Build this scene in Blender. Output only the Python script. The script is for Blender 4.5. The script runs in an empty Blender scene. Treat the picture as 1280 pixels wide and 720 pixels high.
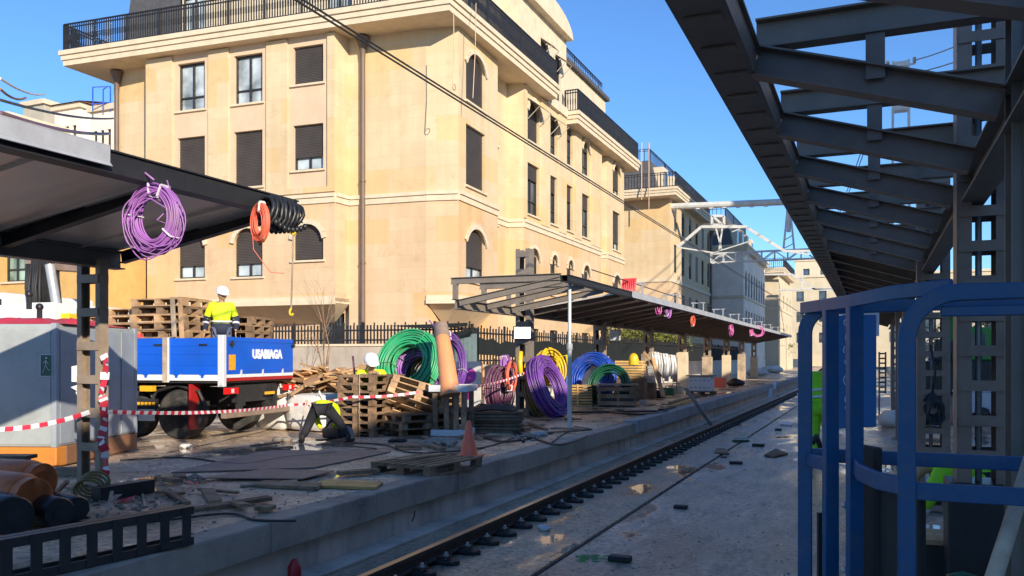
import bpy, bmesh, math, random
from mathutils import Vector, Matrix
R = math.radians
random.seed(11)
sc = bpy.context.scene
COL = sc.collection
F = 1050.0
CT, ST = math.cos(R(23.2)), math.sin(R(23.2))
CAMZ = 2.0

def at_depth(px, py, d):
    r = (px-640)/F
    return Vector((d*(-ST+r*CT), d*(CT+r*ST), CAMZ+(447-py)/F*d))
def on_z(px, py, z=0.0):
    return at_depth(px, py, (CAMZ-z)*F/(py-447))
def on_x(px, py, X):
    r = (px-640)/F
    return at_depth(px, py, X/(-ST+r*CT))
def on_y(px, py, Y):
    r = (px-640)/F
    return at_depth(px, py, Y/(CT+r*ST))
PZ = 0.59      # platform top

# ---------------------------------------------------------------- objects
def tag(o, label, cat=None, group=None, kind=None):
    if label: o['label'] = label
    if cat: o['category'] = cat
    if group: o['group'] = group
    if kind: o['kind'] = kind
    return o
def thing(name, label, cat, loc=(0, 0, 0), rz=0.0, group=None):
    o = bpy.data.objects.new(name, None); COL.objects.link(o)
    o.empty_display_size = 0.2
    o.location = loc; o.rotation_euler = (0, 0, rz)
    return tag(o, label, cat, group)
def kids(o): return [c for c in bpy.data.objects if c.parent == o]
def dup(root, loc=None, rot=None, label=None, group=None, scale=None):
    r = root.copy(); COL.objects.link(r)
    if loc is not None: r.location = loc
    if rot is not None: r.rotation_euler = rot
    if scale is not None: r.scale = (scale, scale, scale) if not hasattr(scale, '__len__') else scale
    if label: r['label'] = label
    if group: r['group'] = group
    for c in kids(root):
        d = c.copy(); COL.objects.link(d); d.parent = r
        for g in kids(c):
            e = g.copy(); COL.objects.link(e); e.parent = d
    return r
def origin(o):
    v = Vector((0, 0, 0))
    while o is not None:
        v += o.location; o = o.parent
    return v

class MB:
    def __init__(s): s.v = []; s.f = []
    def add(s, vs, fs):
        b = len(s.v); s.v += [tuple(v) for v in vs]; s.f += [tuple(b+i for i in f) for f in fs]
        return s
    def quad(s, a, b, c, d): return s.add([a, b, c, d], [(0, 1, 2, 3)])
    def box(s, a, b, m=None):
        x0, x1 = sorted((a[0], b[0])); y0, y1 = sorted((a[1], b[1])); z0, z1 = sorted((a[2], b[2]))
        vs = [Vector(p) for p in ((x0,y0,z0),(x1,y0,z0),(x1,y1,z0),(x0,y1,z0),(x0,y0,z1),(x1,y0,z1),(x1,y1,z1),(x0,y1,z1))]
        if m is not None: vs = [m @ v for v in vs]
        return s.add(vs, [(0,3,2,1),(4,5,6,7),(0,1,5,4),(1,2,6,5),(2,3,7,6),(3,0,4,7)])
    def cbox(s, c, sz, m=None):
        h = [q/2 for q in sz]
        return s.box((c[0]-h[0], c[1]-h[1], c[2]-h[2]), (c[0]+h[0], c[1]+h[1], c[2]+h[2]), m)
    def beam(s, p0, p1, w, h, up=(0, 0, 1)):
        p0, p1 = Vector(p0), Vector(p1); d = p1-p0; L = d.length; d.normalize()
        u = Vector(up)
        if abs(d.dot(u)) > .98: u = Vector((1, 0, 0))
        x = d.cross(u).normalized(); z = x.cross(d).normalized()
        m = Matrix((( x.x, d.x, z.x, p0.x), (x.y, d.y, z.y, p0.y), (x.z, d.z, z.z, p0.z), (0, 0, 0, 1)))
        return s.box((-w/2, 0, -h/2), (w/2, L, h/2), m)
    def ibeam(s, p0, p1, w, h, t=.012, up=(0, 0, 1)):
        p0, p1 = Vector(p0), Vector(p1); d = (p1-p0).normalized(); u = Vector(up)
        if abs(d.dot(u)) > .98: u = Vector((1, 0, 0))
        x = d.cross(u).normalized(); z = x.cross(d).normalized()
        s.beam(p0, p1, t, h-2*t-.002, up)
        s.beam(p0+z*(h/2-t/2), p1+z*(h/2-t/2), w, t, up); s.beam(p0-z*(h/2-t/2), p1-z*(h/2-t/2), w, t, up)
        return s
    def tube(s, pts, r, n=8, closed=False, cap=True):
        pts = [Vector(p) for p in pts]; N = len(pts)
        rs = r if hasattr(r, '__len__') else [r]*N
        vs = []; prev = None
        for i, p in enumerate(pts):
            if closed: t = pts[(i+1) % N]-pts[i-1]
            else: t = pts[min(i+1, N-1)]-pts[max(i-1, 0)]
            if t.length < 1e-9: t = Vector((0, 0, 1))
            t.normalize()
            if prev is None:
                a = Vector((0, 0, 1)) if abs(t.z) < .9 else Vector((1, 0, 0))
                u = t.cross(a).normalized()
            else:
                u = prev-t*prev.dot(t)
                u = u.normalized() if u.length > 1e-6 else t.orthogonal().normalized()
            prev = u; w = t.cross(u)
            for k in range(n):
                an = 2*math.pi*k/n
                vs.append(p+(u*math.cos(an)+w*math.sin(an))*rs[i])
        fs = []
        for i in range(N if closed else N-1):
            j = (i+1) % N
            for k in range(n):
                l = (k+1) % n
                fs.append((i*n+k, i*n+l, j*n+l, j*n+k))
        if cap and not closed:
            fs.append(tuple(range(n-1, -1, -1))); fs.append(tuple((N-1)*n+k for k in range(n)))
        return s.add(vs, fs)
    def cyl(s, p0, p1, r, n=16, r1=None): return s.tube([p0, p1], [r, r if r1 is None else r1], n)
    def lathe(s, prof, n=24, m=None):
        vs = []; fs = []
        for (r, z) in prof:
            for k in range(n):
                a = 2*math.pi*k/n; v = Vector((r*math.cos(a), r*math.sin(a), z))
                vs.append(m @ v if m is not None else v)
        for i in range(len(prof)-1):
            for k in range(n):
                l = (k+1) % n; fs.append((i*n+k, i*n+l, (i+1)*n+l, (i+1)*n+k))
        fs.append(tuple(range(n-1, -1, -1))); fs.append(tuple((len(prof)-1)*n+k for k in range(n)))
        return s.add(vs, fs)
    def prism(s, poly, z0, z1):
        n = len(poly)
        vs = [(p[0], p[1], z0) for p in poly]+[(p[0], p[1], z1) for p in poly]
        fs = [tuple(range(n-1, -1, -1)), tuple(range(n, 2*n))]+[(i, (i+1) % n, n+(i+1) % n, n+i) for i in range(n)]
        return s.add(vs, fs)
    def slab(s, poly3, thick):
        """polygon in 3D, thickened along its normal"""
        p = [Vector(q) for q in poly3]; n = len(p)
        nr = Vector((0, 0, 0))
        for i in range(n): nr += p[i].cross(p[(i+1) % n])
        nr.normalize()
        vs = p+[q-nr*thick for q in p]
        fs = [tuple(range(n)), tuple(range(2*n-1, n-1, -1))]+[(i, n+i, n+(i+1) % n, (i+1) % n) for i in range(n)]
        return s.add(vs, fs)
    def ell(s, c, r, m=None, nu=14, nv=9):
        vs = []; fs = []
        c = Vector(c)
        for j in range(1, nv):
            ph = math.pi*j/nv
            for i in range(nu):
                th = 2*math.pi*i/nu
                v = Vector((r[0]*math.sin(ph)*math.cos(th), r[1]*math.sin(ph)*math.sin(th), r[2]*math.cos(ph)))
                if m is not None: v = m @ v
                vs.append(c+v)
        top = Vector((0, 0, r[2])); bot = Vector((0, 0, -r[2]))
        if m is not None: top = m @ top; bot = m @ bot
        vs += [c+top, c+bot]; T = len(vs)-2; B = len(vs)-1
        for j in range(nv-2):
            for i in range(nu):
                k = (i+1) % nu; fs.append((j*nu+i, (j+1)*nu+i, (j+1)*nu+k, j*nu+k))
        for i in range(nu):
            k = (i+1) % nu; fs.append((T, i, k)); fs.append((B, (nv-2)*nu+k, (nv-2)*nu+i))
        return s.add(vs, fs)
    def rock(s, c, r, seed=0):
        rr = random.Random(seed); b = len(s.v); s.ell(c, r, nu=8, nv=5)
        for i in range(b, len(s.v)):
            v = Vector(s.v[i])-Vector(c); s.v[i] = tuple(Vector(c)+v*rr.uniform(.75, 1.15))
        return s
    def build(s, name, mat, parent=None, smooth=False, bevel=0.0, local=False):
        me = bpy.data.meshes.new(name)
        off = Vector((0, 0, 0)) if (parent is None or local) else origin(parent)
        me.from_pydata([(v[0]-off.x, v[1]-off.y, v[2]-off.z) for v in s.v], [], s.f)
        me.update()
        o = bpy.data.objects.new(name, me); COL.objects.link(o)
        if mat is not None: me.materials.append(mat)
        if parent is not None: o.parent = parent
        if smooth is True:
            for p in me.polygons: p.use_smooth = True
        elif smooth:
            for p in me.polygons: p.use_smooth = True
            try: me.set_sharp_from_angle(angle=R(smooth))
            except Exception: pass
        if bevel > 0:
            b = o.modifiers.new('Bevel', 'BEVEL'); b.width = bevel; b.segments = 2; b.limit_method = 'ANGLE'
        return o

def skin_mesh(name, verts, edges, radii, subdiv=2, root=0):
    me = bpy.data.meshes.new(name); me.from_pydata([tuple(v) for v in verts], edges, [])
    o = bpy.data.objects.new(name, me); COL.objects.link(o)
    m = o.modifiers.new('Skin', 'SKIN'); m.use_smooth_shade = True
    sv = me.skin_vertices[0].data
    for i, r in enumerate(radii):
        sv[i].radius = (r, r) if not hasattr(r, '__len__') else r
        sv[i].use_root = (i == root)
    if subdiv:
        ss = o.modifiers.new('Sub', 'SUBSURF'); ss.levels = subdiv; ss.render_levels = subdiv
    dg = bpy.context.evaluated_depsgraph_get(); dg.update()
    ev = o.evaluated_get(dg); em = ev.to_mesh()
    vs = [tuple(v.co) for v in em.vertices]; fs = [tuple(p.vertices) for p in em.polygons]
    ev.to_mesh_clear(); bpy.data.objects.remove(o); bpy.data.meshes.remove(me)
    return vs, fs

def text_mb(txt, size, ext, origin_m, bold=0.0, align='CENTER', shear=0.0):
    cu = bpy.data.curves.new('lettering', 'FONT'); cu.body = txt; cu.size = size; cu.extrude = ext; cu.offset = bold
    cu.align_x = align; cu.align_y = 'CENTER'; cu.shear = shear; cu.resolution_u = 3
    o = bpy.data.objects.new('lettering', cu); COL.objects.link(o)
    dg = bpy.context.evaluated_depsgraph_get(); dg.update()
    em = o.evaluated_get(dg).to_mesh()
    mb = MB().add([origin_m @ v.co for v in em.vertices], [tuple(p.vertices) for p in em.polygons])
    o.evaluated_get(dg).to_mesh_clear(); bpy.data.objects.remove(o); bpy.data.curves.remove(cu)
    return mb

# ---------------------------------------------------------------- materials
def newmat(name):
    m = bpy.data.materials.new(name); m.use_nodes = True
    nt = m.node_tree; b = nt.nodes['Principled BSDF']
    return m, nt, b
def node(nt, t, **kw):
    n = nt.nodes.new(t)
    for k, v in kw.items():
        if k in n.inputs: n.inputs[k].default_value = v
        else: setattr(n, k, v)
    return n
def ramp(nt, stops):
    n = nt.nodes.new('ShaderNodeValToRGB'); cr = n.color_ramp
    while len(cr.elements) < len(stops): cr.elements.new(.5)
    for e, (p, c) in zip(cr.elements, stops):
        e.position = p; e.color = (c[0], c[1], c[2], 1) if hasattr(c, '__len__') else (c, c, c, 1)
    return n
def M(name, col, rough=.6, metal=0.0, var=.18, vs=3.0, bump=0.0, bs=25.0, stretch=(1, 1, 1), dirt=None, dirt_amt=.35, dirt_s=1.3, obj=False, rv=.12, spec=.5, streak=False):
    m, nt, b = newmat(name); L = nt.links.new
    tc = node(nt, 'ShaderNodeTexCoord')
    mp = node(nt, 'ShaderNodeMapping'); mp.inputs['Scale'].default_value = stretch
    if obj: L(tc.outputs['Object'], mp.inputs['Vector'])
    else:
        g = node(nt, 'ShaderNodeNewGeometry'); L(g.outputs['Position'], mp.inputs['Vector'])
    n1 = node(nt, 'ShaderNodeTexNoise', Scale=vs, Detail=6.0, Roughness=.65); L(mp.outputs[0], n1.inputs['Vector'])
    c0 = [max(0, c*(1-var)) for c in col]; c1 = [min(1, c*(1+var)) for c in col]
    rp = ramp(nt, [(.3, c0), (.7, c1)]); L(n1.outputs['Fac'], rp.inputs['Fac'])
    out = rp.outputs['Color']
    if dirt is not None:
        n2 = node(nt, 'ShaderNodeTexNoise', Scale=dirt_s, Detail=8.0, Roughness=.7)
        if streak:
            mp2 = node(nt, 'ShaderNodeMapping'); mp2.inputs['Scale'].default_value = (1, 1, .12)
            L(mp.outputs[0], mp2.inputs['Vector']); L(mp2.outputs[0], n2.inputs['Vector'])
        else: L(mp.outputs[0], n2.inputs['Vector'])
        r2 = ramp(nt, [(.48, 0.0), (.68, dirt_amt)]); L(n2.outputs['Fac'], r2.inputs['Fac'])
        mx = node(nt, 'ShaderNodeMixRGB'); mx.inputs[2].default_value = (*dirt, 1)
        L(r2.outputs['Color'], mx.inputs[0]); L(out, mx.inputs[1]); out = mx.outputs[0]
    L(out, b.inputs['Base Color'])
    b.inputs['Metallic'].default_value = metal
    b.inputs['Specular IOR Level'].default_value = spec
    if rv > 0:
        mr = node(nt, 'ShaderNodeMapRange'); mr.inputs['To Min'].default_value = max(.03, rough-rv); mr.inputs['To Max'].default_value = min(1, rough+rv)
        L(n1.outputs['Fac'], mr.inputs['Value']); L(mr.outputs[0], b.inputs['Roughness'])
    else: b.inputs['Roughness'].default_value = rough
    if bump > 0:
        n3 = node(nt, 'ShaderNodeTexNoise', Scale=bs, Detail=5.0); L(mp.outputs[0], n3.inputs['Vector'])
        bp = node(nt, 'ShaderNodeBump', Strength=bump, Distance=.02); L(n3.outputs['Fac'], bp.inputs['Height']); L(bp.outputs[0], b.inputs['Normal'])
    return m

def stone_mat(name, ca, cb, mortar, bw=.95, bh=.42, ms=.005, patch=(.55, .38, .22), pamt=.25, low=(1, 1, 1)):
    m, nt, b = newmat(name); L = nt.links.new
    g = node(nt, 'ShaderNodeNewGeometry'); sx = node(nt, 'ShaderNodeSeparateXYZ'); L(g.outputs['Position'], sx.inputs[0])
    ad = node(nt, 'ShaderNodeMath', operation='ADD'); L(sx.outputs[0], ad.inputs[0]); L(sx.outputs[1], ad.inputs[1])
    cx = node(nt, 'ShaderNodeCombineXYZ'); L(ad.outputs[0], cx.inputs[0]); L(sx.outputs[2], cx.inputs[1])
    br = node(nt, 'ShaderNodeTexBrick'); br.inputs['Scale'].default_value = 1.0
    br.inputs['Brick Width'].default_value = bw; br.inputs['Row Height'].default_value = bh
    br.inputs['Mortar Size'].default_value = ms; br.inputs['Mortar Smooth'].default_value = .3; br.inputs['Bias'].default_value = -.1
    br.inputs['Color1'].default_value = (*ca, 1); br.inputs['Color2'].default_value = (*cb, 1); br.inputs['Mortar'].default_value = (*mortar, 1)
    L(cx.outputs[0], br.inputs['Vector'])
    # patches of differently quarried blocks (block-shaped, larger courses)
    br2 = node(nt, 'ShaderNodeTexBrick'); br2.inputs['Scale'].default_value = 1.0
    br2.inputs['Brick Width'].default_value = bw*2; br2.inputs['Row Height'].default_value = bh*2; br2.inputs['Mortar Size'].default_value = 0.0
    br2.inputs['Color1'].default_value = (0, 0, 0, 1); br2.inputs['Color2'].default_value = (1, 1, 1, 1); br2.inputs['Mortar'].default_value = (0, 0, 0, 1)
    L(cx.outputs[0], br2.inputs['Vector'])
    rp = ramp(nt, [(.66, 0.0), (.86, pamt)]); L(br2.outputs['Color'], rp.inputs['Fac'])
    mx = node(nt, 'ShaderNodeMixRGB'); mx.inputs[2].default_value = (*patch, 1)
    L(rp.outputs['Color'], mx.inputs[0]); L(br.outputs['Color'], mx.inputs[1])
    ns = node(nt, 'ShaderNodeTexNoise', Scale=.5, Detail=7.0, Roughness=.7); L(g.outputs['Position'], ns.inputs['Vector'])
    r3 = ramp(nt, [(.3, (.93, .90, .87)), (.65, (1.05, 1.05, 1.05))]); L(ns.outputs['Fac'], r3.inputs['Fac'])
    mu = node(nt, 'ShaderNodeMixRGB', blend_type='MULTIPLY'); mu.inputs[0].default_value = 1.0
    L(mx.outputs[0], mu.inputs[1]); L(r3.outputs['Color'], mu.inputs[2])
    # vertical rain streaks
    mp = node(nt, 'ShaderNodeMapping'); mp.inputs['Scale'].default_value = (2.2, 2.2, .16); L(g.outputs['Position'], mp.inputs['Vector'])
    n2 = node(nt, 'ShaderNodeTexNoise', Scale=1.2, Detail=6.0); L(mp.outputs[0], n2.inputs['Vector'])
    r4 = ramp(nt, [(.42, (.90, .87, .83)), (.58, (1, 1, 1))]); L(n2.outputs['Fac'], r4.inputs['Fac'])
    m2 = node(nt, 'ShaderNodeMixRGB', blend_type='MULTIPLY'); m2.inputs[0].default_value = .45
    L(mu.outputs[0], m2.inputs[1]); L(r4.outputs['Color'], m2.inputs[2])
    # the stone courses below the first string course are cut from a pinker bed; damp tide marks and grime blotches
    gt = node(nt, 'ShaderNodeMath', operation='LESS_THAN'); gt.inputs[1].default_value = 7.3; L(sx.outputs[2], gt.inputs[0])
    m3 = node(nt, 'ShaderNodeMixRGB', blend_type='MULTIPLY'); m3.inputs[2].default_value = (*low, 1); L(gt.outputs[0], m3.inputs[0]); L(m2.outputs[0], m3.inputs[1])
    n9 = node(nt, 'ShaderNodeTexNoise', Scale=1.7, Detail=9.0, Roughness=.75, Distortion=.6); L(g.outputs['Position'], n9.inputs['Vector'])
    r9 = ramp(nt, [(.54, (1, 1, 1)), (.72, (.80, .74, .68))]); L(n9.outputs['Fac'], r9.inputs['Fac'])
    m4 = node(nt, 'ShaderNodeMixRGB', blend_type='MULTIPLY'); m4.inputs[0].default_value = .7; L(m3.outputs[0], m4.inputs[1]); L(r9.outputs['Color'], m4.inputs[2])
    L(m4.outputs[0], b.inputs['Base Color']); b.inputs['Roughness'].default_value = .75
    n3 = node(nt, 'ShaderNodeTexNoise', Scale=18.0, Detail=5.0); L(g.outputs['Position'], n3.inputs['Vector'])
    bp = node(nt, 'ShaderNodeBump', Strength=.25, Distance=.01); L(n3.outputs['Fac'], bp.inputs['Height']); L(bp.outputs[0], b.inputs['Normal'])
    return m

def wet_mat(name, dry, wet, tint, scale=.35, thr=(.45, .6), stretch=(1, 1, 1), puddle=.64, bump=.5, gritty=True):
    """worn concrete: dry light patches, dark damp patches and shallow flat puddles"""
    m, nt, b = newmat(name); L = nt.links.new
    g = node(nt, 'ShaderNodeNewGeometry'); mp = node(nt, 'ShaderNodeMapping'); mp.inputs['Scale'].default_value = stretch
    L(g.outputs['Position'], mp.inputs['Vector'])
    n1 = node(nt, 'ShaderNodeTexNoise', Scale=scale, Detail=9.0, Roughness=.68, Distortion=.4); L(mp.outputs[0], n1.inputs['Vector'])
    r1 = ramp(nt, [(thr[0], dry), (thr[1], wet)]); L(n1.outputs['Fac'], r1.inputs['Fac'])
    n2 = node(nt, 'ShaderNodeTexNoise', Scale=2.7, Detail=10.0, Roughness=.75); L(mp.outputs[0], n2.inputs['Vector'])
    r2 = ramp(nt, [(.33, (.50, .48, .46)), (.5, (1, 1, 1)), (.70, (1.35, 1.28, 1.18))]); L(n2.outputs['Fac'], r2.inputs['Fac'])
    mu = node(nt, 'ShaderNodeMixRGB', blend_type='MULTIPLY'); mu.inputs[0].default_value = 1.0
    L(r1.outputs['Color'], mu.inputs[1]); L(r2.outputs['Color'], mu.inputs[2])
    n5 = node(nt, 'ShaderNodeTexNoise', Scale=.8, Detail=6.0, Roughness=.6); L(g.outputs['Position'], n5.inputs['Vector'])
    r5 = ramp(nt, [(.5, 0.0), (.7, .45)]); L(n5.outputs['Fac'], r5.inputs['Fac'])
    mt = node(nt, 'ShaderNodeMixRGB'); mt.inputs[2].default_value = (*tint, 1)
    L(r5.outputs['Color'], mt.inputs[0]); L(mu.outputs[0], mt.inputs[1])
    out = mt.outputs[0]
    n8 = node(nt, 'ShaderNodeTexNoise', Scale=15.0, Detail=8.0, Roughness=.8); L(g.outputs['Position'], n8.inputs['Vector'])
    r8 = ramp(nt, [(.36, (.34, .33, .32)), (.5, (1, 1, 1)), (.64, (1.55, 1.5, 1.45))]); L(n8.outputs['Fac'], r8.inputs['Fac'])
    m8 = node(nt, 'ShaderNodeMixRGB', blend_type='MULTIPLY'); m8.inputs[0].default_value = .9; L(out, m8.inputs[1]); L(r8.outputs['Color'], m8.inputs[2]); out = m8.outputs[0]
    if gritty:
        vo = node(nt, 'ShaderNodeTexVoronoi', Scale=26.0); L(g.outputs['Position'], vo.inputs['Vector'])
        r6 = ramp(nt, [(.08, .30), (.26, 1.0)]); L(vo.outputs['Distance'], r6.inputs['Fac'])
        m6 = node(nt, 'ShaderNodeMixRGB', blend_type='MULTIPLY'); L(n2.outputs['Fac'], m6.inputs[0]); L(out, m6.inputs[1]); L(r6.outputs['Color'], m6.inputs[2])
        out = m6.outputs[0]
    L(out, b.inputs['Base Color'])
    b.inputs['Specular IOR Level'].default_value = .35
    # puddles: low roughness, no bump
    n4 = node(nt, 'ShaderNodeTexNoise', Scale=scale*1.5, Detail=5.0, Roughness=.55); 
    mp4 = node(nt, 'ShaderNodeMapping'); mp4.inputs['Location'].default_value = (7.3, 2.1, 0); mp4.inputs['Scale'].default_value = stretch
    L(g.outputs['Position'], mp4.inputs['Vector']); L(mp4.outputs[0], n4.inputs['Vector'])
    p = ramp(nt, [(puddle-.03, 0.0), (puddle+.02, 1.0)]); L(n4.outputs['Fac'], p.inputs['Fac'])
    ro = ramp(nt, [(thr[0], .62), (thr[1]+.03, .20)]); L(n1.outputs['Fac'], ro.inputs['Fac'])
    rm = node(nt, 'ShaderNodeMixRGB'); rm.inputs[2].default_value = (.04, .04, .04, 1)
    L(p.outputs['Color'], rm.inputs[0]); L(ro.outputs['Color'], rm.inputs[1]); L(rm.outputs[0], b.inputs['Roughness'])
    inv = node(nt, 'ShaderNodeMath', operation='SUBTRACT'); inv.inputs[0].default_value = 1.0; L(p.outputs['Color'], inv.inputs[1])
    st = node(nt, 'ShaderNodeMath', operation='MULTIPLY'); st.inputs[1].default_value = bump; L(inv.outputs[0], st.inputs[0])
    n7 = node(nt, 'ShaderNodeTexNoise', Scale=16.0, Detail=9.0, Roughness=.8); L(g.outputs['Position'], n7.inputs['Vector'])
    bp = node(nt, 'ShaderNodeBump', Distance=.03); L(st.outputs[0], bp.inputs['Strength']); L(n7.outputs['Fac'], bp.inputs['Height']); L(bp.outputs[0], b.inputs['Normal'])
    return m

def wood_mat(name, a, b_, grain=(22, 22, 1.4), rough=.75):
    m, nt, b = newmat(name); L = nt.links.new
    tc = node(nt, 'ShaderNodeTexCoord'); oi = node(nt, 'ShaderNodeObjectInfo')
    ad = node(nt, 'ShaderNodeVectorMath', operation='ADD'); L(tc.outputs['Object'], ad.inputs[0])
    sc_ = node(nt, 'ShaderNodeVectorMath', operation='SCALE'); sc_.inputs[3].default_value = 1.0; L(oi.outputs['Location'], sc_.inputs[0]); L(sc_.outputs[0], ad.inputs[1])
    n1 = node(nt, 'ShaderNodeTexNoise', Scale=9.0, Detail=7.0, Roughness=.65); L(ad.outputs[0], n1.inputs['Vector'])
    r = ramp(nt, [(.3, a), (.7, b_)]); L(n1.outputs['Fac'], r.inputs['Fac'])
    n2 = node(nt, 'ShaderNodeTexNoise', Scale=1.6, Detail=4.0); L(ad.outputs[0], n2.inputs['Vector'])
    r2 = ramp(nt, [(.35, (.6, .58, .56)), (.62, (1.15, 1.12, 1.08))]); L(n2.outputs['Fac'], r2.inputs['Fac'])
    mu = node(nt, 'ShaderNodeMixRGB', blend_type='MULTIPLY'); mu.inputs[0].default_value = 1
    L(r.outputs['Color'], mu.inputs[1]); L(r2.outputs['Color'], mu.inputs[2])
    hs = node(nt, 'ShaderNodeHueSaturation'); mr = node(nt, 'ShaderNodeMapRange'); mr.inputs['To Min'].default_value = .75; mr.inputs['To Max'].default_value = 1.3
    L(oi.outputs['Random'], mr.inputs['Value']); L(mr.outputs[0], hs.inputs['Value']); L(mu.outputs[0], hs.inputs['Color'])
    L(hs.outputs[0], b.inputs['Base Color']); b.inputs['Roughness'].default_value = rough
    bp = node(nt, 'ShaderNodeBump', Strength=.3, Distance=.008); L(n1.outputs['Fac'], bp.inputs['Height']); L(bp.outputs[0], b.inputs['Normal'])
    return m
def glass_mat(name, col=(.03, .04, .05), rough=.06):
    m, nt, b = newmat(name)
    b.inputs['Base Color'].default_value = (*col, 1); b.inputs['Roughness'].default_value = rough; b.inputs['Specular IOR Level'].default_value = .8
    n = node(nt, 'ShaderNodeTexNoise', Scale=1.1, Detail=3.0); g = node(nt, 'ShaderNodeNewGeometry'); nt.links.new(g.outputs['Position'], n.inputs['Vector'])
    r = ramp(nt, [(.35, [c*.5 for c in col]), (.65, [min(1, c*1.8) for c in col])]); nt.links.new(n.outputs['Fac'], r.inputs['Fac']); nt.links.new(r.outputs[0], b.inputs['Base Color'])
    return m
def emit_mat(name, col, st):
    m, nt, b = newmat(name); b.inputs['Base Color'].default_value = (*col, 1)
    b.inputs['Emission Color'].default_value = (*col, 1); b.inputs['Emission Strength'].default_value = st
    return m

K = {}
K['stone'] = stone_mat('warm_limestone', (.635, .49, .30), (.68, .535, .335), (.55, .42, .265), patch=(.68, .46, .20), pamt=.62, low=(1.0, .93, .93))
K['stone_panel'] = M('pinkish_limestone', (.64, .47, .31), .75, var=.07, vs=1.4, bump=.15)
K['stone_trim'] = M('pale_limestone', (.68, .56, .39), .7, var=.08, vs=2.2, bump=.15, dirt=(.36, .27, .18), dirt_amt=.25, dirt_s=2.0)
K['stone_grey'] = stone_mat('grey_limestone', (.50, .42, .33), (.55, .46, .37), (.38, .31, .25), patch=(.46, .37, .28), pamt=.25)
K['soffit'] = M('soffit_plaster', (.58, .49, .36), .8, var=.06)
K['slate'] = M('slate_roof', (.085, .08, .08), .7, var=.25, vs=5)
K['iron'] = M('black_iron', (.018, .018, .02), .5, var=.3)
K['frame'] = M('dark_window_frame', (.03, .028, .027), .45, var=.2)
K['shutter'] = M('dark_brown_shutter', (.075, .064, .06), .5, var=.15, vs=2)
K['glass'] = glass_mat('window_glass', (.05, .065, .08))
K['curtain_glass'] = glass_mat('curtained_window_glass', (.32, .36, .37), .12)
K['pipe'] = M('brown_downpipe', (.15, .10, .07), .5, var=.2)
K['ochre'] = M('ochre_render', (.60, .36, .12), .8, var=.1, bump=.1)
K['cream_far'] = M('cream_render', (.60, .50, .34), .85, var=.12, vs=.5)
K['beige_far'] = M('beige_render', (.48, .42, .33), .85, var=.15, vs=.6)
K['grey_far'] = M('grey_render', (.86, .72, .58), .85, var=.15, vs=.5)
K['tile'] = M('terracotta_roof', (.32, .13, .07), .8, var=.25, vs=4)
K['platform'] = wet_mat('worn_wet_concrete', (.80, .60, .42), (.48, .35, .245), (.58, .41, .27), .42, (.42, .56), (1, .8, 1), .575, .8)
K['track'] = wet_mat('track_slab_concrete', (.70, .53, .40), (.33, .255, .195), (.42, .32, .23), .3, (.40, .54), (1.3, .45, 1), .575, .6)
K['mudslab'] = wet_mat('muddy_track_slab', (.58, .45, .32), (.34, .265, .19), (.36, .28, .19), .5, (.4, .6), (1.2, .5, 1), .585, .4)
K['lip'] = M('platform_edge_concrete', (.44, .355, .28), .75, var=.22, vs=2.2, bump=.35, dirt=(.07, .065, .06), dirt_amt=.7, dirt_s=1.1)
K['lip_new'] = M('new_edge_concrete', (.36, .36, .355), .75, var=.14, vs=2.2, bump=.25, dirt=(.15, .14, .13), dirt_amt=.5)
K['face'] = M('platform_face_concrete', (.60, .50, .42), .7, var=.15, vs=1.5, bump=.2, dirt=(.13, .12, .11), dirt_amt=.6, dirt_s=1.6, streak=True)
K['tanwall'] = M('tan_plastered_wall', (.44, .375, .30), .85, var=.14, vs=1.2, bump=.2, dirt=(.24, .19, .15), dirt_amt=.5, dirt_s=1.5, streak=True)
K['street'] = M('street_asphalt', (.10, .095, .09), .85, var=.2)
K['rail_top'] = M('worn_rail_steel', (.30, .27, .25), .4, 1.0, var=.15)
K['rail'] = M('rusty_rail_steel', (.075, .05, .038), .7, .2, var=.35, vs=9, bump=.2)
K['rubber'] = M('black_rubber', (.022, .021, .021), .6, var=.3)
K['blackpl'] = M('black_plastic', (.018, .018, .02), .4, var=.3)
K['steel_brown'] = M('brownish_grey_painted_steel', (.32, .245, .18), .5, var=.14, vs=5, dirt=(.10, .065, .04), dirt_amt=.4, dirt_s=3)
K['steel_dark'] = M('dark_grey_painted_steel', (.26, .182, .135), .5, var=.18, vs=4, dirt=(.08, .055, .04), dirt_amt=.3, dirt_s=3)
K['steel_sunlit_tan'] = M('sunlit_tan_painted_steel', (.215, .18, .145), .5, var=.12, vs=5, dirt=(.14, .09, .06), dirt_amt=.3, dirt_s=3)  # tan steel with its sunlit look put into the base colour
K['roof_sheet'] = M('grey_roof_sheet', (.74, .64, .55), .36, .35, var=.12, vs=2, stretch=(1, 3, 1))
K['fascia'] = M('light_grey_fascia', (.42, .43, .46), .42, .1, var=.12, vs=4, dirt=(.2, .19, .19), dirt_amt=.35)
K['galv'] = M('galvanised_steel', (.46, .46, .45), .45, .4, var=.12, vs=6)
K['white_steel'] = M('white_painted_steel', (.62, .61, .57), .5, var=.08, dirt=(.35, .3, .24), dirt_amt=.4)
K['wire'] = M('dark_cable', (.03, .028, .028), .5, var=.1)
K['wire_copper'] = M('copper_cable', (.25, .16, .11), .45, .3, var=.1)  # lighter copper-brown cable colour
K['pallet'] = wood_mat('old_pallet_wood', (.16, .10, .058), (.36, .235, .14))
K['pallet_new'] = wood_mat('fresh_pallet_wood', (.36, .215, .11), (.55, .36, .20))
K['pallet_dark'] = wood_mat('dark_damp_pallet_wood', (.10, .067, .045), (.24, .16, .10))
K['scrap'] = wood_mat('scrap_timber', (.36, .20, .09), (.60, .38, .19))
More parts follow.
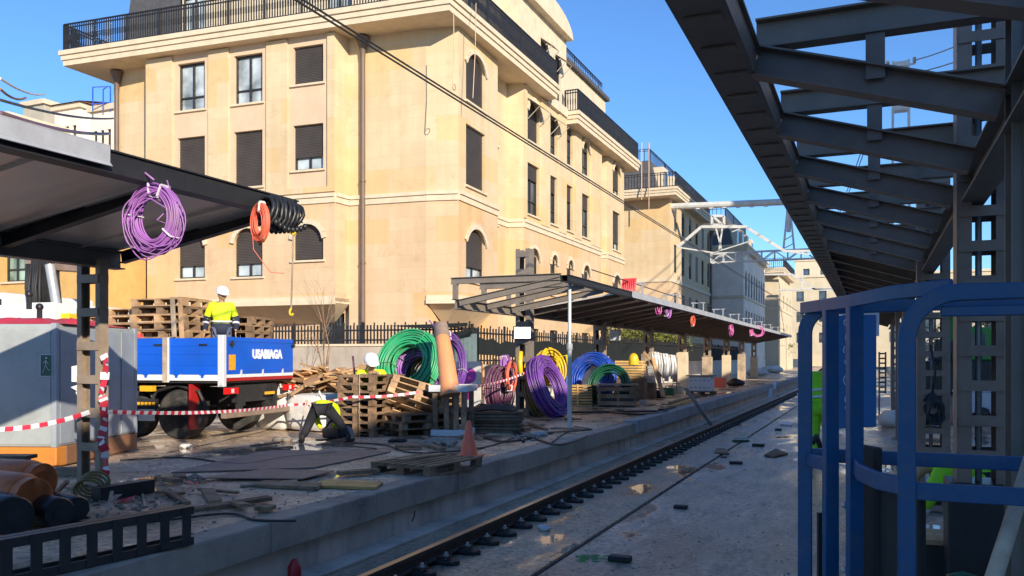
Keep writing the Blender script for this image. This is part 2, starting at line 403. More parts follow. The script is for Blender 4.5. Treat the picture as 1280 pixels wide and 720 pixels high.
K['plank'] = wood_mat('yellow_formwork_board', (.48, .29, .08), (.62, .40, .14), rough=.55)
K['greywood'] = wood_mat('weathered_grey_wood', (.32, .25, .18), (.52, .42, .31))
K['green_pipe'] = M('bright_green_plastic', (.035, .40, .155), .42, var=.24, vs=5, dirt=(.26, .22, .18), dirt_amt=.42, dirt_s=4)
K['dkgreen_pipe'] = M('dark_green_plastic', (.012, .10, .05), .4, var=.15)
K['purple_pipe'] = M('violet_plastic', (.17, .055, .34), .42, var=.24, vs=5, dirt=(.26, .22, .18), dirt_amt=.42, dirt_s=4)
K['mauve_pipe'] = M('mauve_cable', (.36, .135, .45), .45, var=.24, vs=5, dirt=(.26, .22, .18), dirt_amt=.42, dirt_s=4)
K['maroon_pipe'] = M('maroon_plastic', (.14, .045, .09), .42, var=.24, vs=5, dirt=(.26, .22, .18), dirt_amt=.42, dirt_s=4)
K['blue_pipe'] = M('cobalt_plastic', (.016, .085, .50), .42, var=.24, vs=5, dirt=(.26, .22, .18), dirt_amt=.42, dirt_s=4)
K['yellow'] = M('yellow_plastic', (.78, .52, .015), .42, var=.24, vs=5, dirt=(.26, .22, .18), dirt_amt=.42, dirt_s=4)
K['olive_pipe'] = M('olive_plastic', (.20, .16, .05), .45, var=.15)
K['pink'] = M('pink_cable', (.62, .14, .40), .45, var=.1)
K['coral'] = M('coral_cable', (.80, .16, .09), .45, var=.1)
K['orange_pipe'] = M('orange_plastic', (.72, .30, .12), .5, var=.08, vs=3, dirt=(.5, .25, .15), dirt_amt=.3)
K['cone'] = M('orange_red_cone', (.92, .17, .075), .45, var=.06)
K['gas'] = M('orange_gas_bottle', (.72, .20, .055), .42, var=.16, vs=6, dirt=(.18, .06, .03), dirt_amt=.5, dirt_s=5, bump=.05)
K['rust'] = M('rusty_steel_plate', (.30, .21, .16), .65, .1, var=.3, vs=3, bump=.2)
K['truck_blue'] = M('truck_blue_paint', (.008, .105, .60), .35, var=.08, vs=2, dirt=(.02, .07, .3), dirt_amt=.3)
K['truck_white'] = M('truck_white_paint', (.78, .78, .75), .35, var=.05)
K['truck_red'] = M('truck_red_paint', (.40, .018, .018), .4, var=.1)
K['chassis'] = M('dirty_black_chassis', (.02, .02, .021), .6, var=.4, dirt=(.06, .05, .04), dirt_amt=.5, dirt_s=4)
K['tyre'] = M('dusty_tyre', (.035, .033, .031), .8, var=.3, dirt=(.14, .12, .10), dirt_amt=.6, dirt_s=6, bump=.3)
K['redlens'] = M('red_lens', (.70, .012, .012), .2, var=.1)
K['amber'] = M('amber_lens', (.85, .42, .02), .25, var=.1)
K['plate'] = M('number_plate', (.62, .62, .58), .4, var=.06)
K['letter'] = M('white_lettering', (.85, .85, .85), .5, var=.03)
K['cont_grey'] = M('container_grey_paint', (.36, .385, .375), .45, var=.08, dirt=(.22, .21, .2), dirt_amt=.4, dirt_s=2)
K['cont_blue'] = M('container_blue_grey_paint', (.115, .145, .20), .45, var=.1, dirt=(.08, .09, .11), dirt_amt=.4, dirt_s=2)
K['cont_orange'] = M('container_orange_paint', (.62, .22, .03), .5, var=.12, dirt=(.25, .1, .04), dirt_amt=.5, dirt_s=3)
K['cont_brown'] = M('container_brown_paint', (.25, .12, .06), .55, var=.15)
K['tarp_red'] = M('red_tarpaulin', (.62, .035, .045), .5, var=.2, vs=4, bump=.3, bs=6)
K['hivis'] = M('hi_vis_yellow', (.66, .82, .01), .7, var=.1, vs=7, bump=.3, bs=14)
K['hivis_green'] = M('hi_vis_lime', (.30, .75, .02), .7, var=.1, vs=7, bump=.3, bs=14)
K['reflect'] = M('reflective_tape', (.72, .72, .72), .35, var=.06)
K['navy'] = M('navy_work_cloth', (.025, .03, .055), .85, var=.2, vs=9, bump=.3, bs=20)
K['slateblue'] = M('blue_grey_work_trousers', (.10, .12, .19), .85, var=.2, vs=9, bump=.3, bs=20)
K['blackcloth'] = M('black_work_trousers', (.016, .016, .02), .85, var=.3, vs=9, bump=.3, bs=20)
K['skin'] = M('skin', (.50, .29, .19), .55, var=.06)
K['hair'] = M('dark_hair', (.03, .02, .015), .7, var=.2)
K['helmet'] = M('white_helmet', (.82, .82, .80), .3, var=.03)
K['boot'] = M('work_boot', (.05, .038, .03), .7, var=.2)
K['lift_blue'] = M('lift_blue_paint', (.009, .085, .215), .38, var=.12, vs=5, dirt=(.10, .12, .16), dirt_amt=.5, dirt_s=11)
K['panel_blue'] = M('blue_panel_sheet', (.03, .20, .48), .4, var=.06)
K['steel_black'] = M('near_black_painted_steel', (.045, .04, .037), .5, var=.2, vs=4, dirt=(.09, .06, .04), dirt_amt=.35, dirt_s=3)
K['screen'] = M('dark_green_screen_mesh', (.006, .009, .009), .85, var=.4, vs=2.5, bump=.4, bs=4)
K['screen_light'] = M('pale_green_screen_mesh', (.16, .21, .20), .8, var=.2, vs=2)
K['whitewash'] = M('whitewashed_wall', (.60, .565, .50), .8, var=.1, vs=1.5, dirt=(.3, .26, .2), dirt_amt=.45, dirt_s=1.2, streak=True, bump=.15)
K['blockstone'] = M('pale_block', (.58, .54, .47), .8, var=.08, bump=.2)
K['bag'] = M('white_builder_bag', (.66, .64, .60), .8, var=.1, vs=4, bump=.5, bs=7, dirt=(.4, .33, .25), dirt_amt=.4)
K['dust'] = M('rubble', (.33, .27, .21), .9, var=.3, vs=8)
K['hose'] = M('brown_hose', (.10, .05, .04), .5, var=.2)
K['bark'] = M('young_tree_bark', (.30, .19, .11), .85, var=.25, vs=8)
K['bark_dk'] = M('dark_bark', (.09, .065, .05), .85, var=.25, vs=8)
K['tape_w'] = M('white_tape', (.80, .77, .77), .45, var=.05)
K['tape_r'] = M('red_tape', (.66, .03, .06), .45, var=.08)
K['sign_green'] = M('dark_green_sign', (.01, .09, .05), .4, var=.05)
K['exc_green'] = M('excavator_green', (.06, .30, .045), .4, var=.1)
K['boxwhite'] = M('white_plastic_box', (.62, .62, .63), .5, var=.06)
K['graff'] = M('graffiti_magenta', (.42, .04, .32), .6, var=.3, vs=4)
K['lamp'] = emit_mat('lit_floodlight_face', (1.0, .97, .90), 5.0)
K['adhesive'] = M('warning_sticker', (.85, .35, .02), .5, var=.3, vs=30)

def leaf_mat(name, a, b_):
    m, nt, b = newmat(name); L = nt.links.new
    oi = node(nt, 'ShaderNodeNewGeometry')
    r = ramp(nt, [(.0, a), (1.0, b_)]); L(oi.outputs['Random Per Island'], r.inputs['Fac']); L(r.outputs[0], b.inputs['Base Color'])
    b.inputs['Roughness'].default_value = .6
    return m
K['leaf'] = leaf_mat('foliage', (.035, .06, .012), (.20, .20, .03))
# ---------------------------------------------------------------- ground, track, platform
def struct(o): o['kind'] = 'structure'; return o
struct(MB().box((-400, -120, -.5), (400, 900, -.03)).build('ground', K['street']))
struct(MB().box((-2.85+.035, -8, -.2), (-.9, 150, 0)).box((-.9, -8, -.2), (9, 150, 0.0)).build('track_slab', K['track']))
struct(MB().box((-5.2, -8, -.2), (-2.85-.035, 150, 0)).build('track_bed', K['mudslab']))
struct(MB().box((-2.885, -8, -.2), (-2.815, 150, -.028)).build('drain_channel', K['rubber']))
# platform: core, edge lips
JX = 17.9
struct(MB().box((-60, -8, -.2), (-5.25, 160, PZ-.004)).box((-5.25, -8, PZ-.2), (-5.02, 160, PZ-.004)).build('platform', K['platform']))
mbl = MB()
rr = random.Random(3)
y = -8.0
while y < JX-.05:
    y2 = min(JX-.02, y+rr.uniform(1.6, 2.6)); dx = rr.uniform(-.012, .012); dz = rr.uniform(-.012, .006)
    mbl.box((-5.02, y, PZ-.27+dz), (-4.73+dx, y2-.006, PZ+dz)); y = y2
struct(mbl.build('platform_edge', K['lip'], bevel=.018))
mbl = MB(); y = JX
while y < 150:
    mbl.box((-5.02, y, PZ-.25), (-4.70, y+2.99, PZ+.035)); y += 3
struct(mbl.build('platform_edge_new', K['lip_new'], bevel=.015))
struct(MB().box((-5.2, -8, 0), (-4.86, 17.9, PZ-.26)).box((-5.2, 17.94, 0), (-4.84, 150, PZ-.24)).build('platform_face', K['face']))
struct(MB().box((-4.86, -8, 0), (-4.60, 150, .035)).build('platform_footing', K['face'], bevel=.01))
# right-hand platform far down the line
struct(MB().box((1.9, 34, 0), (9, 150, .55)).build('platform_opposite', K['lip_new']))

# rail with its web, foot and head
RX = -3.93
rl = thing('rail', 'rusty steel rail with worn top running along the left platform face', 'rail', (RX, 3, 0))
MB().box((RX-.075, -8, .045), (RX+.075, 150, .060)).box((RX-.011, -8, .060), (RX+.011, 150, .155)).box((RX-.036, -8, .135), (RX+.036, 150, .1685)).build('web', K['rail'], rl)
MB().box((RX-.034, -8, .1687), (RX+.034, 150, .172)).build('running_surface', K['rail_top'], rl)
# fasteners: base plate, clip, bolts
fp = thing('rail_fastener', 'black rail fastening plate with two bolts holding the near rail', 'rail fastener', (RX, 5, 0), 0, 'fastening plates along the rail')
m = MB()
m.prism([(-.17, -.085), (.10, -.085), (.24, -.075), (.285, 0), (.24, .075), (.10, .085), (-.17, .085)], .0, .045)
m.v = [(v[0]+RX, v[1]+5, v[2]) for v in m.v]
m.build('base_plate', K['rubber'], fp, bevel=.012)
for sx in (-1, 1):
    m = MB(); m.tube([(RX+sx*.07, 4.94, .062), (RX+sx*.11, 4.93, .085), (RX+sx*.17, 4.96, .07), (RX+sx*.17, 5.04, .07), (RX+sx*.11, 5.07, .085), (RX+sx*.07, 5.06, .062)], .011, 6)
    m.build('clip', K['rail'], fp, True)
for sx in (-1, 1):
    m = MB(); m.cyl((RX+sx*.135, 5, .045), (RX+sx*.135, 5, .115), .015, 8); m.cyl((RX+sx*.135, 5, .07), (RX+sx*.135, 5, .092), .027, 6)
    m.build('bolt', K['galv'], fp)
first = True
yy = 4.4; i = 0
while yy < 62:
    if first: fp.location = (RX, yy, 0); first = False
    else: dup(fp, (RX, yy, 0), rot=(0, 0, rr.uniform(-.03, .03)))
    yy += .472

# ---------------------------------------------------------------- facades and windows
def frame_of(p0, p1):
    p0 = Vector((p0[0], p0[1], 0)); p1 = Vector((p1[0], p1[1], 0)); d = (p1-p0); L = d.length; d.normalize()
    return p0, d, Vector((d.y, -d.x, 0)), L
def facade(mb, p0, p1, z0, z1, ops=(), depth=.2):
    o, d, n, L = frame_of(p0, p1)
    P = lambda u, z, k=0.0: o+d*u+n*k+Vector((0, 0, z))
    us = sorted({0.0, L} | {q for w in ops for q in (w[0], w[1])}); zs = sorted({z0, z1} | {q for w in ops for q in (w[2], w[3])})
    for a, b in zip(us, us[1:]):
        for c, e in zip(zs, zs[1:]):
            mu, mz = (a+b)/2, (c+e)/2
            if any(w[0] < mu < w[1] and w[2] < mz < w[3] for w in ops): continue
            mb.quad(P(a, c), P(b, c), P(b, e), P(a, e))
    for w in ops:
        u0, u1, a, b = w[:4]; arch = w[4] if len(w) > 4 else 0
        D = -depth
        if arch:
            sp = b-arch; hw = (u1-u0)/2; cu = (u0+u1)/2; N = 12
            rad = (hw*hw+arch*arch)/(2*arch); cz = b-rad; a0 = math.asin(min(1, hw/rad))
            pts = [(cu+rad*math.sin(-a0+2*a0*k/N), cz+rad*math.cos(-a0+2*a0*k/N)) for k in range(N+1)]
            for (x0, y0), (x1, y1) in zip(pts, pts[1:]):
                mb.quad(P(x0, y0), P(x1, y1), P(x1, b), P(x0, b))
                mb.quad(P(x0, y0, D), P(x1, y1, D), P(x1, y1), P(x0, y0))
        else:
            sp = b; mb.quad(P(u0, b, D), P(u1, b, D), P(u1, b), P(u0, b))
        mb.quad(P(u0, a), P(u0, a, D), P(u0, sp, D), P(u0, sp)); mb.quad(P(u1, a, D), P(u1, a), P(u1, sp), P(u1, sp, D))
        mb.quad(P(u0, a), P(u1, a), P(u1, a, D), P(u0, a, D))
def window(parent, p0, p1, w, depth=.2, shut=1.0, panes='curtain_glass', sill=True, simple=False, slat=.055, shut_mat='shutter', mull=1, awning=False):
    """frame, mullion, pane, roller shutter covering the top `shut` share, sill"""
    o, d, n, L = frame_of(p0, p1); u0, u1, a, b = w[:4]
    P = lambda u, z, k=0.0: o+d*u+n*k+Vector((0, 0, z))
    def bx(mb, ua, ub, za, zb, k0, k1):
        q = [P(ua, za, k0), P(ub, za, k0), P(ub, za, k1), P(ua, za, k1), P(ua, zb, k0), P(ub, zb, k0), P(ub, zb, k1), P(ua, zb, k1)]
        mb.add(q, [(0, 3, 2, 1), (4, 5, 6, 7), (0, 1, 5, 4), (1, 2, 6, 5), (2, 3, 7, 6), (3, 0, 4, 7)])
    K0 = -depth+.03
    fr = MB(); t = .06
    bx(fr, u0, u0+t, a, b, K0-.06, K0+.04); bx(fr, u1-t, u1, a, b, K0-.06, K0+.04); bx(fr, u0+t, u1-t, a, a+t, K0-.06, K0+.038); bx(fr, u0+t, u1-t, b-t, b, K0-.06, K0+.038)
    for k in range(mull):
        c = u0+(u1-u0)*(k+1)/(mull+1); bx(fr, c-.035, c+.035, a+t, b-t, K0-.055, K0+.03)
    if shut < .4: bx(fr, u0+t, u1-t, a+(b-a)*.28, a+(b-a)*.28+.05, K0-.055, K0+.028)
    f = fr.build('window', K['frame'], parent)
    bx2 = MB(); bx(bx2, u0+t, u1-t, a+t, b-t, K0-.05, K0-.03); bx2.build('pane', K[panes], f)
    if shut > 0:
        s = MB(); zb = b-(b-a)*shut; z = b
        if simple: bx(s, u0+.03, u1-.03, zb, b, K0+.035, K0+.06)
        else:
            vs = []; fs = []
            while z > zb+1e-4:
                z2 = max(zb, z-slat)
                vs += [P(u0+.03, z, K0+.045), P(u1-.03, z, K0+.045), P(u1-.03, (z+z2)/2, K0+.068), P(u0+.03, (z+z2)/2, K0+.068), P(u1-.03, z2+.006, K0+.06), P(u0+.03, z2+.006, K0+.06), P(u1-.03, z2, K0+.045), P(u0+.03, z2, K0+.045)]
                i = len(vs)-8; fs += [(i+3, i+2, i+1, i), (i+5, i+4, i+2, i+3), (i+7, i+6, i+4, i+5)]
                z = z2
            s.add(vs, fs)
        s.build('shutter', K[shut_mat], f)
    if sill:
        s = MB(); bx(s, u0-.09, u1+.09, a-.07, a-.002, -depth+.05, .075); s.build('sill', K['stone_trim'], f)
    if awning:
        s = MB(); s.slab([P(u0-.03, b-.05, .02), P(u1+.03, b-.05, .02), P(u1+.03, b-.45, .55), P(u0-.03, b-.45, .55)], .02)
        for u in (u0, u1): s.beam(P(u, b-.9, .02), P(u, b-.45, .53), .025, .025)
        s.build('awning', K['beige_far'], f)
    return f
def moulding(mb, p0, p1, z, h, out, e0=0.0, e1=0.0):
    o, d, n, L = frame_of(p0, p1)
    P = lambda u, z, k=0.0: o+d*u+n*k+Vector((0, 0, z))
    q = [P(-e0, z, -.02), P(L+e1, z, -.02), P(L+e1, z, out), P(-e0, z, out), P(-e0, z+h, -.02), P(L+e1, z+h, -.02), P(L+e1, z+h, out), P(-e0, z+h, out)]
    mb.add(q, [(0, 3, 2, 1), (4, 5, 6, 7), (0, 1, 5, 4), (1, 2, 6, 5), (2, 3, 7, 6), (3, 0, 4, 7)])
def offset_poly(poly, k):
    n = len(poly); out = []
    A = sum(poly[i][0]*poly[(i+1) % n][1]-poly[(i+1) % n][0]*poly[i][1] for i in range(n))
    sgn = 1 if A > 0 else -1
    for i in range(n):
        a, b, c = Vector(poly[i-1]), Vector(poly[i]), Vector(poly[(i+1) % n])
        d1 = (b-a).normalized(); d2 = (c-b).normalized()
        n1 = Vector((d1.y, -d1.x))*sgn; n2 = Vector((d2.y, -d2.x))*sgn
        bis = (n1+n2); den = 1+n1.dot(n2)
        out.append(tuple(b+bis*(k/max(.3, den))))
    return out
def cornice(name, poly, z, parent, mat='stone_trim'):
    mb = MB()
    for k, (h0, h1) in zip((0, .05, .11), ((0, .2), (.201, .38), (.381, .55))):
        mb.prism(offset_poly(poly, k), z+h0, z+h1)
    return mb.build(name, K[mat], parent)
def railing(name, pts, z, h, parent, step=.105, r=.016, mat='iron', bulge=True):
    mb = MB()
    for a, b in zip(pts, pts[1:]):
        a, b = Vector(a), Vector(b); d = b-a; L = d.length; d.normalize(); nn = int(L/step)
        for zz, w in ((z+.06, .045), (z+h, .06), (z+h-.13, .035)):
            mb.beam((a.x, a.y, zz), (b.x, b.y, zz), w, .04)
        for k in range(nn+1):
            p = a+d*(L*k/max(1, nn)); rr_ = r*(2.0 if k % 14 == 0 else 1)
            mb.box((p.x-rr_, p.y-rr_, z), (p.x+rr_, p.y+rr_, z+h))
            if bulge: mb.box((p.x-r*1.4, p.y-r*1.4, z+h*.36), (p.x+r*1.4, p.y+r*1.4, z+h*.58))
    return mb.build(name, K[mat], parent)
def downpipe(parent, x, y, z0, z1, r=.085, hopper=True):
    mb = MB().cyl((x, y, z0), (x, y, z1), r, 12)
    for z in (z0+1.5, z0+4.2, z0+7): 
        if z < z1: mb.cyl((x, y, z), (x, y, z+.06), r*1.25, 12)
    if hopper: mb.tube([(x, y, z1-.75), (x, y, z1-.45), (x, y, z1-.05)], [r*1.05, r*1.3, r*3.0], 10)
    return mb.build('downpipe', K['pipe'], parent, 40)

# ---------------------------------------------------------------- building A
A = thing('apartment_building', 'large cream stone apartment block with dark shutters and black iron balconies behind the truck', 'building', (-18, 24, .5))
ZS, ZC = 7.36, 13.0
R1, R2, R3 = (4.84, 6.58), (8.0, 9.97), (10.92, 12.66)
def ulen(p0, q): return (Vector(q)-Vector(p0)).length
Q0, Q1, Q2, P0, P1, P2, P3, P4 = (-26.9, 23.75), (-24.6, 23.75), (-24.6, 23.2), (-16.65, 23.7), (-16.6, 24.45), (-13.7, 24.7), (-12.63, 24.95), (-12.75, 28.4)
P5, P6, P7, P8, P9, PA, PB, PC = (-13.5, 28.4), (-13.5, 31.0), (-12.85, 31.15), (-12.85, 41.6), (-13.4, 41.6), (-13.4, 42.6), (-12.85, 42.75), (-12.85, 46.0)
ZB = 3.9
def uo(p0, p1, pxa, pxb):
    """interval on facade p0-p1 seen between two picture columns"""
    o, d, n, L = frame_of(p0, p1); res = []
    for px in (pxa, pxb):
        r = (px-640)/F; vx, vy = -ST+r*CT, CT+r*ST
        # o + d u = t v
        det = d.x*(-vy)-d.y*(-vx); u = ((-o.x)*(-vy)-(-o.y)*(-vx))/det
        res.append(u)
    return tuple(res)
wall = MB(); panelw = MB()
fA = (Q2, P0)
c1, c2, c3 = uo(*fA, 222, 256), uo(*fA, 292.5, 328), uo(*fA, 366.5, 404)
w_r3 = [(*c1, 10.94, 12.66), (*c2, 10.94, 12.66), (*c3, 11.36, 12.66)]
w_r2 = [(*c1, 8.02, 9.97), (*c2, 8.0, 9.97), (*c3, 8.42, 9.97)]
w_r1 = [(*c1, 4.86, 6.58, .45), (*c2, 4.84, 6.58, .45), (*c3, 5.33, 6.6, .45)]
facade(wall, *fA, ZB, ZS, w_r1)
facade(panelw, *fA, ZS, ZC, w_r3+w_r2)
# pilasters stand proud of the window panels
o_, d_, n_, L_ = frame_of(*fA)
edges = [0.0]
for c in (c1, c2, c3): edges += [c[0]-.2, c[1]+.2]
edges.append(L_)
pil = MB()
for k in range(0, len(edges), 2):
    pa = o_+d_*edges[k]; pb = o_+d_*edges[k+1]
    moulding(pil, pa, pb, ZS+.25, ZC-ZS-.3, .075)
for c, zb in ((c1, 8.02), (c2, 8.0), (c3, 8.42)):     # stone bands closing each panel below the second-row windows
    pa = o_+d_*(c[0]-.2); pb = o_+d_*(c[1]+.2)
    moulding(pil, pa, pb, ZS+.25, zb-.62-ZS-.25, .073)
pil.build('pilaster', K['stone'], A)
facade(wall, Q0, Q1, ZB-3.3, ZC); facade(wall, Q1, Q2, ZB, ZC); facade(wall, P0, P1, ZB, ZC)
facade(wall, P1, P2, .5, ZC); 
for (a, b) in ((P2, P3),): facade(wall, a, b, ZB, ZC)
f34 = (P3, P4); cB = uo(*f34, 582.5, 606.5)
wB = [(*cB, 10.75, 12.55, .45), (*cB, 7.86, 9.95), (*cB, 4.62, 6.5, .45)]
facade(wall, *f34, ZB, ZC, wB)
facade(wall, P4, P5, .5, ZC)
f56 = (P5, P6); cN = uo(*f56, 616.5, 621.5); wN = [(*cN, 10.3, 12.2), (*cN, 7.2, 9.6), (*cN, 4.1, 6.0)]
facade(wall, *f56, .5, ZC, wN, .12)
facade(wall, P6, P7, .5, ZC)
f78 = (P7, P8); cols = [uo(*f78, 659.5, 674), uo(*f78, 688, 696.5), uo(*f78, 708.5, 716), uo(*f78, 727.5, 737)]
w78 = []
for i, c in enumerate(cols):
    w78 += [(*c, 10.85, 12.6, .45 if i in (0, 3) else 0), (*c, 7.85, 9.95), (*c, 4.75, 6.55, .45)]
    w78.append((*c, 1.6, 3.2))
facade(wall, *f78, .5, ZC, w78)
facade(wall, P8, P9, .5, ZC); facade(wall, P9, PA, .5, ZC); facade(wall, PA, PB, .5, ZC)
fBC = (PB, PC); cL = uo(*fBC, 766, 775); wL = [(*cL, 10.85, 12.6, .45), (*cL, 7.85, 9.95), (*cL, 4.75, 6.55, .45)]
facade(wall, *fBC, .5, ZC, wL); facade(wall, PC, (-24, 46.0), .5, ZC)
# recessed ground floor under the bays
facade(wall, (-26.9, 24.75), (-16.6, 24.75), .5, ZB+.05, [(8.9, 9.9, 2.4, 3.55)], .2)
facade(wall, (-13.7, 24.7), (-13.7, 28.4), .5, ZB)
wall.build('wall', K['stone'], A); panelw.build('window_bay_panel', K['stone_panel'], A)
# pilasters on the long side
pil = MB(); o_, d_, n_, L_ = frame_of(*f78); ed = [0.0]
for c in cols: ed += [c[0]-.16, c[1]+.16]
ed.append(L_)
for k in range(0, len(ed), 2):
    if ed[k+1]-ed[k] > .1: moulding(pil, o_+d_*ed[k], o_+d_*ed[k+1], ZS+.25, ZC-ZS-.3, .06)
pil.build('pilaster', K['stone'], A)
# corbels under the bays
cb = MB()
cb.prism([Q2, P0, P1, (-24.6, 24.7)], ZB-.05, ZB+.12)
cb.add([(-24.6, 23.2, ZB-.05), (-16.65, 23.7, ZB-.05), (-16.6, 24.45, ZB-.05), (-17.4, 24.75, 3.2), (-24.6, 24.75, 3.2)], [(0, 1, 3, 4), (1, 2, 3), (0, 4, 3, 2, 1)])
cb.prism([P2, P3, P4, (-13.6, 28.4)], ZB-.05, ZB+.12)
cb.add([(-13.7, 24.7, ZB-.05), (-12.63, 24.95, ZB-.05), (-12.75, 28.4, ZB-.05), (-13.6, 28.4, 3.1), (-13.6, 25.8, 3.1)], [(0, 1, 4), (1, 2, 3, 4)])
cb.build('corbel', K['stone_trim'], A)
# string courses
st = MB()
chain = [Q2, P0, P1, P2, P3, P4, P5, P6, P7, P8, P9, PA, PB, PC]
for a, b in zip(chain, chain[1:]):
    moulding(st, a, b, ZS+.08, .12, .10, 0, 0); moulding(st, a, b, ZS-.12, .2, .05)
for a, b in ((Q2, P0), (P2, P3), (P3, P4)): moulding(st, a, b, ZB-.1, .16, .09); moulding(st, a, b, ZB+.061, .12, .05)
st.build('string_course', K['stone_trim'], A)
# hoods over arched windows
hd = MB()
def hood(p0, p1, c, zt, arch=.45):
    o, d, n, L = frame_of(p0, p1); hw = (c[1]-c[0])/2; cu = (c[0]+c[1])/2; rad = (hw*hw+arch*arch)/(2*arch); cz = zt-rad; a0 = math.asin(min(1, hw/rad))
    pts = [o+d*(cu+(rad+.04)*math.sin(-a0*1.12+2*1.12*a0*k/10))+n*.05+Vector((0, 0, cz+(rad+.04)*math.cos(-a0*1.12+2*1.12*a0*k/10))) for k in range(11)]
    hd = MB()
    for a, b in zip(pts, pts[1:]): hd.beam(a, b, .16, .06, (n.x, n.y, 0.001))
    hd.build('window_hood', K['stone_trim'], A)
for c, w in zip((c1, c2, c3), w_r1): hood(*fA, c, w[3])
hood(*f34, cB, 12.55); hood(*f34, cB, 6.5)
for c in cols: hood(*f78, c, 6.55)
hood(*f78, cols[0], 12.6); hood(*f78, cols[3], 12.6); hood(*fBC, cL, 12.6); hood(*fBC, cL, 6.55)
window(A, *fA, w_r3[0], shut=0); window(A, *fA, w_r3[1], shut=0); window(A, *fA, w_r3[2], shut=.98)
window(A, *fA, w_r2[0], shut=1); window(A, *fA, w_r2[1], shut=1); window(A, *fA, w_r2[2], shut=.72)
window(A, *fA, w_r1[0], shut=.74); window(A, *fA, w_r1[1], shut=.74); window(A, *fA, w_r1[2], shut=.97)
window(A, *f34, wB[0], shut=1); window(A, *f34, wB[1], shut=1); window(A, *f34, wB[2], shut=.74)
for w in wN: window(A, *f56, w, .12, shut=1, mull=0, shut_mat='stone_panel')
for i, w in enumerate(w78):
    r = i % 4
    window(A, *f78, w, shut=(.3 if r == 0 else .35 if r == 1 else .1 if r == 2 else 0) if i > 3 else (1 if r == 0 else .3 if r == 1 else 0), panes='glass', awning=(r == 0 and i in (0, 4)))
for w in wL: window(A, *fBC, w, shut=.8)
wg = window(A, (-26.9, 24.75), (-16.6, 24.75), (8.9, 9.9, 2.4, 3.55), shut=0, panes='glass')
g = MB()
for k in range(8): g.box((-18+.06+k*.125, 24.66, 2.3), (-18+.085+k*.125, 24.69, 3.6))
g.build('grille', K['iron'], wg)
# balconies
polyL = [(-28.05, 22.45), (-12.3, 23.65), (-12.3, 33.6), (-28.05, 33.6)]
cornice('balcony', polyL, ZC, A)
polyR = [(-12.27, 36.2), (-12.27, 47.0), (-22, 47.0), (-22, 36.2)]
cornice('balcony', polyR, ZC-.35, A)
sf = MB().prism([(-13.2, 33.7), (-12.7, 33.7), (-12.7, 36.1), (-13.2, 36.1)], ZC-.1, ZC+.3); sf.build('cornice', K['stone_trim'], A)
railing('balcony_railing', [(-28.02, 30), (-28.02, 22.48), (-12.33, 23.68), (-12.33, 33.5), (-12.9, 33.5)], ZC+.56, 1.0, A)
railing('balcony_railing', [(-12.9, 36.3), (-12.3, 36.3), (-12.3, 46.9), (-16, 46.9)], ZC+.21, 1.0, A)
# attic
at = MB(); ZA0, ZA1 = ZC+.3, 16.75
wa1 = [(1.0+1.9*k, 1.95+1.9*k, ZA0+.9, ZA0+2.6) for k in range(4)]
aF = ((-22.2, 24.9), (-14.0, 25.3)); wF = [(*uo(*aF, 228, 258), ZA0+.3, ZA0+2.6), (4.2, 5.2, ZA0+.3, ZA0+2.6)]
facade(at, *aF, ZA0, ZA1, wF, .15)
aR = ((-14.0, 25.3), (-14.0, 33.6)); wR = [(*uo(*aR, 623, 636), ZA0+.8, ZA0+2.5), (*uo(*aR, 655, 668), ZA0+.8, ZA0+2.5), (*uo(*aR, 680, 692), ZA0+.8, ZA0+2.5)]
wR = [w for w in wR if w[1] < 6.0]
facade(at, *aR, ZA0, ZA1, wR, .15)
aP = ((-13.1, 31.4), (-13.1, 37.0)); wP = [(2.3, 3.1, ZA0+.7, ZA0+2.5), (4.1, 4.8, ZA0+.0, ZA0+2.4)]
facade(at, *aP, ZA0-.4, 16.72, wP, .15); facade(at, (-14.0, 31.4), (-13.1, 31.4), ZA0-.4, 16.72); facade(at, (-13.1, 37.0), (-14.0, 37.0), ZA0-.4, 16.72)
# curved gable
gp = [(-13.1, 31.4, 16.721)]+[(-13.1, 34.2-2.8*math.cos(math.pi*k/14), 16.721+.95*math.sin(math.pi*k/14)) for k in range(1, 14)]+[(-13.1, 37.0, 16.721)]
at.slab(gp, .35)
aS = ((-14.0, 37.0), (-14.0, 46.2)); wS = [(*uo(*aS, 729+k*14, 737+k*14), ZA0+.8, ZA0+2.4) for k in range(4)]
wS = [w for w in wS if 0 < w[0] and w[1] < 9.1]
facade(at, *aS, ZA0-.4, ZA1-.1, wS, .15); facade(at, (-14, 46.2), (-24, 46.2), ZA0-.4, ZA1-.1)
at.build('attic_wall', K['stone_trim'], A)
for w in wF: window(A, *aF, w, .15, shut=0, sill=False)
for w in wR: window(A, *aR, w, .15, shut=.2, panes='glass', awning=True)
for w in wP: window(A, *aP, w, .15, shut=.2, panes='glass', awning=True)
for w in wS: window(A, *aS, w, .15, shut=.2, panes='glass', awning=False)
rf = MB()
rf.add([(-28.0, 25, ZA0), (-22.3, 24.8, ZA0), (-22.3, 25.5, ZA1+1.6), (-27.5, 25.4, ZA1+1.6)], [(0, 1, 2, 3)])
rf.add([(-28.0, 25, ZA0), (-27.5, 25.4, ZA1+1.6), (-27.5, 45, ZA1+1.6), (-28.0, 46.2, ZA0)], [(0, 1, 2, 3)])
rf.prism([(-22.35, 24.75), (-13.8, 25.15), (-13.8, 33.5), (-22.35, 33.5)], ZA1, ZA1+.18)
rf.prism([(-24, 33.5), (-13.8, 33.5), (-13.8, 46.4), (-24, 46.4)], ZA1-.1, ZA1+.1)
rf.build('roof', K['slate'], A)
railing('roof_railing', [(-14.4, 27), (-14.4, 33.4)], ZA1+.18, .8, A, .3, .012, bulge=False)
railing('roof_railing', [(-14.2, 37.2), (-14.2, 46.2)], ZA1+.1, .8, A, .3, .012, bulge=False)
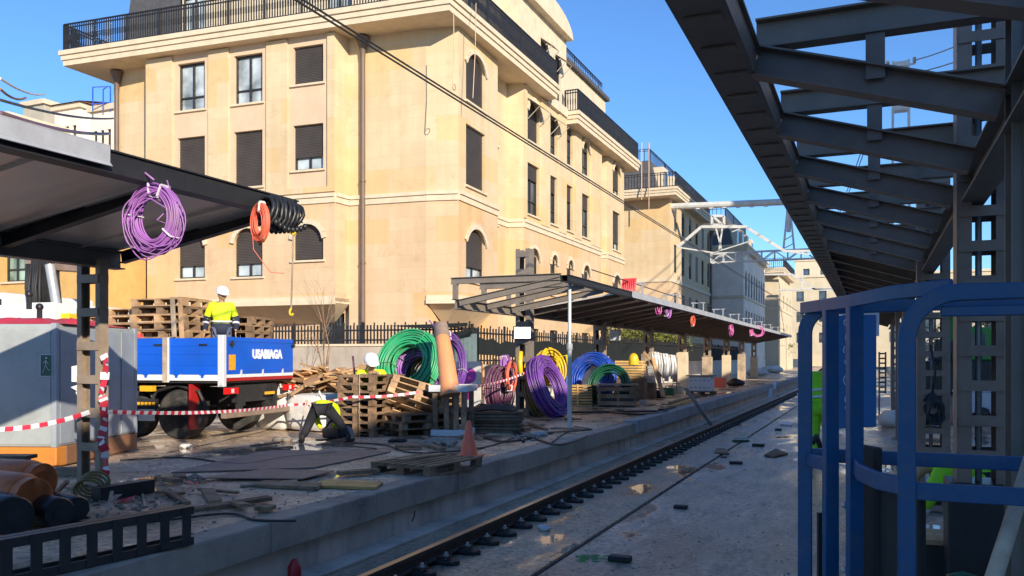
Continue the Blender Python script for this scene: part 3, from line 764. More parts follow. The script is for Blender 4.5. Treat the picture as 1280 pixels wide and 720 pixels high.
for (x, y, z0) in ((-26.6, 23.62, 1), (-16.0, 24.38, 1), (-13.35, 28.85, 1), (-13.25, 42.0, 1)): downpipe(A, x, y, z0, ZC-.02)

# ---------------------------------------------------------------- buildings further along the line
def block(name, label, X, y0, y1, ztop, stone, xl=-24, roof_h=2.6, attic=True, rows=(R1, R2, R3), step=2.6, bal=True, front_cols=()):
    b = thing(name, label, 'building', (X-4, (y0+y1)/2, .5))
    w = MB(); fr = ((xl, y0), (X, y0)); sd = ((X, y0), (X, y1))
    L1 = y1-y0; ws = []
    k = 1.2
    while k+1.1 < L1:
        for q, (a, c) in enumerate(rows): ws.append((k, k+1.05, a, c, .4 if q == len(rows)-1 else 0))
        k += step
    Lf = X-xl; wf = []
    for c in front_cols:
        for q, (a, e) in enumerate(rows): wf.append((Lf-c-.9, Lf-c, a, e))
    facade(w, *fr, .5, ztop, wf, .15); facade(w, *sd, .5, ztop, ws, .15); facade(w, (X, y1), (xl, y1), .5, ztop)
    w.build('wall', stone, b)
    for i, q in enumerate(ws): window(b, *sd, q, .15, shut=[.3, 0, 1, .5][i % 4], panes='glass', simple=True, sill=False)
    for i, q in enumerate(wf): window(b, *fr, q, .15, shut=1, simple=True, sill=False)
    m_ = MB(); moulding(m_, *fr, ZS-.1, .25, .08); moulding(m_, *sd, ZS-.1, .25, .08); m_.build('string_course', K['stone_trim'], b)
    if bal:
        pl = [(X-9, y0-1.2), (X+.65, y0-1.2), (X+.65, y1-4), (X-9, y1-4)]
        cornice('balcony', pl, ztop, b)
        railing('balcony_railing', [(X-8.9, y0-1.15), (X+.6, y0-1.15), (X+.6, y1-4)], ztop+.56, 1.0, b, .2, .016)
    else:
        cornice('cornice', [(xl, y0-.3), (X+.35, y0-.3), (X+.35, y1), (xl, y1)], ztop, b)
    if attic:
        z0 = ztop+.4; z1 = z0+roof_h
        r = MB()
        r.add([(xl, y0+.6, z0), (X-1, y0+.6, z0), (X-1, y1-.4, z0), (xl, y1-.4, z0), (xl, y0+1.3, z1), (X-1.7, y0+1.3, z1), (X-1.7, y1-1, z1), (xl, y1-1, z1)], [(0, 1, 5, 4), (1, 2, 6, 5), (2, 3, 7, 6), (4, 5, 6, 7)])
        r.build('roof', K['slate'], b)
        railing('roof_railing', [(X-6, y0+1.4), (X-1.8, y0+1.4), (X-1.8, y1-1.2)], z1, .9, b, .35, .02, bulge=False)
        k = 1.6
        while k < L1-2:
            dm = MB(); dm.box((X-1.75, y0+k, z0+.4), (X-.85, y0+k+1.5, z0+2.2)); o = dm.build('dormer', K['stone_trim'], b)
            MB().box((X-.86, y0+k+.25, z0+.6), (X-.82, y0+k+1.25, z0+1.9)).build('pane', K['glass'], o)
            k += 3.4
    return b
B = block('apartment_building', 'cream apartment block with a black corner balcony, second along the line', -12.8, 57.6, 73.5, ZC, K['stone'])
downpipe(B, -12.72, 73.0, .6, 12.9, .12)
block('apartment_building', 'grey shaded apartment block with dark mansard roof, third along the line', -10.4, 76, 92, 11.4, K['grey_far'], roof_h=2.9, rows=((4.2, 6.2), (7.4, 9.8)), step=1.9, bal=False)
block('apartment_building', 'cream block with projecting eaves beyond the grey shaded block', -9.4, 96, 113, 11.2, K['cream_far'], attic=False, rows=((4.2, 5.9), (7.4, 9.2)), step=4.2, bal=True)
def plain_block(name, label, x0, x1, y0, y1, z1, mat, wins=(), roof=None, rmat='tile', z0=.5):
    b = thing(name, label, 'building', ((x0+x1)/2, (y0+y1)/2, z0))
    w = MB(); facade(w, (x0, y0), (x1, y0), z0, z1, wins, .2); facade(w, (x1, y0), (x1, y1), z0, z1); facade(w, (x0, y1), (x0, y0), z0, z1); w.quad((x0, y0, z1), (x1, y0, z1), (x1, y1, z1), (x0, y1, z1))
    w.build('wall', mat, b)
    for q in wins: window(b, (x0, y0), (x1, y0), q, .2, shut=0, panes='glass', simple=True, sill=False, mull=0)
    MB().prism([(x0-.2, y0-.2), (x1+.2, y0-.2), (x1+.2, y1+.2), (x0-.2, y1+.2)], z1+.004, z1+.4).build('parapet', K['stone_trim'], b)
    if roof:
        r = MB(); r.add([(x0-.4, y0-.4, z1+.4), (x1+.4, y0-.4, z1+.4), (x1+.4, y1+.4, z1+.4), (x0-.4, y1+.4, z1+.4), (x0+2, (y0+y1)/2, z1+.4+roof), (x1-2, (y0+y1)/2, z1+.4+roof)], [(0, 1, 5, 4), (1, 2, 5), (2, 3, 4, 5), (3, 0, 4)])
        r.build('roof', K[rmat], b)
    return b
def grid(x0, n, dx, w, zs, h): return [(x0+dx*i, x0+dx*i+w, z, z+h) for i in range(n) for z in zs]
plain_block('far_building', 'sunlit cream gable-end building closing the view down the line', -22, 22, 150, 170, 15.5, K['cream_far'], grid(3, 11, 3.6, 1.2, (4.5, 8.0, 11.5), 1.7))
plain_block('far_building', 'taller pale yellow block behind the end of the line', -14, -2.5, 175, 190, 21, K['stone_trim'], grid(1.5, 3, 3.2, 1.2, (12, 15.5, 18), 1.5))
plain_block('far_building', 'beige block with flat roof far behind the right platform columns', 4, 30, 118, 130, 10, K['beige_far'], grid(2, 6, 3.4, 1.4, (2.2, 5.2), 1.7))
plain_block('far_building', 'white low depot building seen between the right columns', 13, 40, 92, 104, 5.2, K['whitewash'], grid(2, 7, 3.2, 1.6, (1.4,), 1.8))
# behind the left canopy
oc = thing('town_house', 'ochre rendered house with a green arched window behind the crane truck', 'building', (-27, 21, .5))
w = MB(); fo = ((-36, 20.6), (-25.0, 21.0)); q = (*uo(*fo, 5, 42), 4.75, 6.3, .6); facade(w, *fo, .5, 7.2, [q], .2); facade(w, (-25.0, 21.0), (-25.0, 23.5), .5, 7.2); w.quad((-36, 20.6, 7.2), (-25, 21, 7.2), (-25, 24, 7.2), (-36, 24, 7.2)); w.build('wall', K['ochre'], oc)
K['greenglass'] = glass_mat('green_painted_shutter_glass', (.24, .33, .25), .2)
fw = window(oc, *fo, q, .2, shut=0, panes='greenglass', mull=2)
def tower(name, label, px0, px1, ytop, d, mat, depth=8, wins=True, roof=None):
    a = at_depth(px0, ytop, d); b = at_depth(px1, ytop, d)
    x0, x1 = a.x, b.x; yy = (a.y+b.y)/2
    L = x1-x0
    return plain_block(name, label, x0, x1, yy, yy+depth, a.z, mat, grid(L*.12, 3, L*.29, L*.16, (a.z-3.2, a.z-6.6), 1.9) if wins else (), roof, 'tile')
tower('far_building', 'beige rooftop house with a pale gable, leftmost above the left canopy', -40, 22, 150, 62, K['cream_far'])
tower('far_building', 'grey rooftop block with small pale gable above the left canopy', 22, 62, 132, 70, K['beige_far'])
tower('far_building', 'grey rooftop block with terracotta roof above the left canopy', 60, 108, 137, 66, K['grey_far'], roof=1.2)
tower('far_building', 'grey tower block beside the drainpipe of the cream building', 106, 150, 139, 58, K['grey_far'])
# unseen blocks added across the line, sized and spaced to shade the tracks
def shade_block(label, x0, x1, y0, y1, z1, mat):
    b = thing('unseen_shade_block', label, 'building', ((x0+x1)/2, (y0+y1)/2, 0))
    w = MB(); wn = grid(1.2, int((y1-y0-2)/3), 3, 1.2, [1.2+3.1*i for i in range(max(1, int((z1-2)/3.1)))], 1.6)
    facade(w, (x0, y1), (x0, y0), 0, z1, wn, .2); facade(w, (x0, y0), (x1, y0), 0, z1); facade(w, (x1, y0), (x1, y1), 0, z1); facade(w, (x1, y1), (x0, y1), 0, z1); w.quad((x0, y0, z1), (x1, y0, z1), (x1, y1, z1), (x0, y1, z1))
    w.build('wall', mat, b)
    for q in wn[:60]: window(b, (x0, y1), (x0, y0), q, .2, shut=0, panes='glass', simple=True, sill=False)
shade_block('unseen long block added across the tracks to shade the platform', 12, 26, -6.4, 2.9, 10.2, K['whitewash'])
shade_block('unseen taller block added for its shade at the near end of the row across the tracks', 12, 26, -70, -6.6, 10.5, K['whitewash'])
shade_block('second unseen long block added across the tracks for shade, after a gap that lets sun through', 12, 26, 4.9, 37, 10.2, K['whitewash'])
shade_block('unseen tall block added across the tracks to shade the grey blocks', 12.5, 28, 40, 66, 25, K['grey_far'])

# ---------------------------------------------------------------- battened steel columns
def batten_column(name, label, x, y, z0, z1, w, dp, mat, group=None, pitch=.44, bat=.16, fl=.085, casing=None, cat='column'):
    t = thing(name, label, cat, (x, y, z0), 0, group)
    for sx in (-1, 1):
        m = MB(); xc = x+sx*(w/2-fl/2)
        xi = x+sx*(w/2-.006)
        m.box((xi-.006, y-dp/2, z0), (xi+.006, y+dp/2, z1))
        for sy in (-1, 1):
            m.box((xi-sx*.0065, y+sy*(dp/2-.006)-.006, z0), (xi-sx*fl, y+sy*(dp/2-.006)+.006, z1))
        m.build('channel', mat, t)
    z = z0+.05
    while z < z1-bat:
        for sy in (-1, 1):
            MB().box((x-w/2+.012, y+sy*(dp/2+.0085)-.005, z), (x+w/2-.012, y+sy*(dp/2+.0085)+.005, z+bat)).build('batten_plate', mat, t)
        z += pitch
    if casing:
        MB().box((x-w/2-.06, y-dp/2-.07, z0), (x+w/2+.06, y+dp/2+.07, z0+casing[0])).build('casing', casing[1], t, bevel=.01)
    MB().box((x-w/2-.08, y-dp/2-.08, z0+.001), (x+w/2+.08, y+dp/2+.08, z0+.02)).build('base_plate', mat, t)
    return t
LX = -7.72
batten_column('canopy_column', 'brownish battened steel column with barrier tape tied round it, beside the grey container', LX, 6.54, PZ, 3.05, .34, .11, K['steel_brown'], 'canopy columns', pitch=.36, bat=.09, fl=.06)
batten_column('canopy_column', 'tall battened steel column carrying the lit floodlight', LX, 18.8, PZ, 4.62, .36, .30, K['steel_sunlit_tan'], 'canopy columns', pitch=.42, bat=.13, fl=.1)
ordn = ['first', 'second', 'third', 'fourth', 'fifth', 'sixth', 'seventh']
for i in range(7):
    y = 24.9+6.13*i
    batten_column('canopy_column', 'steel column in a pale protective casing under the far canopy, %s from the floodlight' % ordn[i], LX, y, PZ, 3.1, .34, .3, K['steel_brown'], 'canopy columns', casing=(1.45+.1*((i*7) % 3), K['stone_trim'] if i % 2 == 0 else K['greywood']))

# ---------------------------------------------------------------- canopies
def canopy(name, label, xe, ze, xv, zv, ys, y0, y1, matb, cover, sheetmat, edgemat=None, edge_w=.16, edge_h=.24, chord=.12, post=True, top=True, topmat=None, gut=None, zt=None):
    """xe,ze: edge; xv,zv: valley line above the columns; ys: rafter positions; cover: (ya,yb) with roof sheet"""
    t = thing(name, label, 'canopy', (xv, (y0+y1)/2, zv))
    s = 1 if xv > xe else -1
    zt = zt or ze
    m = MB(); m.box((xe, y0, ze-edge_h), (xe+s*.012, y1, ze)); m.box((xe+s*edge_w-s*.012, y0, ze-edge_h), (xe+s*edge_w, y1, ze)); m.box((xe+s*.013, y0, ze-edge_h), (xe+s*(edge_w-.013), y1, ze-edge_h+.012)); m.box((xe-s*.02, y0, ze+.001), (xe+s*(edge_w+.02), y1, ze+.014))
    m.build('edge_beam', edgemat or matb, t)
    m = MB(); m.ibeam((xv, y0, zv), (xv, y1, zv), .16, .20, .014); m.build('valley_beam', K['steel_sunlit_tan'], t)
    xi = xe+s*edge_w
    for y in ys:
        m = MB(); m.ibeam((xi, y, ze-.07), (xv-s*.09, y, zv+.02), chord*.75, chord, .01); m.build('rafter', matb, t)
        if top and not (cover and cover[0] <= y <= cover[1] and top != 'all'):
            m = MB(); m.ibeam((xi, y+.004, zt-.012), (xv+s*.1, y+.004, zt-.012), chord*.7, chord, .01); m.build('top_chord', matb, t)
            if post:
                MB().beam((xv, y, zv+.1), (xv, y, zt-.07), .09, .09).build('post', matb, t)
    if cover:
        m = MB(); za, zb = ze+.012, zv+.10; n = int((cover[1]-cover[0])/.24); a = Vector((xi+.0*s, 0, za-.07)); b = Vector((xv, 0, zb))
        yy = cover[0]
        while yy < cover[1]-.01:
            y2 = min(cover[1], yy+1.03)
            m.slab([(a.x, yy+.004, a.z), (b.x, yy+.004, b.z), (b.x, y2-.004, b.z), (a.x, y2-.004, a.z)] if s > 0 else [(a.x, yy+.004, a.z), (a.x, y2-.004, a.z), (b.x, y2-.004, b.z), (b.x, yy+.004, b.z)], -.012)
            m.beam((a.x, yy, a.z-.012), (b.x, yy, b.z-.012), .03, .03)
            yy += 1.03
        m.build('roof_sheet', sheetmat, t)
    if gut:
        m = MB(); m.box((xe-s*.03, gut[0], ze-.10), (xe-s*.022, gut[1], ze+.03)).box((xe-s*.03, gut[0], ze+.031), (xe+s*.3, gut[1], ze+.038))
        m.slab([(xe-s*.03, gut[0], ze-.10), (xe-s*.03, gut[1], ze-.10), (xe-s*.052, gut[1], ze-.125), (xe-s*.052, gut[0], ze-.125)], .006)
        m.build('fascia', K['fascia'], t)
    return t
LE, LZ = -5.3, 3.56
ysn = [6.8-1.35*i for i in range(10)]
nc = canopy('platform_canopy', 'near end of the steel platform canopy with grey soffit hung with a mauve cable coil', LE, LZ, LX, 3.08, ysn[1::3]+[6.84], -6, 6.9, K['iron'], (-6, 6.85), K['roof_sheet'], gut=(-6, 4.62), top=False, edge_h=.16)
ysf = [15.12+1.35*i for i in range(36)]
fc = canopy('platform_canopy', 'far stretch of platform canopy with bare rafters at its near end', LE, LZ, LX, 3.08, ysf, 15.1, 63, K['steel_sunlit_tan'], (18.9, 63), K['roof_sheet'], gut=(19.6, 63), chord=.13, edgemat=K['iron'], edge_h=.11)
m = MB()
m.box((LE-.02, 15.08, LZ-.13), (LE-.012, 19.6, LZ+.03)); m.build('edge_flashing', K['iron'], fc)
for k in range(9):   # small pipe saddles along the top of the edge
    y = 21+4.2*k
    g = thing('cable_bracket', ['grey cable bracket on the far canopy roof edge, nearest the bare rafters', 'grey cable bracket, second along the far canopy roof edge', 'grey cable bracket, third along the far canopy roof edge', 'grey cable bracket, fourth along the far canopy roof edge', 'grey cable bracket, fifth along the far canopy roof edge', 'grey cable bracket, sixth along the far canopy roof edge', 'grey cable bracket, seventh along the far canopy roof edge', 'grey cable bracket, eighth along the far canopy roof edge', 'grey cable bracket on the far canopy roof edge, farthest from the bare rafters'][k], 'bracket', (LE-.25, y, LZ+.1), 0, 'brackets on the canopy edge')
    mm = MB(); mm.box((LE-.45, y-.02, LZ+.03), (LE-.41, y+.02, LZ+.32)).box((LE-.1, y-.02, LZ+.03), (LE-.06, y+.02, LZ+.32)).box((LE-.5, y-.025, LZ+.321), (LE-.02, y+.025, LZ+.36)); mm.build('bracket_frame', K['galv'], g)
m = MB(); m.tube([(LE-.15, 17, LZ+.3), (LE-.15, 25, LZ+.27), (LE-.15, 33, LZ+.36), (LE-.15, 45, LZ+.3), (LE-.15, 60, LZ+.32)], .012, 6)
tag(m.build('cable', K['wire'], None, True), 'thin dark cable running along the top of the far canopy edge', 'cable')
rag = MB(); 
for k in range(7): rag.slab([(LE-.3+.05*k, 19.9, LZ+.36), (LE-.26+.05*k, 19.95, LZ+.38), (LE-.27+.05*k, 19.88, LZ+.03+.02*(k % 3)), (LE-.32+.05*k, 19.84, LZ+.05)], .012)
tag(rag.build('rag', K['tarp_red']), 'red and white rag hanging over a bracket on the canopy edge', 'rag')

# right-hand canopy: bare trusses overhead, sheeted farther off
ysr = [4.62-1.3*i for i in range(1, 4)]+[4.62+1.3*i for i in range(24)]
rc = canopy('platform_canopy', 'bare dark steel canopy trusses overhead on the right', -.80, 3.64, .66, 3.2, ysr, -3, 36, K['steel_dark'], (12.6, 36), K['steel_dark'], edge_w=.235, edge_h=.14, chord=.155, zt=3.72, post=False, top='all')
yy = -1.9
while yy < 36:
    MB().box((-.765, yy, 3.488), (-.60, yy+.06, 3.498)).build('stiffener', K['steel_dark'], rc); yy += .40
for y in ysr[3:10]:
    for s_ in (-1, 1):
        MB().box((-.03, y+s_*.03-.004, 3.40), (.06, y+s_*.03+.004, 3.66)).build('gusset_plate', K['steel_dark'], rc)
m = MB(); m.tube([(.74, 3.6, 3.72), (1.3, 3.6, 3.72)], .07, 14); m.v = [(v[0]+.0, v[1]+3.1, v[2]+.02) for v in m.v]
tag(m.build('pipe_stub', K['rust'], None, 40), 'rusty pipe stub sticking out beside the right battened column', 'pipe')
batten_column('canopy_column', 'dark battened steel column with black casing at its foot, nearest on the right', .72, 6.84, 0, 4.9, .34, .28, K['steel_dark'], 'right canopy columns', pitch=.245, bat=.075, fl=.09, casing=(1.12, K['blackpl']))
rcn = ['second', 'third', 'fourth', 'fifth']
for i in range(4):
    batten_column('canopy_column', 'dark battened steel column, %s in the row under the right canopy' % rcn[i], .72, 12.1+5.3*i, 0, 3.3 if i else 4.6, .38, .34, K['steel_dark'], 'right canopy columns', pitch=.245, bat=.075, fl=.09)
pp = thing('steel_post', 'tan steel I section post at the right edge, nearest the viewer', 'post', (.66, 4.55, 0))
mm = MB(); mm.box((.60, 4.52, 0), (.645, 4.532, 5)).box((.645, 4.50, 0), (.657, 4.74, 5)).box((.657, 4.52, 0), (.74, 4.532, 5)).box((.60, 4.74, 0), (.74, 4.752, 5)); mm.build('section', K['steel_sunlit_tan'], pp)
MB().box((.56, 4.42, .002), (.78, 4.82, .02)).build('base_plate', K['steel_sunlit_tan'], pp)

# ---------------------------------------------------------------- overhead line structures
def lattice_beam(mb, a, b, w, h, n, r=.05):
    a, b = Vector(a), Vector(b)
    for sy in (-1, 1):
        for sz in (-1, 1):
            o = Vector((0, sy*w/2, sz*h/2)); mb.beam(a+o, b+o, r, r)
        for k in range(n):
            p = a.lerp(b, k/n); q = a.lerp(b, (k+1)/n); o1 = Vector((0, sy*w/2, -h/2)); o2 = Vector((0, sy*w/2, h/2))
            if k % 2: o1, o2 = o2, o1
            mb.beam(p+o1, q+o2, r*.8, r*.8); mb.beam(p+Vector((0, sy*w/2, -h/2)), p+Vector((0, sy*w/2, h/2)), r*.8, r*.8)
def gy(px, py, Y): return on_y(px, py, Y)
g = thing('overhead_gantry', 'white lattice gantry over the tracks carrying a mast and a long white boom', 'gantry', (2.5, 58, 0))
m = MB(); lattice_beam(m, gy(889, 323, 58), (3.2, 58, gy(889, 323, 58).z), .5, .62, 16, .07); m.build('lattice_beam', K['white_steel'], g)
m = MB(); lattice_beam(m, (3.0, 58, 0), (3.0, 58, 0.01), .5, .6, 1)
m = MB()
for sx in (-.3, .3):
    for sy in (-.25, .25): m.beam((3.0+sx, 58+sy, 0), (3.0+sx, 58+sy, 9.6), .1, .1)
for k in range(14):
    for sy in (-.25, .25): m.beam((2.7 if k % 2 else 3.3, 58+sy, .6+k*.65), (3.3 if k % 2 else 2.7, 58+sy, 1.25+k*.65), .06, .06)
m.build('leg', K['white_steel'], g)
m = MB(); pm = gy(986, 314, 58)
for sx in (-.35, .35): m.beam((pm.x+sx, 58, pm.z), (pm.x+sx*.25, 58, gy(986, 262, 58).z), .12, .12)
for k in range(5): 
    z = pm.z+k*.55+.2; m.beam((pm.x-.32+.04*k, 58, z), (pm.x+.32-.04*k, 58, z+.3), .06, .06)
m.cyl((pm.x, 58, gy(986, 290, 58).z), (pm.x, 58, gy(986, 247, 58).z), .13, 10); m.build('mast', K['white_steel'], g)
m = MB(); a, b = gy(822, 259, 58), gy(990, 252, 58); m.cyl(a, b, .22, 10); m.cyl(a, a+Vector((.5, 0, 0)), .3, 10)
for k in range(6): 
    q = a.lerp(b, .3+.1*k); m.box((q.x, 57.9, q.z-.26), (q.x+.25, 58.1, q.z-.15))
m.build('boom', K['white_steel'], g)
m = MB(); ys_ = 50.0
tr = [gy(847, 309, ys_), gy(877, 283.5, ys_), gy(932, 283.5, ys_), gy(981, 314, ys_)]
for a, b in zip(tr, tr[1:]): m.beam(a, b, .14, .16)
m.beam(gy(847, 309, ys_), gy(892, 316, ys_), .08, .08); m.beam(gy(895, 285, ys_), gy(902, 312, ys_), .08, .08); m.beam(gy(903, 285, ys_), gy(899, 312, ys_), .08, .08)
m.beam(gy(892, 316, ys_), gy(936, 302, ys_), .06, .06); m.beam(gy(932, 283, ys_), gy(915, 290, ys_), .05, .05)
m.beam(gy(981, 314, ys_), gy(1012, 318, ys_), .08, .08)
m.beam(gy(981, 314, ys_), (2.6, 50, gy(1012, 318, ys_).z), .10, .12)
for (pa, pb) in (((890, 270), (890, 281)), ((905, 270), (905, 281)), ((890, 270), (905, 270)), ((890, 281), (905, 281)), ((893, 272), (902, 280))): m.beam(gy(*pa, ys_), gy(*pb, ys_), .13, .13)
tag(m.build('catenary_frame', K['white_steel']), 'trapezoid white tube frame hanging under the first overhead boom', 'catenary frame')
m = MB(); ys_ = 95.0; tr = [gy(949, 343, ys_), gy(990, 343, ys_), gy(1019, 362, ys_), gy(1050, 362, ys_)]
for a, b in zip(tr, tr[1:]): m.beam(a, b, .16, .2)
m.beam(gy(972, 363, ys_), gy(1046, 360, ys_), .16, .2); q = gy(1003, 362, ys_); m.beam(q, gy(1003, 338, ys_), .2, .2)
m.beam((2.4, 95, 0), (2.4, 95, gy(1046, 360, ys_).z), .3, .3); m.beam(gy(1046, 360, ys_), (2.4, 95, gy(1046, 360, ys_).z), .16, .2)
tag(m.build('overhead_gantry', K['white_steel']), 'distant white tube gantry in front of the sunlit far building', 'gantry')
# lattice mast with insulators behind the right canopy
t = thing('lattice_mast', 'white lattice power mast with insulators seen through the right canopy trusses', 'mast', (1.5, 47, 0))
m = MB(); X0 = at_depth(1126, 400, 50).x; Y0 = at_depth(1126, 400, 50).y; H = 19.6
for sx in (-.42, .42):
    for sy in (-.3, .3): m.beam((X0+sx*1.2, Y0+sy, 0), (X0+sx, Y0+sy, H), .13, .13)
for k in range(8): 
    z = 1.2+2.6*k
    if z < H:
        for sy in (-.3, .3): m.beam((X0-.42, Y0+sy, z), (X0+.42, Y0+sy, z), .10, .28)
m.build('frame', K['white_steel'], t)
for k in range(4):
    for sx in (-1, 1):
        m = MB(); z = H-.3-.75*k; m.beam((X0+sx*.42, Y0-.3, z), (X0+sx*.75, Y0-.3, z), .08, .08)
        m.lathe([(.05, 0), (.12, .08), (.06, .12), (.13, .2), (.06, .26), (.12, .33), (.04, .4)], 8, Matrix.Translation((X0+sx*.72, Y0-.3, z)))
        m.build('insulator', K['galv'], t)
def sag(a, b, s, n=14):
    a, b = Vector(a), Vector(b); return [a.lerp(b, k/n)-Vector((0, 0, s*4*(k/n)*(1-k/n))) for k in range(n+1)]
for k, (dz, dx, lb) in enumerate(((0, 8, 'uppermost'), (-.75, 8.5, 'second'), (-1.5, 9, 'third'), (-2.25, 9.5, 'lowest'))):
    m = MB().tube(sag((X0+.75, Y0-.3, H-.1+dz), (X0+dx, 20, H-6+dz), 1.0), .035, 5)
    tag(m.build('power_line', K['wire_copper']), 'copper power line leading right from the lattice mast, %s of four' % lb, 'power line', 'power lines at the mast')
for k, (dz, lb) in enumerate(((-.4, 'upper'), (-1.2, 'lower'))):
    m = MB().tube(sag((X0-.75, Y0-.3, H+dz), (X0-7, Y0+45, H-5), 1.5), .035, 5)
    tag(m.build('power_line', K['wire']), 'dark power line leading left from the lattice mast, %s of two' % lb, 'power line', 'power lines at the mast')
# contact wire crossing the facade
for dz, lb in ((0, 'upper'), (-.045, 'lower')):
    m = MB().tube([(-5.0, y, 5.42+dz) for y in (-4, 10, 30, 60, 100)], .011, 6)
    tag(m.build('overhead_wire', K['wire']), 'dark overhead line wire crossing in front of the cream building, %s of the pair' % lb, 'wire', 'paired overhead wires')
for k, (px0, y0, px1, y1, lb) in enumerate(((567, 18, 566, 108, 'thin rope hanging from the corner of the first balcony, with a loop at its end'), (595, 4, 591, 123, 'thin rope hanging from the right side of the first balcony'))):
    a = on_x(px0, y0, -11.9); b = on_x(px1, y1, -11.9)
    m = MB().tube([a, a.lerp(b, .5)+Vector((.02, .02, 0)), b], .014, 5)
    if k == 0: m.tube([b+Vector((0, .09*math.sin(q)+.09, .1*math.cos(q)-.0)) for q in [i*.52 for i in range(12)]], .012, 5, closed=True)
    tag(m.build('rope', K['wire_copper']), lb, 'rope', 'ropes hanging from the balconies')
for k, (px, y0, y1) in enumerate(((802, 178, 250), (811, 178, 262))):
    a = on_y(px, y0, 56.1); b = on_y(px, y1, 56.1)
    m = MB().tube([a, b], .04, 5); tag(m.build('rope', K['wire_copper']), 'thin pinkish rope in front of the second block balcony, %s' % ('left of the two', 'right of the two')[k], 'rope', 'ropes hanging from the balconies')
# wires at the upper left, above the near canopy
for k, (pa, pb, d0, d1, mt, lb) in enumerate((((0, 98), (55, 118), 30, 46, 'white_steel', 'pale overhead wire against the sky at the upper left, topmost'), ((0, 111), (32, 122), 30, 40, 'tile', 'pinkish overhead wire under the pale one at the upper left'), ((0, 125), (142, 148), 26, 46, 'wire', 'dark wire sloping over the rooftops at the left'), ((0, 141), (137, 167), 24, 40, 'maroon_pipe', 'thick maroon cable sloping over the rooftops at the left'))):
    m = MB().tube(sag(at_depth(*pa, d0), at_depth(*pb, d1), .2), .05 if k != 3 else .07, 5); tag(m.build('overhead_wire', K[mt]), lb, 'wire')
t = thing('rooftop_antenna', 'thin rooftop frame antenna beside the drainpipe of the cream building', 'antenna', at_depth(128, 140, 57.5)); m = MB()
for a, b in (((116, 138), (116, 109)), ((116, 109), (138, 108)), ((129, 138), (129, 112)), ((138, 138), (138, 108)), ((116, 130), (138, 128)), ((129, 112), (134, 108))): m.beam(at_depth(*a, 57.5), at_depth(*b, 57.5), .06, .06)
m.build('frame', K['blue_pipe'], t)

# ---------------------------------------------------------------- walls, fences behind the platform
FX = -10.75
fx0 = (-24, 21.0); fx1 = (FX-.0, 22.4)
t = thing('boundary_wall', 'low plastered boundary wall carrying iron railings in front of the cream building', 'wall', (-16, 21.7, PZ))
o_, d_, n_, L_ = frame_of(fx0, fx1)
m = MB(); moulding(m, fx0, fx1, .3, 2.05, .1); m.build('wall', K['tanwall'], t); m = MB(); moulding(m, fx0, fx1, 2.351, .07, .14); m.build('coping', K['stone_trim'], t)
def rail_fence(name, label, a, b, z, h, step=.16):
    t = thing(name, label, 'fence', (a[0], a[1], z)); o, d, n, L = frame_of(a, b); m = MB()
    for zz in (z+.12, z+h-.2): m.beam((a[0], a[1], zz), (b[0], b[1], zz), .04, .05)
    k = 0.0; i = 0
    while k < L:
        p = o+d*k; m.box((p.x-.026, p.y-.022, z), (p.x+.014, p.y+.014, z+h-.04)); m.ell((p.x, p.y, z+h), (.03, .03, .05), nu=6, nv=4) if i % 3 == 0 else None
        k += step; i += 1
    m.build('bars', K['iron'], t)
    k = 0.0
    while k < L:
        p = o+d*k; MB().box((p.x-.03, p.y-.03, z), (p.x+.03, p.y+.03, z+h+.06)).build('post', K['iron'], t); k += 2.4
    return t
rail_fence('iron_fence', 'black iron railings on top of the low plastered wall behind the truck', fx0, fx1, 2.42, .62, .115)
# along the line: block wall, railings with dark screens
t = thing('boundary_wall', 'pale stained boundary wall running along the back of the platform', 'wall', (FX, 40, PZ))
MB().box((FX-.2, 23.4, .3), (FX, 150, 1.72)).build('wall', K['whitewash'], t); MB().box((FX-.24, 23.4, 1.721), (FX+.04, 150, 1.79)).build('coping', K['stone_trim'], t)
rail_fence('iron_fence', 'tall black railings with dark screening along the back of the platform', (FX-.1, 22.3), (FX-.1, 78), 1.79, 1.15, .22)
sc_ = thing('fence_screen', 'dark ragged mesh screen tied along the platform railings', 'screen', (FX-.02, 40, 2.0))
m = MB(); rr = random.Random(5); y = 22.6; zt0 = 2.62; zb0 = 2.1
while y < 76:
    y2 = y+.5; zt = 2.62+rr.uniform(-.05, .05) if y > 30 else 2.5+rr.uniform(-.1, .1); zb = 1.75 if y > 30 else 2.05+rr.uniform(-.06, .06); ox = rr.uniform(.0, .05)
    m.add([(FX-.02, y, zb0), (FX-.0+ox, y2, zb), (FX-.0+ox, y2, zt), (FX-.02, y, zt0), (FX-.05, y, zb0), (FX-.04, y2, zb), (FX-.04, y2, zt), (FX-.05, y, zt0)], [(0, 1, 2, 3), (7, 6, 5, 4), (3, 2, 6, 7), (1, 0, 4, 5)]); zb0 = zb; zt0 = zt; y = y2
m.build('mesh', K['screen'], sc_)
m = MB(); a = (-13.3, 22.0); b = (FX-.1, 22.3)
m.slab([(-12.9, 21.93, 2.35), (-11.9, 22.02, 2.5), (-10.8, 22.12, 2.62), (-10.8, 22.12, 2.84), (-12.9, 21.93, 2.48)], .03)
m.slab([(-13.4, 21.92, 2.96), (-10.9, 22.12, 3.02), (-10.9, 22.12, 2.92), (-12.2, 22.0, 2.86)], .03); m.build('torn_mesh', K['screen'], sc_)
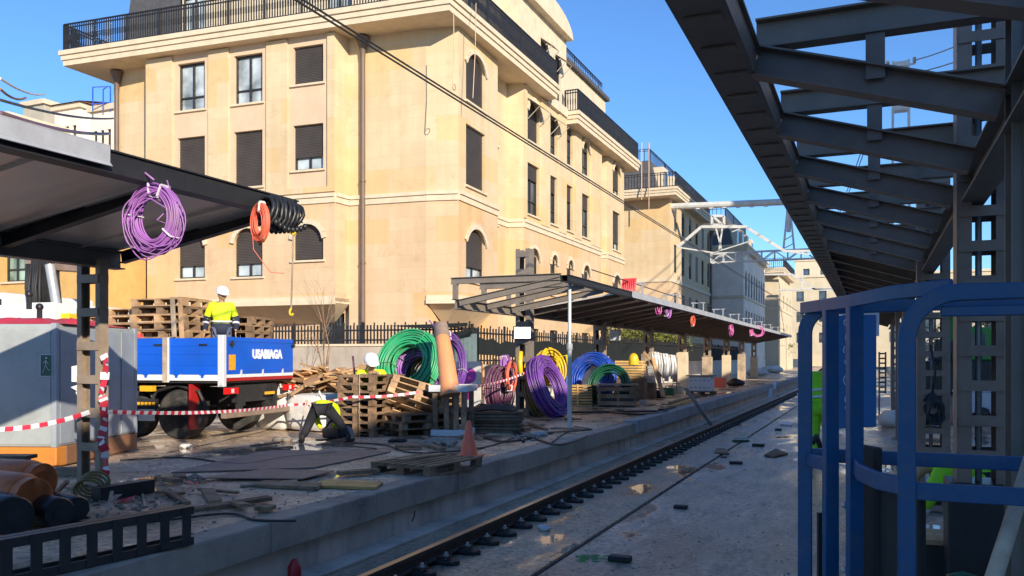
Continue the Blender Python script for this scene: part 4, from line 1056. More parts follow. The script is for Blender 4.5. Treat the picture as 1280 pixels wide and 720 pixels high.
# corrugated gate between the two walls
t = thing('corrugated_gate', 'pale grey green corrugated sheet gate behind the coils', 'gate', (-12, 22.2, PZ))
m = MB(); x = -13.0
while x < -10.7: m.box((x, 22.14, .6), (x+.10, 22.19, 2.7)); m.box((x+.101, 22.15, .6), (x+.139, 22.18, 2.7)); x += .14
m.build('sheet', K['screen_light'], t)
t = thing('block_pillar', 'pale block pillar at the corner of the walls behind the coils', 'pillar', (-11.3, 21.6, PZ))
for k in range(3): MB().box((-11.62, 21.2, PZ+.42*k), (-11.1, 21.6, PZ+.42*k+.41)).build('block', K['blockstone'], t, bevel=.012)
MB().box((-11.66, 21.16, PZ+1.263), (-11.06, 21.64, PZ+1.34)).build('cap', K['stone_trim'], t)
t = thing('painted_board', 'white board with magenta spray paint standing behind the maroon coil', 'board', (-10.3, 21.8, PZ))
MB().box((-10.98, 21.52, PZ), (-10.2, 21.58, PZ+1.3)).build('board', K['whitewash'], t)
m = MB()
for k, (ax, az, s1) in enumerate(((-10.85, .95, .16), (-10.7, .75, .2), (-10.5, .9, .17), (-10.62, .45, .2), (-10.8, .4, .13))): m.ell((ax, 21.515, PZ+az), (s1, .006, s1*1.25), nu=9, nv=6)
m.build('spray_paint', K['graff'], t)
# tree foliage behind the screen, bare trees in front of the wall
def crown(name, centre, rad, n, leaf, parent, seed=1):
    rr = random.Random(seed); m = MB(); cl = [(Vector((rr.gauss(0, .5)*rad[0], rr.gauss(0, .5)*rad[1], rr.gauss(0, .45)*rad[2])), rr.uniform(.25, .5)) for _ in range(14)]
    for _ in range(n):
        c, cr = rr.choice(cl); p = Vector(centre)+c+Vector((rr.gauss(0, 1)*cr*rad[0], rr.gauss(0, 1)*cr*rad[1], rr.gauss(0, 1)*cr*rad[2]))*.6
        a = Vector((rr.gauss(0, 1), rr.gauss(0, 1), rr.gauss(0, .6))).normalized(); b = a.orthogonal().normalized(); s_ = leaf*rr.uniform(.6, 1.4)
        m.add([p-a*s_, p+b*s_*.45, p+a*s_, p-b*s_*.45], [(0, 1, 2, 3)])
    return m.build(name, K['leaf'], parent)
for i, (px, py, w_, lb) in enumerate(((775, 415, 1.3, 'leafy shrub showing above the screen behind the first cased column'), (805, 418, 1.4, 'leafy shrub showing above the screen beside the second cased column'), (832, 420, 1.2, 'leafy shrub above the screen beyond the second cased column'), (955, 437, 2.6, 'leafy tree at the far end of the platform canopy'))):
    p = on_x(px, py, -12.2); t = thing('leafy_tree', lb, 'tree', (p.x, p.y, .6), 0, 'trees behind the screen')
    MB().tube([(p.x, p.y, .6), (p.x+.1, p.y, p.z-.6), (p.x, p.y+.2, p.z)], [.09, .06, .03], 7).build('trunk', K['bark_dk'], t)
    crown('crown', (p.x, p.y, p.z-.1), (w_, w_, .8), 2600, .09, t, i+2)
def bare_tree(label, base, h, seed, mat, spread=.5, levels=4, r0=.05):
    rr = random.Random(seed); t = thing('bare_tree', label, 'tree', base); tr = MB(); br = MB()
    def grow(mb, p, d, L, r, lv):
        n = 4; pts = [Vector(p)]; dd = Vector(d)
        for k in range(n):
            dd = (dd+Vector((rr.gauss(0, .06), rr.gauss(0, .06), .03))).normalized(); pts.append(pts[-1]+dd*L/n)
        rs = [r*(1-.5*k/n) for k in range(n+1)]
        mb.tube(pts, rs, 6 if lv > 2 else 4)
        if lv == 0: return
        for k in range(rr.randint(3, 4)):
            i = rr.randint(2, n); q = pts[i]
            an = rr.uniform(0, 6.28); s_ = rr.uniform(.5, 1.1)*spread
            nd = (dd+Vector((math.cos(an)*s_, math.sin(an)*s_, rr.uniform(-.1, .2)))).normalized()
            grow(br, q, nd, L*rr.uniform(.55, .8), rs[i]*.6, lv-1)
    grow(tr, base, (0.02, 0, 1), h*.42, r0, levels)
    tr.build('trunk', mat, t, True); br.build('branches', mat, t)
b_ = at_depth(406, 480, 21.2); bare_tree('tall bare young tree in front of the plastered wall beside the truck', (b_.x, b_.y, PZ), 4.0, 4, K['bark'], .55, 4, .055)
b_ = at_depth(384, 480, 21.4); bare_tree('small dark bare sapling between the truck and the tall bare tree', (b_.x, b_.y, PZ), 2.4, 9, K['bark_dk'], .5, 3, .03)
for k, (y, lb) in enumerate(((6.84, 'galvanised conduit running up inside the nearest right column'), (12.1, 'galvanised conduit running up inside the second right column'))):
    for dx in (0,): tag(MB().cyl((.70, y, .02), (.70, y, 4.4), .022, 8).build('conduit', K['galv'], None, True), lb, 'conduit')
r3 = Vector((CT, ST, 0)); f3 = Vector((-ST, CT, 0)); UP = Vector((0, 0, 1))
# ---------------------------------------------------------------- pallets
def make_pallet(label, mat, group, L=1.13, W=.755, H=.136):
    t = thing('wooden_pallet', label, 'pallet', (0, 0, 0), 0, group)
    m = MB(); rr = random.Random(len(label))
    n = 7
    for k in range(n):
        w = .092; y = -W/2+w/2+k*(W-w)/(n-1)
        m.box((-L/2+rr.uniform(0, .01), y-w/2, H-.021), (L/2-rr.uniform(0, .01), y+w/2, H))
    for x in (-L/2+.07, 0, L/2-.07): m.box((x-.065, -W/2+.002, H-.042), (x+.065, W/2-.002, H-.022))
    m.build('deck', mat, t)
    for y in (-W/2+.055, 0, W/2-.055):
        b = MB()
        for x in (-L/2+.07, 0, L/2-.07): b.box((x-.065, y-.05, .021), (x+.065, y+.05, H-.043))
        b.box((-L/2+.004, y-.052, 0), (L/2-.004, y+.052, .020)); b.build('bearer', mat, t)
    return t
pal_dark = make_pallet('dark damp pallet in the tall strapped stack beside the bending worker', K['pallet'], 'pallets in the tall dark stack')
def stack(proto, n, base, rz, jit, dz=.1375, lab=None, grp=None, seed=1, firstmove=False):
    rr = random.Random(seed)
    for k in range(n):
        loc = (base[0]+rr.uniform(-jit, jit), base[1]+rr.uniform(-jit, jit), base[2]+k*dz); rot = (0, 0, rz+rr.uniform(-.03, .03))
        if firstmove and k == 0: proto.location = loc; proto.rotation_euler = rot
        else: dup(proto, loc, rot, lab, grp)
ph = R(21); Kp = on_z(467, 547, PZ); lv = -r3*math.cos(ph)+f3*math.sin(ph); bv = r3*math.sin(ph)+f3*math.cos(ph)
cen = Kp+bv*.565+lv*.38
stack(pal_dark, 8, cen, math.atan2(bv.y, bv.x), .018, firstmove=True)
sm = MB()
for s_ in (.28,):
    a = Kp+lv*.28-bv*.012; sm.tube([a+UP*.0, a+UP*.5-bv*.008, a+UP*1.12, a+bv*.6+UP*1.125], .011, 5)
tag(sm.build('strap', K['greywood']), 'pale strap tied up the front of the tall dark pallet stack', 'strap')
# second dark pile behind, carrying the green coil
q = at_depth(512, 480, 16.9); stack(pal_dark, 4, (q.x, q.y, PZ), .7, .04, lab='dark pallet in the low pile under the green coil', grp='pallets under the green coil', seed=4)
pal_new = make_pallet('pale new pallet tipped against the low pile, in front of the green coil', K['pallet_new'], 'pale tipped pallets')
q = at_depth(516, 503, 15.5)
tl = Matrix.Rotation(R(-60), 4, 'Z')
for k in range(3):
    e = (R(-27), R(20), R(38)); off = Matrix.Rotation(e[2], 3, 'Z') @ Matrix.Rotation(e[1], 3, 'Y') @ Matrix.Rotation(e[0], 3, 'X') @ Vector((0, 0, 1))
    loc = q+off*(.14*(k-1))
    if k == 0: pal_new.location = loc; pal_new.rotation_euler = e
    else: dup(pal_new, loc, (e[0]+.03*k, e[1]-.03*k, e[2]+.05*k))
q = at_depth(522, 530, 15.4); stack(pal_dark, 3, (q.x, q.y, PZ), 1.1, .06, lab='dark broken pallet at the foot of the tipped pale pallets', grp='pallets under the tipped pale ones', seed=8)
ph = R(30); Kf = on_z(537, 597, PZ); lv = -r3*math.cos(ph)+f3*math.sin(ph); bv = r3*math.sin(ph)+f3*math.cos(ph)
cen = Kf+bv*.58+lv*.44
fp_ = make_pallet('weathered grey brown pallet lying flat alone near the platform edge', K['pallet'], None, 1.16, .90, .13); fp_.location = cen; fp_.rotation_euler = (0, 0, math.atan2(bv.y, bv.x))
m = MB(); m.beam(cen-bv*.3+lv*.2+UP*.142, cen+bv*.5+lv*.12+UP*.142, .11, .022); tag(m.build('loose_board', K['pallet_new']), 'pale loose board lying across the flat pallet', 'board')

# ---------------------------------------------------------------- coils
def coil(label, c, n, Ro, Ri, dep, r, mat, loops=40, seed=1, group=None, ties=3, tie='tape_w', squash=1.0, name='pipe_coil', cat='coil', seg=56):
    rr = random.Random(seed); c = Vector(c); n = Vector(n).normalized(); u = UP-n*UP.dot(n); u.normalize(); v = n.cross(u)
    t = thing(name, label, cat, c, 0, group); m = MB(); pos = []
    nr = max(1, int((Ro-Ri)/(2.02*r))+1); nd = max(1, int(dep/(2.02*r))+1)
    cells = [(i, j) for i in range(nr) for j in range(nd)]
    if len(cells) > loops:     # keep the shell of the bundle, which is what shows
        shell = [q for q in cells if q[0] in (0, nr-1) or q[1] in (0, nd-1)]; cells = shell
    for (i, j) in cells:
        rad = Ri+(Ro-Ri)*(i/max(1, nr-1))+rr.uniform(-.25, .25)*r; z = -dep/2+dep*(j/max(1, nd-1))+rr.uniform(-.4, .4)*r
        ph = rr.uniform(0, 6.28); lo_ = rr.random() < .12; w = rr.uniform(.1, 1.1)*r*(2.2 if lo_ else 1); e = rr.uniform(-1.2, 1.2)*r*(2 if lo_ else 1)
        m.tube([c+u*((rad+w*math.sin(2*a+ph))*math.cos(a)*squash)+v*((rad+w*math.sin(2*a+ph))*math.sin(a))+n*(z+e*math.sin(a+ph)) for a in [2*math.pi*k/seg for k in range(seg)]], r, 6, closed=True)
    m.build('windings', mat, t, True)
    for k in range(ties):
        a = rr.uniform(0, 6.28); d = u*math.cos(a)*squash+v*math.sin(a); g = r*1.4
        p = [c+d*(Ri-g)+n*(-dep/2-g), c+d*(Ro+g)+n*(-dep/2-g), c+d*(Ro+g)+n*(dep/2+g), c+d*(Ri-g)+n*(dep/2+g)]
        mm = MB(); w = n.cross(d).normalized()*max(.012, r*.6)
        for a_, b_ in zip(p, p[1:]+p[:1]): mm.beam(a_, b_, .03 if Ro > .3 else .02, .008, w)
        mm.build('tie', K[tie], t)
    return t
    return t
gax = (-f3*.80-r3*.42+UP*.36)
gc = at_depth(511, 455, 16.7)
coil('large bright green pipe coil leaning on the pallets', gc, gax, .69, .40, .24, .021, K['green_pipe'], 60, 2, ties=5, tie='green_pipe')
coil('mauve pipe coil showing inside and behind the bright green coil', gc+f3*.34+r3*.10-UP*.10, gax, .56, .30, .2, .021, K['mauve_pipe'], 40, 3, ties=3, tie='green_pipe')
coil('olive yellow pipe coil seen through the hole of the bright green coil', gc+f3*.62+r3*.20-UP*.12, gax, .50, .22, .16, .023, K['olive_pipe'], 40, 4, ties=0)
c = at_depth(562, 452, 17.2); coil('thin loose violet coil behind the orange pipe', c, (-f3*.45+r3*.88+UP*.1), .60, .46, .1, .013, K['purple_pipe'], 14, 5, ties=2)
m = MB().tube([c+UP*.2-r3*.1, c+UP*.62-r3*.24, c+UP*.85-r3*.42], .012, 6); tag(m.build('pipe_end', K['purple_pipe'], None, True), 'loose violet pipe end curving up over the orange pipe', 'pipe')
coil('big deep violet coil leaning beside the floodlight column', at_depth(686, 484, 20.1), (-f3*.42+r3*.84+UP*.36), .76, .50, .26, .020, K['purple_pipe'], 60, 6, ties=4, tie='purple_pipe')
coil('dull olive coil half hidden behind the big deep violet coil', at_depth(672, 497, 20.5), (-f3*.42+r3*.84+UP*.36), .58, .42, .12, .024, K['olive_pipe'], 30, 7, ties=1)
coil('maroon pipe coil standing left of the floodlight column', at_depth(625, 488, 19.4), (-f3*.40+r3*.92+UP*.05), .55, .30, .22, .026, K['maroon_pipe'], 40, 8, ties=2, tie='maroon_pipe')
coil('small violet coil hanging above the maroon coil', at_depth(632, 458, 19.9), (-f3*.3+r3*.95), .26, .16, .1, .014, K['mauve_pipe'], 24, 9, ties=1)
coil('small coral red coil beside the floodlight column', at_depth(639, 470, 19.6), (-f3*.3+r3*.95), .34, .26, .06, .016, K['coral'], 12, 10, ties=1)
coil('bright yellow pipe coil standing behind the deep violet coil', at_depth(688, 459, 21.6), (-f3*.62+r3*.72+UP*.25), .46, .30, .22, .024, K['yellow'], 30, 11, ties=3, tie='blackpl')
coil('cobalt blue pipe coil, the largest under the far canopy', at_depth(739, 474, 25.6), (-f3*.72-r3*.62+UP*.3), .81, .47, .30, .028, K['blue_pipe'], 60, 12, ties=2, tie='blue_pipe')
coil('dark green pipe coil leaning on the cobalt blue coil', at_depth(761, 482, 24.5), (-f3*.82-r3*.45+UP*.32), .62, .42, .17, .026, K['dkgreen_pipe'], 30, 13, ties=1, tie='dkgreen_pipe')
m = MB().tube([at_depth(651, 470, 19.2), at_depth(650, 452, 19.2), at_depth(651, 440, 19.3)], .055, 10)
tag(m.build('yellow_tube', K['yellow'], None, True), 'upright yellow tube tied to the floodlight column', 'tube')
for k, (px, py) in enumerate(((659, 455), (700, 447))):
    m = MB().tube([at_depth(px-6, 474, 21), at_depth(px-2, py, 21), at_depth(px+8, py-3, 21), at_depth(px+12, 470, 21)], .03, 8); tag(m.build('yellow_hose', K['yellow'], None, True), ('yellow hose hoop just right of the floodlight column', 'yellow hose hoop right of the bright yellow coil')[k], 'hose')

# ---------------------------------------------------------------- orange pipe, formwork, board stacks
p0, p1, p2 = at_depth(563, 494, 15.0), at_depth(556, 440, 15.2), at_depth(551, 408, 15.7)
t = thing('plastic_pipe', 'thick orange plastic pipe standing in the white rimmed formwork', 'pipe', p0)
MB().tube([p0, p1, p1.lerp(p2, .5)], [.185, .145, .13], 20).build('pipe', K['orange_pipe'], t, 40); MB().tube([p1.lerp(p2, .5), p2], [.138, .135], 20).build('sleeve', K['rust'], t, 40)
q = on_z(565, 546, PZ); q = q+f3*.32
t = thing('column_formwork', 'open timber post crate with white painted rims, orange pipe standing in it', 'formwork', q)
rzm = Matrix.Translation(q) @ Matrix.Rotation(R(12), 4, 'Z')
for z0, z1, s_ in ((0.01, .12, .33), (.80, .92, .36)):
    m = MB(); m.box((-s_, -s_, z0), (s_, -s_+.05, z1), rzm).box((-s_, s_-.05, z0), (s_, s_, z1), rzm).box((-s_, -s_+.051, z0+.002), (-s_+.05, s_-.051, z1-.002), rzm).box((s_-.05, -s_+.051, z0+.002), (s_, s_-.051, z1-.002), rzm); m.build('rim', K['boxwhite'], t, bevel=.006)
for x in (-.26, -.05, .13, .27):
    for y in (-.27, .27): MB().box((x-.045, y-.02, .12), (x+.045, y+.02, .80), rzm).build('upright', K['pallet'], t)
for y in (-.22, .22): MB().box((-.3, y-.012, .42), (.3, y+.012, .5), rzm).build('cross_board', K['pallet'], t)
def board_stack(label, group, c, rz, L, W, H, gap, n, mat, cat='board', seed=1, jit=.02, name='board'):
    rr = random.Random(seed); mb = MB().box((-L/2, -W/2, 0), (L/2, W/2, H)); o = mb.build(name, mat); tag(o, label, cat, group)
    for k in range(n):
        e = o if k == 0 else o.copy()
        if k: COL.objects.link(e)
        e.location = (c[0]+rr.uniform(-jit, jit), c[1]+rr.uniform(-jit, jit), c[2]+k*(H+gap)); e.rotation_euler = (0, 0, rz+rr.uniform(-jit, jit))
q = on_z(618, 541, PZ)+f3*.4
board_stack('dark board in the low stack topped with a brown hose', 'boards in the hose topped stack', q, R(20), 1.05, .8, .045, .012, 7, K['pallet_dark'], seed=3, jit=.06)
m = MB(); rr = random.Random(4)
m.tube([q+UP*.42+r3*(.42*math.cos(a)*(1-.12*k))+f3*(.28*math.sin(a)*(1-.12*k))+UP*(.03*k+.02*math.sin(a*3)) for k in range(3) for a in [2*math.pi*i/24 for i in range(24)]], .028, 8)
tag(m.build('hose', K['hose'], None, True), 'brown hose coiled on the low stack of dark boards', 'hose')
q = on_z(727, 508, PZ)+f3*.3; board_stack('yellow board in the strapped stack beside the white prop', 'yellow boards beside the white prop', q, R(10), .74, .5, .05, .03, 8, K['plank'], seed=5, jit=.008)
m = MB().box((q.x-.03, q.y-.27, PZ), (q.x+.02, q.y-.262, PZ+.64)); tag(m.build('strap', K['plank']), 'upright batten across the nearer yellow board stack', 'batten')
q = at_depth(788, 470, 27.5); q.z = 1.33; board_stack('yellow board in the stack behind the slatted crate', 'yellow boards behind the crate', q, R(8), .95, .5, .055, .03, 7, K['plank'], seed=6, jit=.01)
t = thing('support_block', 'dark block of timber under the rear yellow board stack', 'block', (q.x, q.y, PZ)); MB().box((q.x-.5, q.y-.25, PZ), (q.x+.5, q.y+.25, 1.325)).build('block', K['pallet_dark'], t, bevel=.01)
m = MB().ell(at_depth(792, 449, 27.3), (.16, .16, .2)).cyl(at_depth(792, 456, 27.3), at_depth(792, 449, 27.3), .17, 14); tag(m.build('yellow_canister', K['yellow'], None, 50), 'yellow canister standing on the rear yellow boards', 'canister')
# slatted crate
q = on_z(771, 508, PZ)-f3*.15; rzm = Matrix.Translation(q) @ Matrix.Rotation(R(14), 4, 'Z')
t = thing('slatted_crate', 'dark slatted timber crate with a flat lid in front of the dark green coil', 'crate', q)
for x in (-.54, .0, .46):
    for y in (-.3, .3): MB().box((x, y-.02, 0), (x+.07, y+.02, .62), rzm).build('corner_post', K['pallet'], t)
for z in (.06, .26, .46):
    for y in (-.335, .335): MB().box((-.56, y-.013, z), (.56, y+.013, z+.11), rzm).build('slat', K['pallet'], t)
MB().box((-.66, -.36, .622), (.6, .36, .66), rzm).build('lid', K['greywood'], t)
MB().box((-.5, -.26, .02), (.5, .26, .3), rzm).build('contents', K['blackpl'], t)
# blue tubs, grey stack, leaning plank, rack
for k, (px, lb) in enumerate(((800, 'blue lidded tub with pale base, left of a pair beyond the slatted crate'), (813, 'blue lidded tub with pale base, right of a pair beyond the slatted crate'))):
    q = on_z(px, 498, PZ)+f3*(.3+.4*k); t = thing('plastic_tub', lb, 'tub', q, 0, 'blue tubs')
    MB().box((q.x-.2, q.y-.25, PZ+.2), (q.x+.2, q.y+.25, PZ+.55)).build('body', K['blue_pipe'], t, bevel=.05); MB().box((q.x-.21, q.y-.26, PZ), (q.x+.21, q.y+.26, PZ+.198)).build('base', K['boxwhite'], t, bevel=.03); MB().box((q.x-.22, q.y-.27, PZ+.551), (q.x+.22, q.y+.27, PZ+.6)).build('lid', K['blue_pipe'], t, bevel=.02)
q = at_depth(811, 480, 28.6); board_stack('grey sheet in the stack behind the blue tubs', 'grey sheets behind the blue tubs', (q.x, q.y, 1.15), .2, .34, .4, .07, .012, 7, K['galv'], seed=9, jit=.01, name='sheet', cat='sheet')
t = thing('trestle', 'dark trestle holding the grey sheets behind the blue tubs', 'trestle', (q.x, q.y, PZ)); MB().box((q.x-.22, q.y-.22, PZ), (q.x+.22, q.y+.22, 1.14)).build('body', K['pallet_dark'], t)
m = MB().beam(at_depth(829, 496, 27.6), at_depth(816, 448, 28.0), .16, .04); tag(m.build('plank', K['pallet_new']), 'reddish plank leaning upright beyond the blue tubs', 'plank')
m = MB().beam(at_depth(826, 470, 27.8), at_depth(806, 441, 28.2), .1, .04); tag(m.build('plank', K['pallet_new']), 'short pale plank leaning behind the reddish plank', 'plank')
t = thing('hose_rack', 'low metal rack hung with pale hoses beside the cased column', 'rack', on_z(832, 490, PZ))
a, b = at_depth(812, 441, 29.5), at_depth(846, 447, 32.5)
m = MB(); m.beam(a, b, .05, .05)
for p in (a, b): m.beam((p.x, p.y, PZ), p, .05, .05)
m.build('frame', K['greywood'], t)
for k in range(9):
    p = a.lerp(b, .08+.1*k); rr_ = .02+.012*(k % 3)
    MB().tube([p+UP*.03-r3*.05, p+UP*.05, p-UP*.35+r3*.06, p-UP*(.75+.1*(k % 3))+r3*.02], rr_*1.7, 8).build('hose', K['boxwhite'] if k % 2 else K['galv'], t, True)
for k, (px, py, s_, mt, lb) in enumerate(((836, 494, .22, 'dkgreen_pipe', 'dark green box on the platform under the hose rack'), (824, 497, .2, 'blackpl', 'small black machine beside the leaning plank'), (845, 492, .25, 'galv', 'grey metal box beyond the hose rack'), (804, 505, .1, 'galv', 'small grey can in front of the blue tubs'))):
    q = on_z(px, py, PZ); t = thing('tool_box', lb, 'box', q); MB().box((q.x-s_, q.y-s_, PZ), (q.x+s_, q.y+s_, PZ+s_*1.3)).build('body', K[mt], t, bevel=.02); MB().tube([(q.x-s_*.6, q.y, PZ+s_*1.28), (q.x-s_*.5, q.y, PZ+s_*1.6), (q.x+s_*.5, q.y, PZ+s_*1.6), (q.x+s_*.6, q.y, PZ+s_*1.28)], .015, 6).build('handle', K['blackpl'], t)
q = on_z(879, 495, PZ)+f3*.3
sp = make_pallet('pallet on the platform under the white box', K['pallet_dark'], None, 1.0, .8, .13); sp.location = (q.x, q.y, PZ+.03)
t = thing('white_box', 'white plastic box with slots standing on a pallet near the platform edge', 'box', q); MB().box((q.x-.42, q.y-.3, PZ+.17), (q.x+.42, q.y+.3, PZ+.72)).build('body', K['boxwhite'], t, bevel=.02); MB().box((q.x-.5, q.y-.36, PZ+.721), (q.x+.5, q.y+.36, PZ+.76)).build('lid', K['greywood'], t)
m = MB(); 
for i in range(5): 
    for z in (.3, .55): m.box((q.x-.36+.16*i, q.y-.304, PZ+z), (q.x-.28+.16*i, q.y-.299, PZ+z+.02))
m.build('slots', K['blackpl'], t)
q = on_z(899, 484, PZ); t = thing('red_crate', 'red crate beside the white box', 'crate', q); MB().box((q.x-.3, q.y-.3, PZ), (q.x+.3, q.y+.3, PZ+.45)).build('body', K['coral'], t, bevel=.03); MB().box((q.x-.32, q.y-.32, PZ+.38), (q.x+.32, q.y+.32, PZ+.451)).build('rim', K['coral'], t)
q = on_z(908, 482, PZ); m = MB().rock((q.x+.4, q.y, PZ+.15), (.5, .4, .22), 4); tag(m.build('black_sack', K['blackpl'], None, True), 'black sack lying beside the red crate', 'sack')
# leaning white plank over the edge, boards by the edge
m = MB().beam(on_z(890, 533, 0.02), on_x(857, 485, -4.78), .13, .03); tag(m.build('plank', K['galv']), 'pale grey plank leaning from the track slab over the platform edge', 'plank')
for k, (a, b, mt, lb) in enumerate((((832, 511), (868, 499), 'plank', 'yellow timber lying along the platform edge before the white box'), ((826, 513), (842, 509), 'blackpl', 'black short bar lying beside the yellow timber'), ((838, 504), (872, 494), 'pallet', 'brown timber lying behind the yellow timber'))):
    m = MB().beam(on_z(*a, PZ+.05), on_z(*b, PZ+.05), .14, .08); tag(m.build('timber', K[mt]), lb, 'timber')
for k, (px, ya, yb, lb) in enumerate(((968, 477, 487, 'small white board on the platform edge far down the line, farther one'), (963, 486, 500, 'small white board leaning on the platform face far down the line, nearer one'))):
    m = MB().beam(on_x(px, ya, -4.66), on_x(px-1, yb, -4.66), .2, .03, (0, 1, 0)); tag(m.build('marker_board', K['boxwhite']), lb, 'board', 'white marker boards')
for k, (px, py, w_, h_, lb) in enumerate(((946, 470, .9, .7, 'white rubble bag against the wall at the far end of the platform'), (967, 466, 1.1, .8, 'second white rubble bag farther along the platform wall'))):
    q = on_z(px, py, PZ); m = MB().rock((q.x, q.y, PZ+h_*.4), (w_, w_*.8, h_*.5), k); tag(m.build('rubble_bag', K['bag'], None, True), lb, 'bag')
q = on_z(945, 468, PZ); m = MB()
for k in range(6): m.beam(q+Vector((-1.5+.3*k, .4*k-1, .03+.05*k)), q+Vector((.3+.2*k, .1*k, .12+.06*k)), .14, .04)
tag(m.build('timber_heap', K['greywood']), 'small grey timber heap lying before the white rubble bags', 'heap')

# ---------------------------------------------------------------- scrap heap and white bags
rr = random.Random(21)
hc = at_depth(402, 500, 17.0)
def softbag(label, c, s, seed):
    rr = random.Random(seed); me = bmesh.new(); bmesh.ops.create_cube(me, size=1.0); bmesh.ops.subdivide_edges(me, edges=me.edges[:], cuts=4, use_grid_fill=True)
    m = MB(); m.v = []
    for v in me.verts:
        p = v.co.copy(); l = max(abs(p.x), abs(p.y), abs(p.z)); k = .5/max(1e-6, (abs(p.x)**4+abs(p.y)**4+abs(p.z)**4)**.25)
        p = p*(1+(k-1)*.6); p += Vector((rr.gauss(0, .018), rr.gauss(0, .018), rr.gauss(0, .015)))
        m.v.append((c[0]+p.x*s[0], c[1]+p.y*s[1], c[2]+p.z*s[2]+s[2]*.5))
    me.verts.index_update(); m.f = [tuple(v.index for v in f.verts) for f in me.faces]; me.free()
    t = thing('builder_bag', label, 'bag', c, 0, 'white builder bags'); m.build('bag', K['bag'], t, True)
    for sx in (-1, 1): MB().tube([(c[0]+sx*s[0]*.4, c[1]-s[1]*.42, c[2]+s[2]*.8), (c[0]+sx*s[0]*.35, c[1]-s[1]*.5, c[2]+s[2]*1.08), (c[0]+sx*s[0]*.2, c[1]-s[1]*.42, c[2]+s[2]*.85)], .02, 6).build('lifting_loop', K['bag'], t)
for k, (px, py, d, s_, lb) in enumerate(((352, 530, 16.6, (.8, .8, .85), 'white builder bag right behind the tail of the truck'), (398, 530, 16.3, (1.0, .9, .72), 'white builder bag under the scrap timber behind the bending worker'), (440, 530, 17.3, (.9, .9, .8), 'white builder bag hidden behind the dark pallet stack'), (372, 530, 17.5, (.9, .9, .8), 'white builder bag behind the two front bags under the scrap timber'))):
    q = at_depth(px, py, d); softbag(lb, (q.x, q.y, PZ), s_, k+3)
pl = MB().box((-.5, -.07, -.016), (.5, .07, .016)).build('broken_board', K['scrap']); tag(pl, 'broken tan board in the timber heap above the white bags', 'board', 'boards of the scrap heap')
first = True
for k in range(95):
    u_ = rr.uniform(-1, 1); v_ = rr.uniform(-.7, .9); top = .38*(1-.6*u_*u_)*max(.2, 1-.5*abs(v_))
    p = hc+r3*(u_*1.0-.05)+f3*(v_*.7); z = 1.34+1.25*top*rr.uniform(.1, 1.0)
    o = pl if first else pl.copy()
    if not first: COL.objects.link(o)
    first = False
    o.location = (p.x, p.y, z); o.rotation_euler = (rr.gauss(0, .25), rr.gauss(0, .22), rr.uniform(0, 3.14)); o.scale = (rr.uniform(.5, 1.25), rr.uniform(.6, 2.2), rr.uniform(.7, 1.4))
    if k % 5 == 0: o['label'] = 'broken tan board in the timber heap above the white bags'
for k, (a, b, w_, d, lb) in enumerate((((362, 494), (400, 470), .07, 15.9, 'long tan batten sloping down from the scrap heap towards the truck'), ((347, 496), (390, 486), .05, 16.0, 'thin pale batten below the long sloping one'), ((468, 465), (486, 476), .08, 15.6, 'pale batten sloping behind the crouched helmeted worker'))):
    m = MB().beam(at_depth(*a, d), at_depth(*b, d+.6), w_, .05); tag(m.build('batten', K['pallet_new']), lb, 'batten')
m = MB().beam(at_depth(441, 445, 16.2), at_depth(444, 475, 16.2), .03, .03); tag(m.build('stake', K['maroon_pipe']), 'thin maroon stake standing up from the scrap heap', 'stake')
m = MB().tube([at_depth(383, 500, 15.0), at_depth(374, 545, 14.6)], .014, 6).tube([at_depth(383, 500, 15.0), at_depth(392, 520, 15.2)], .014, 6); tag(m.build('tripod', K['greywood']), 'thin leaning legs of a tripod beside the bending worker', 'tripod')

# ---------------------------------------------------------------- sheets, boards and dirt on the platform
def flat(label, pts, z, th, mat, name='steel_plate', cat='plate'):
    m = MB().slab([on_z(*p, PZ+z+th) for p in pts], th); o = m.build(name, K[mat], None, bevel=.003); return tag(o, label, cat)
flat('large rusty steel plate lying flat on the platform behind the flat pallet', [(214, 590), (392, 584), (489, 564), (335, 562)], .004, .014, 'rust')
flat('smaller rusty steel plate lying in front of the large one', [(250, 597), (378, 598), (418, 588), (330, 586)], .022, .012, 'rust')
flat('yellow plywood sheet lying before the flat pallet', [(385, 606), (470, 609), (479, 602), (408, 599)], .004, .03, 'plank', 'plywood_sheet', 'board')
flat('narrow brown plank lying left of the yellow plywood', [(318, 605), (398, 609), (403, 603), (330, 600)], .004, .035, 'pallet', 'plank', 'plank')
flat('thin grey lath lying along the rusty plates', [(300, 607), (372, 601), (372, 599), (300, 605)], .004, .02, 'greywood', 'lath', 'plank')
rr = random.Random(31)
m = MB()
for k in range(520):
    px = rr.uniform(60, 1000); ty = rr.random()
    y0 = max(458, 447+.2736*(1090-px)*rr.uniform(.35, .97)); p = on_z(px, y0+3, PZ)
    if p.x > -4.9 or p.x < -13 or p.y > 60: continue
    s_ = rr.uniform(.004, .013)*(1+.4*(p.y > 20)); m.rock((p.x, p.y, PZ+s_*.4), (s_*rr.uniform(.8, 2), s_*rr.uniform(.8, 2), s_*.7), k)
tag(m.build('rubble_specks', K['dust'], None), 'loose grit and crumbs scattered over the platform', 'debris', None, 'stuff')
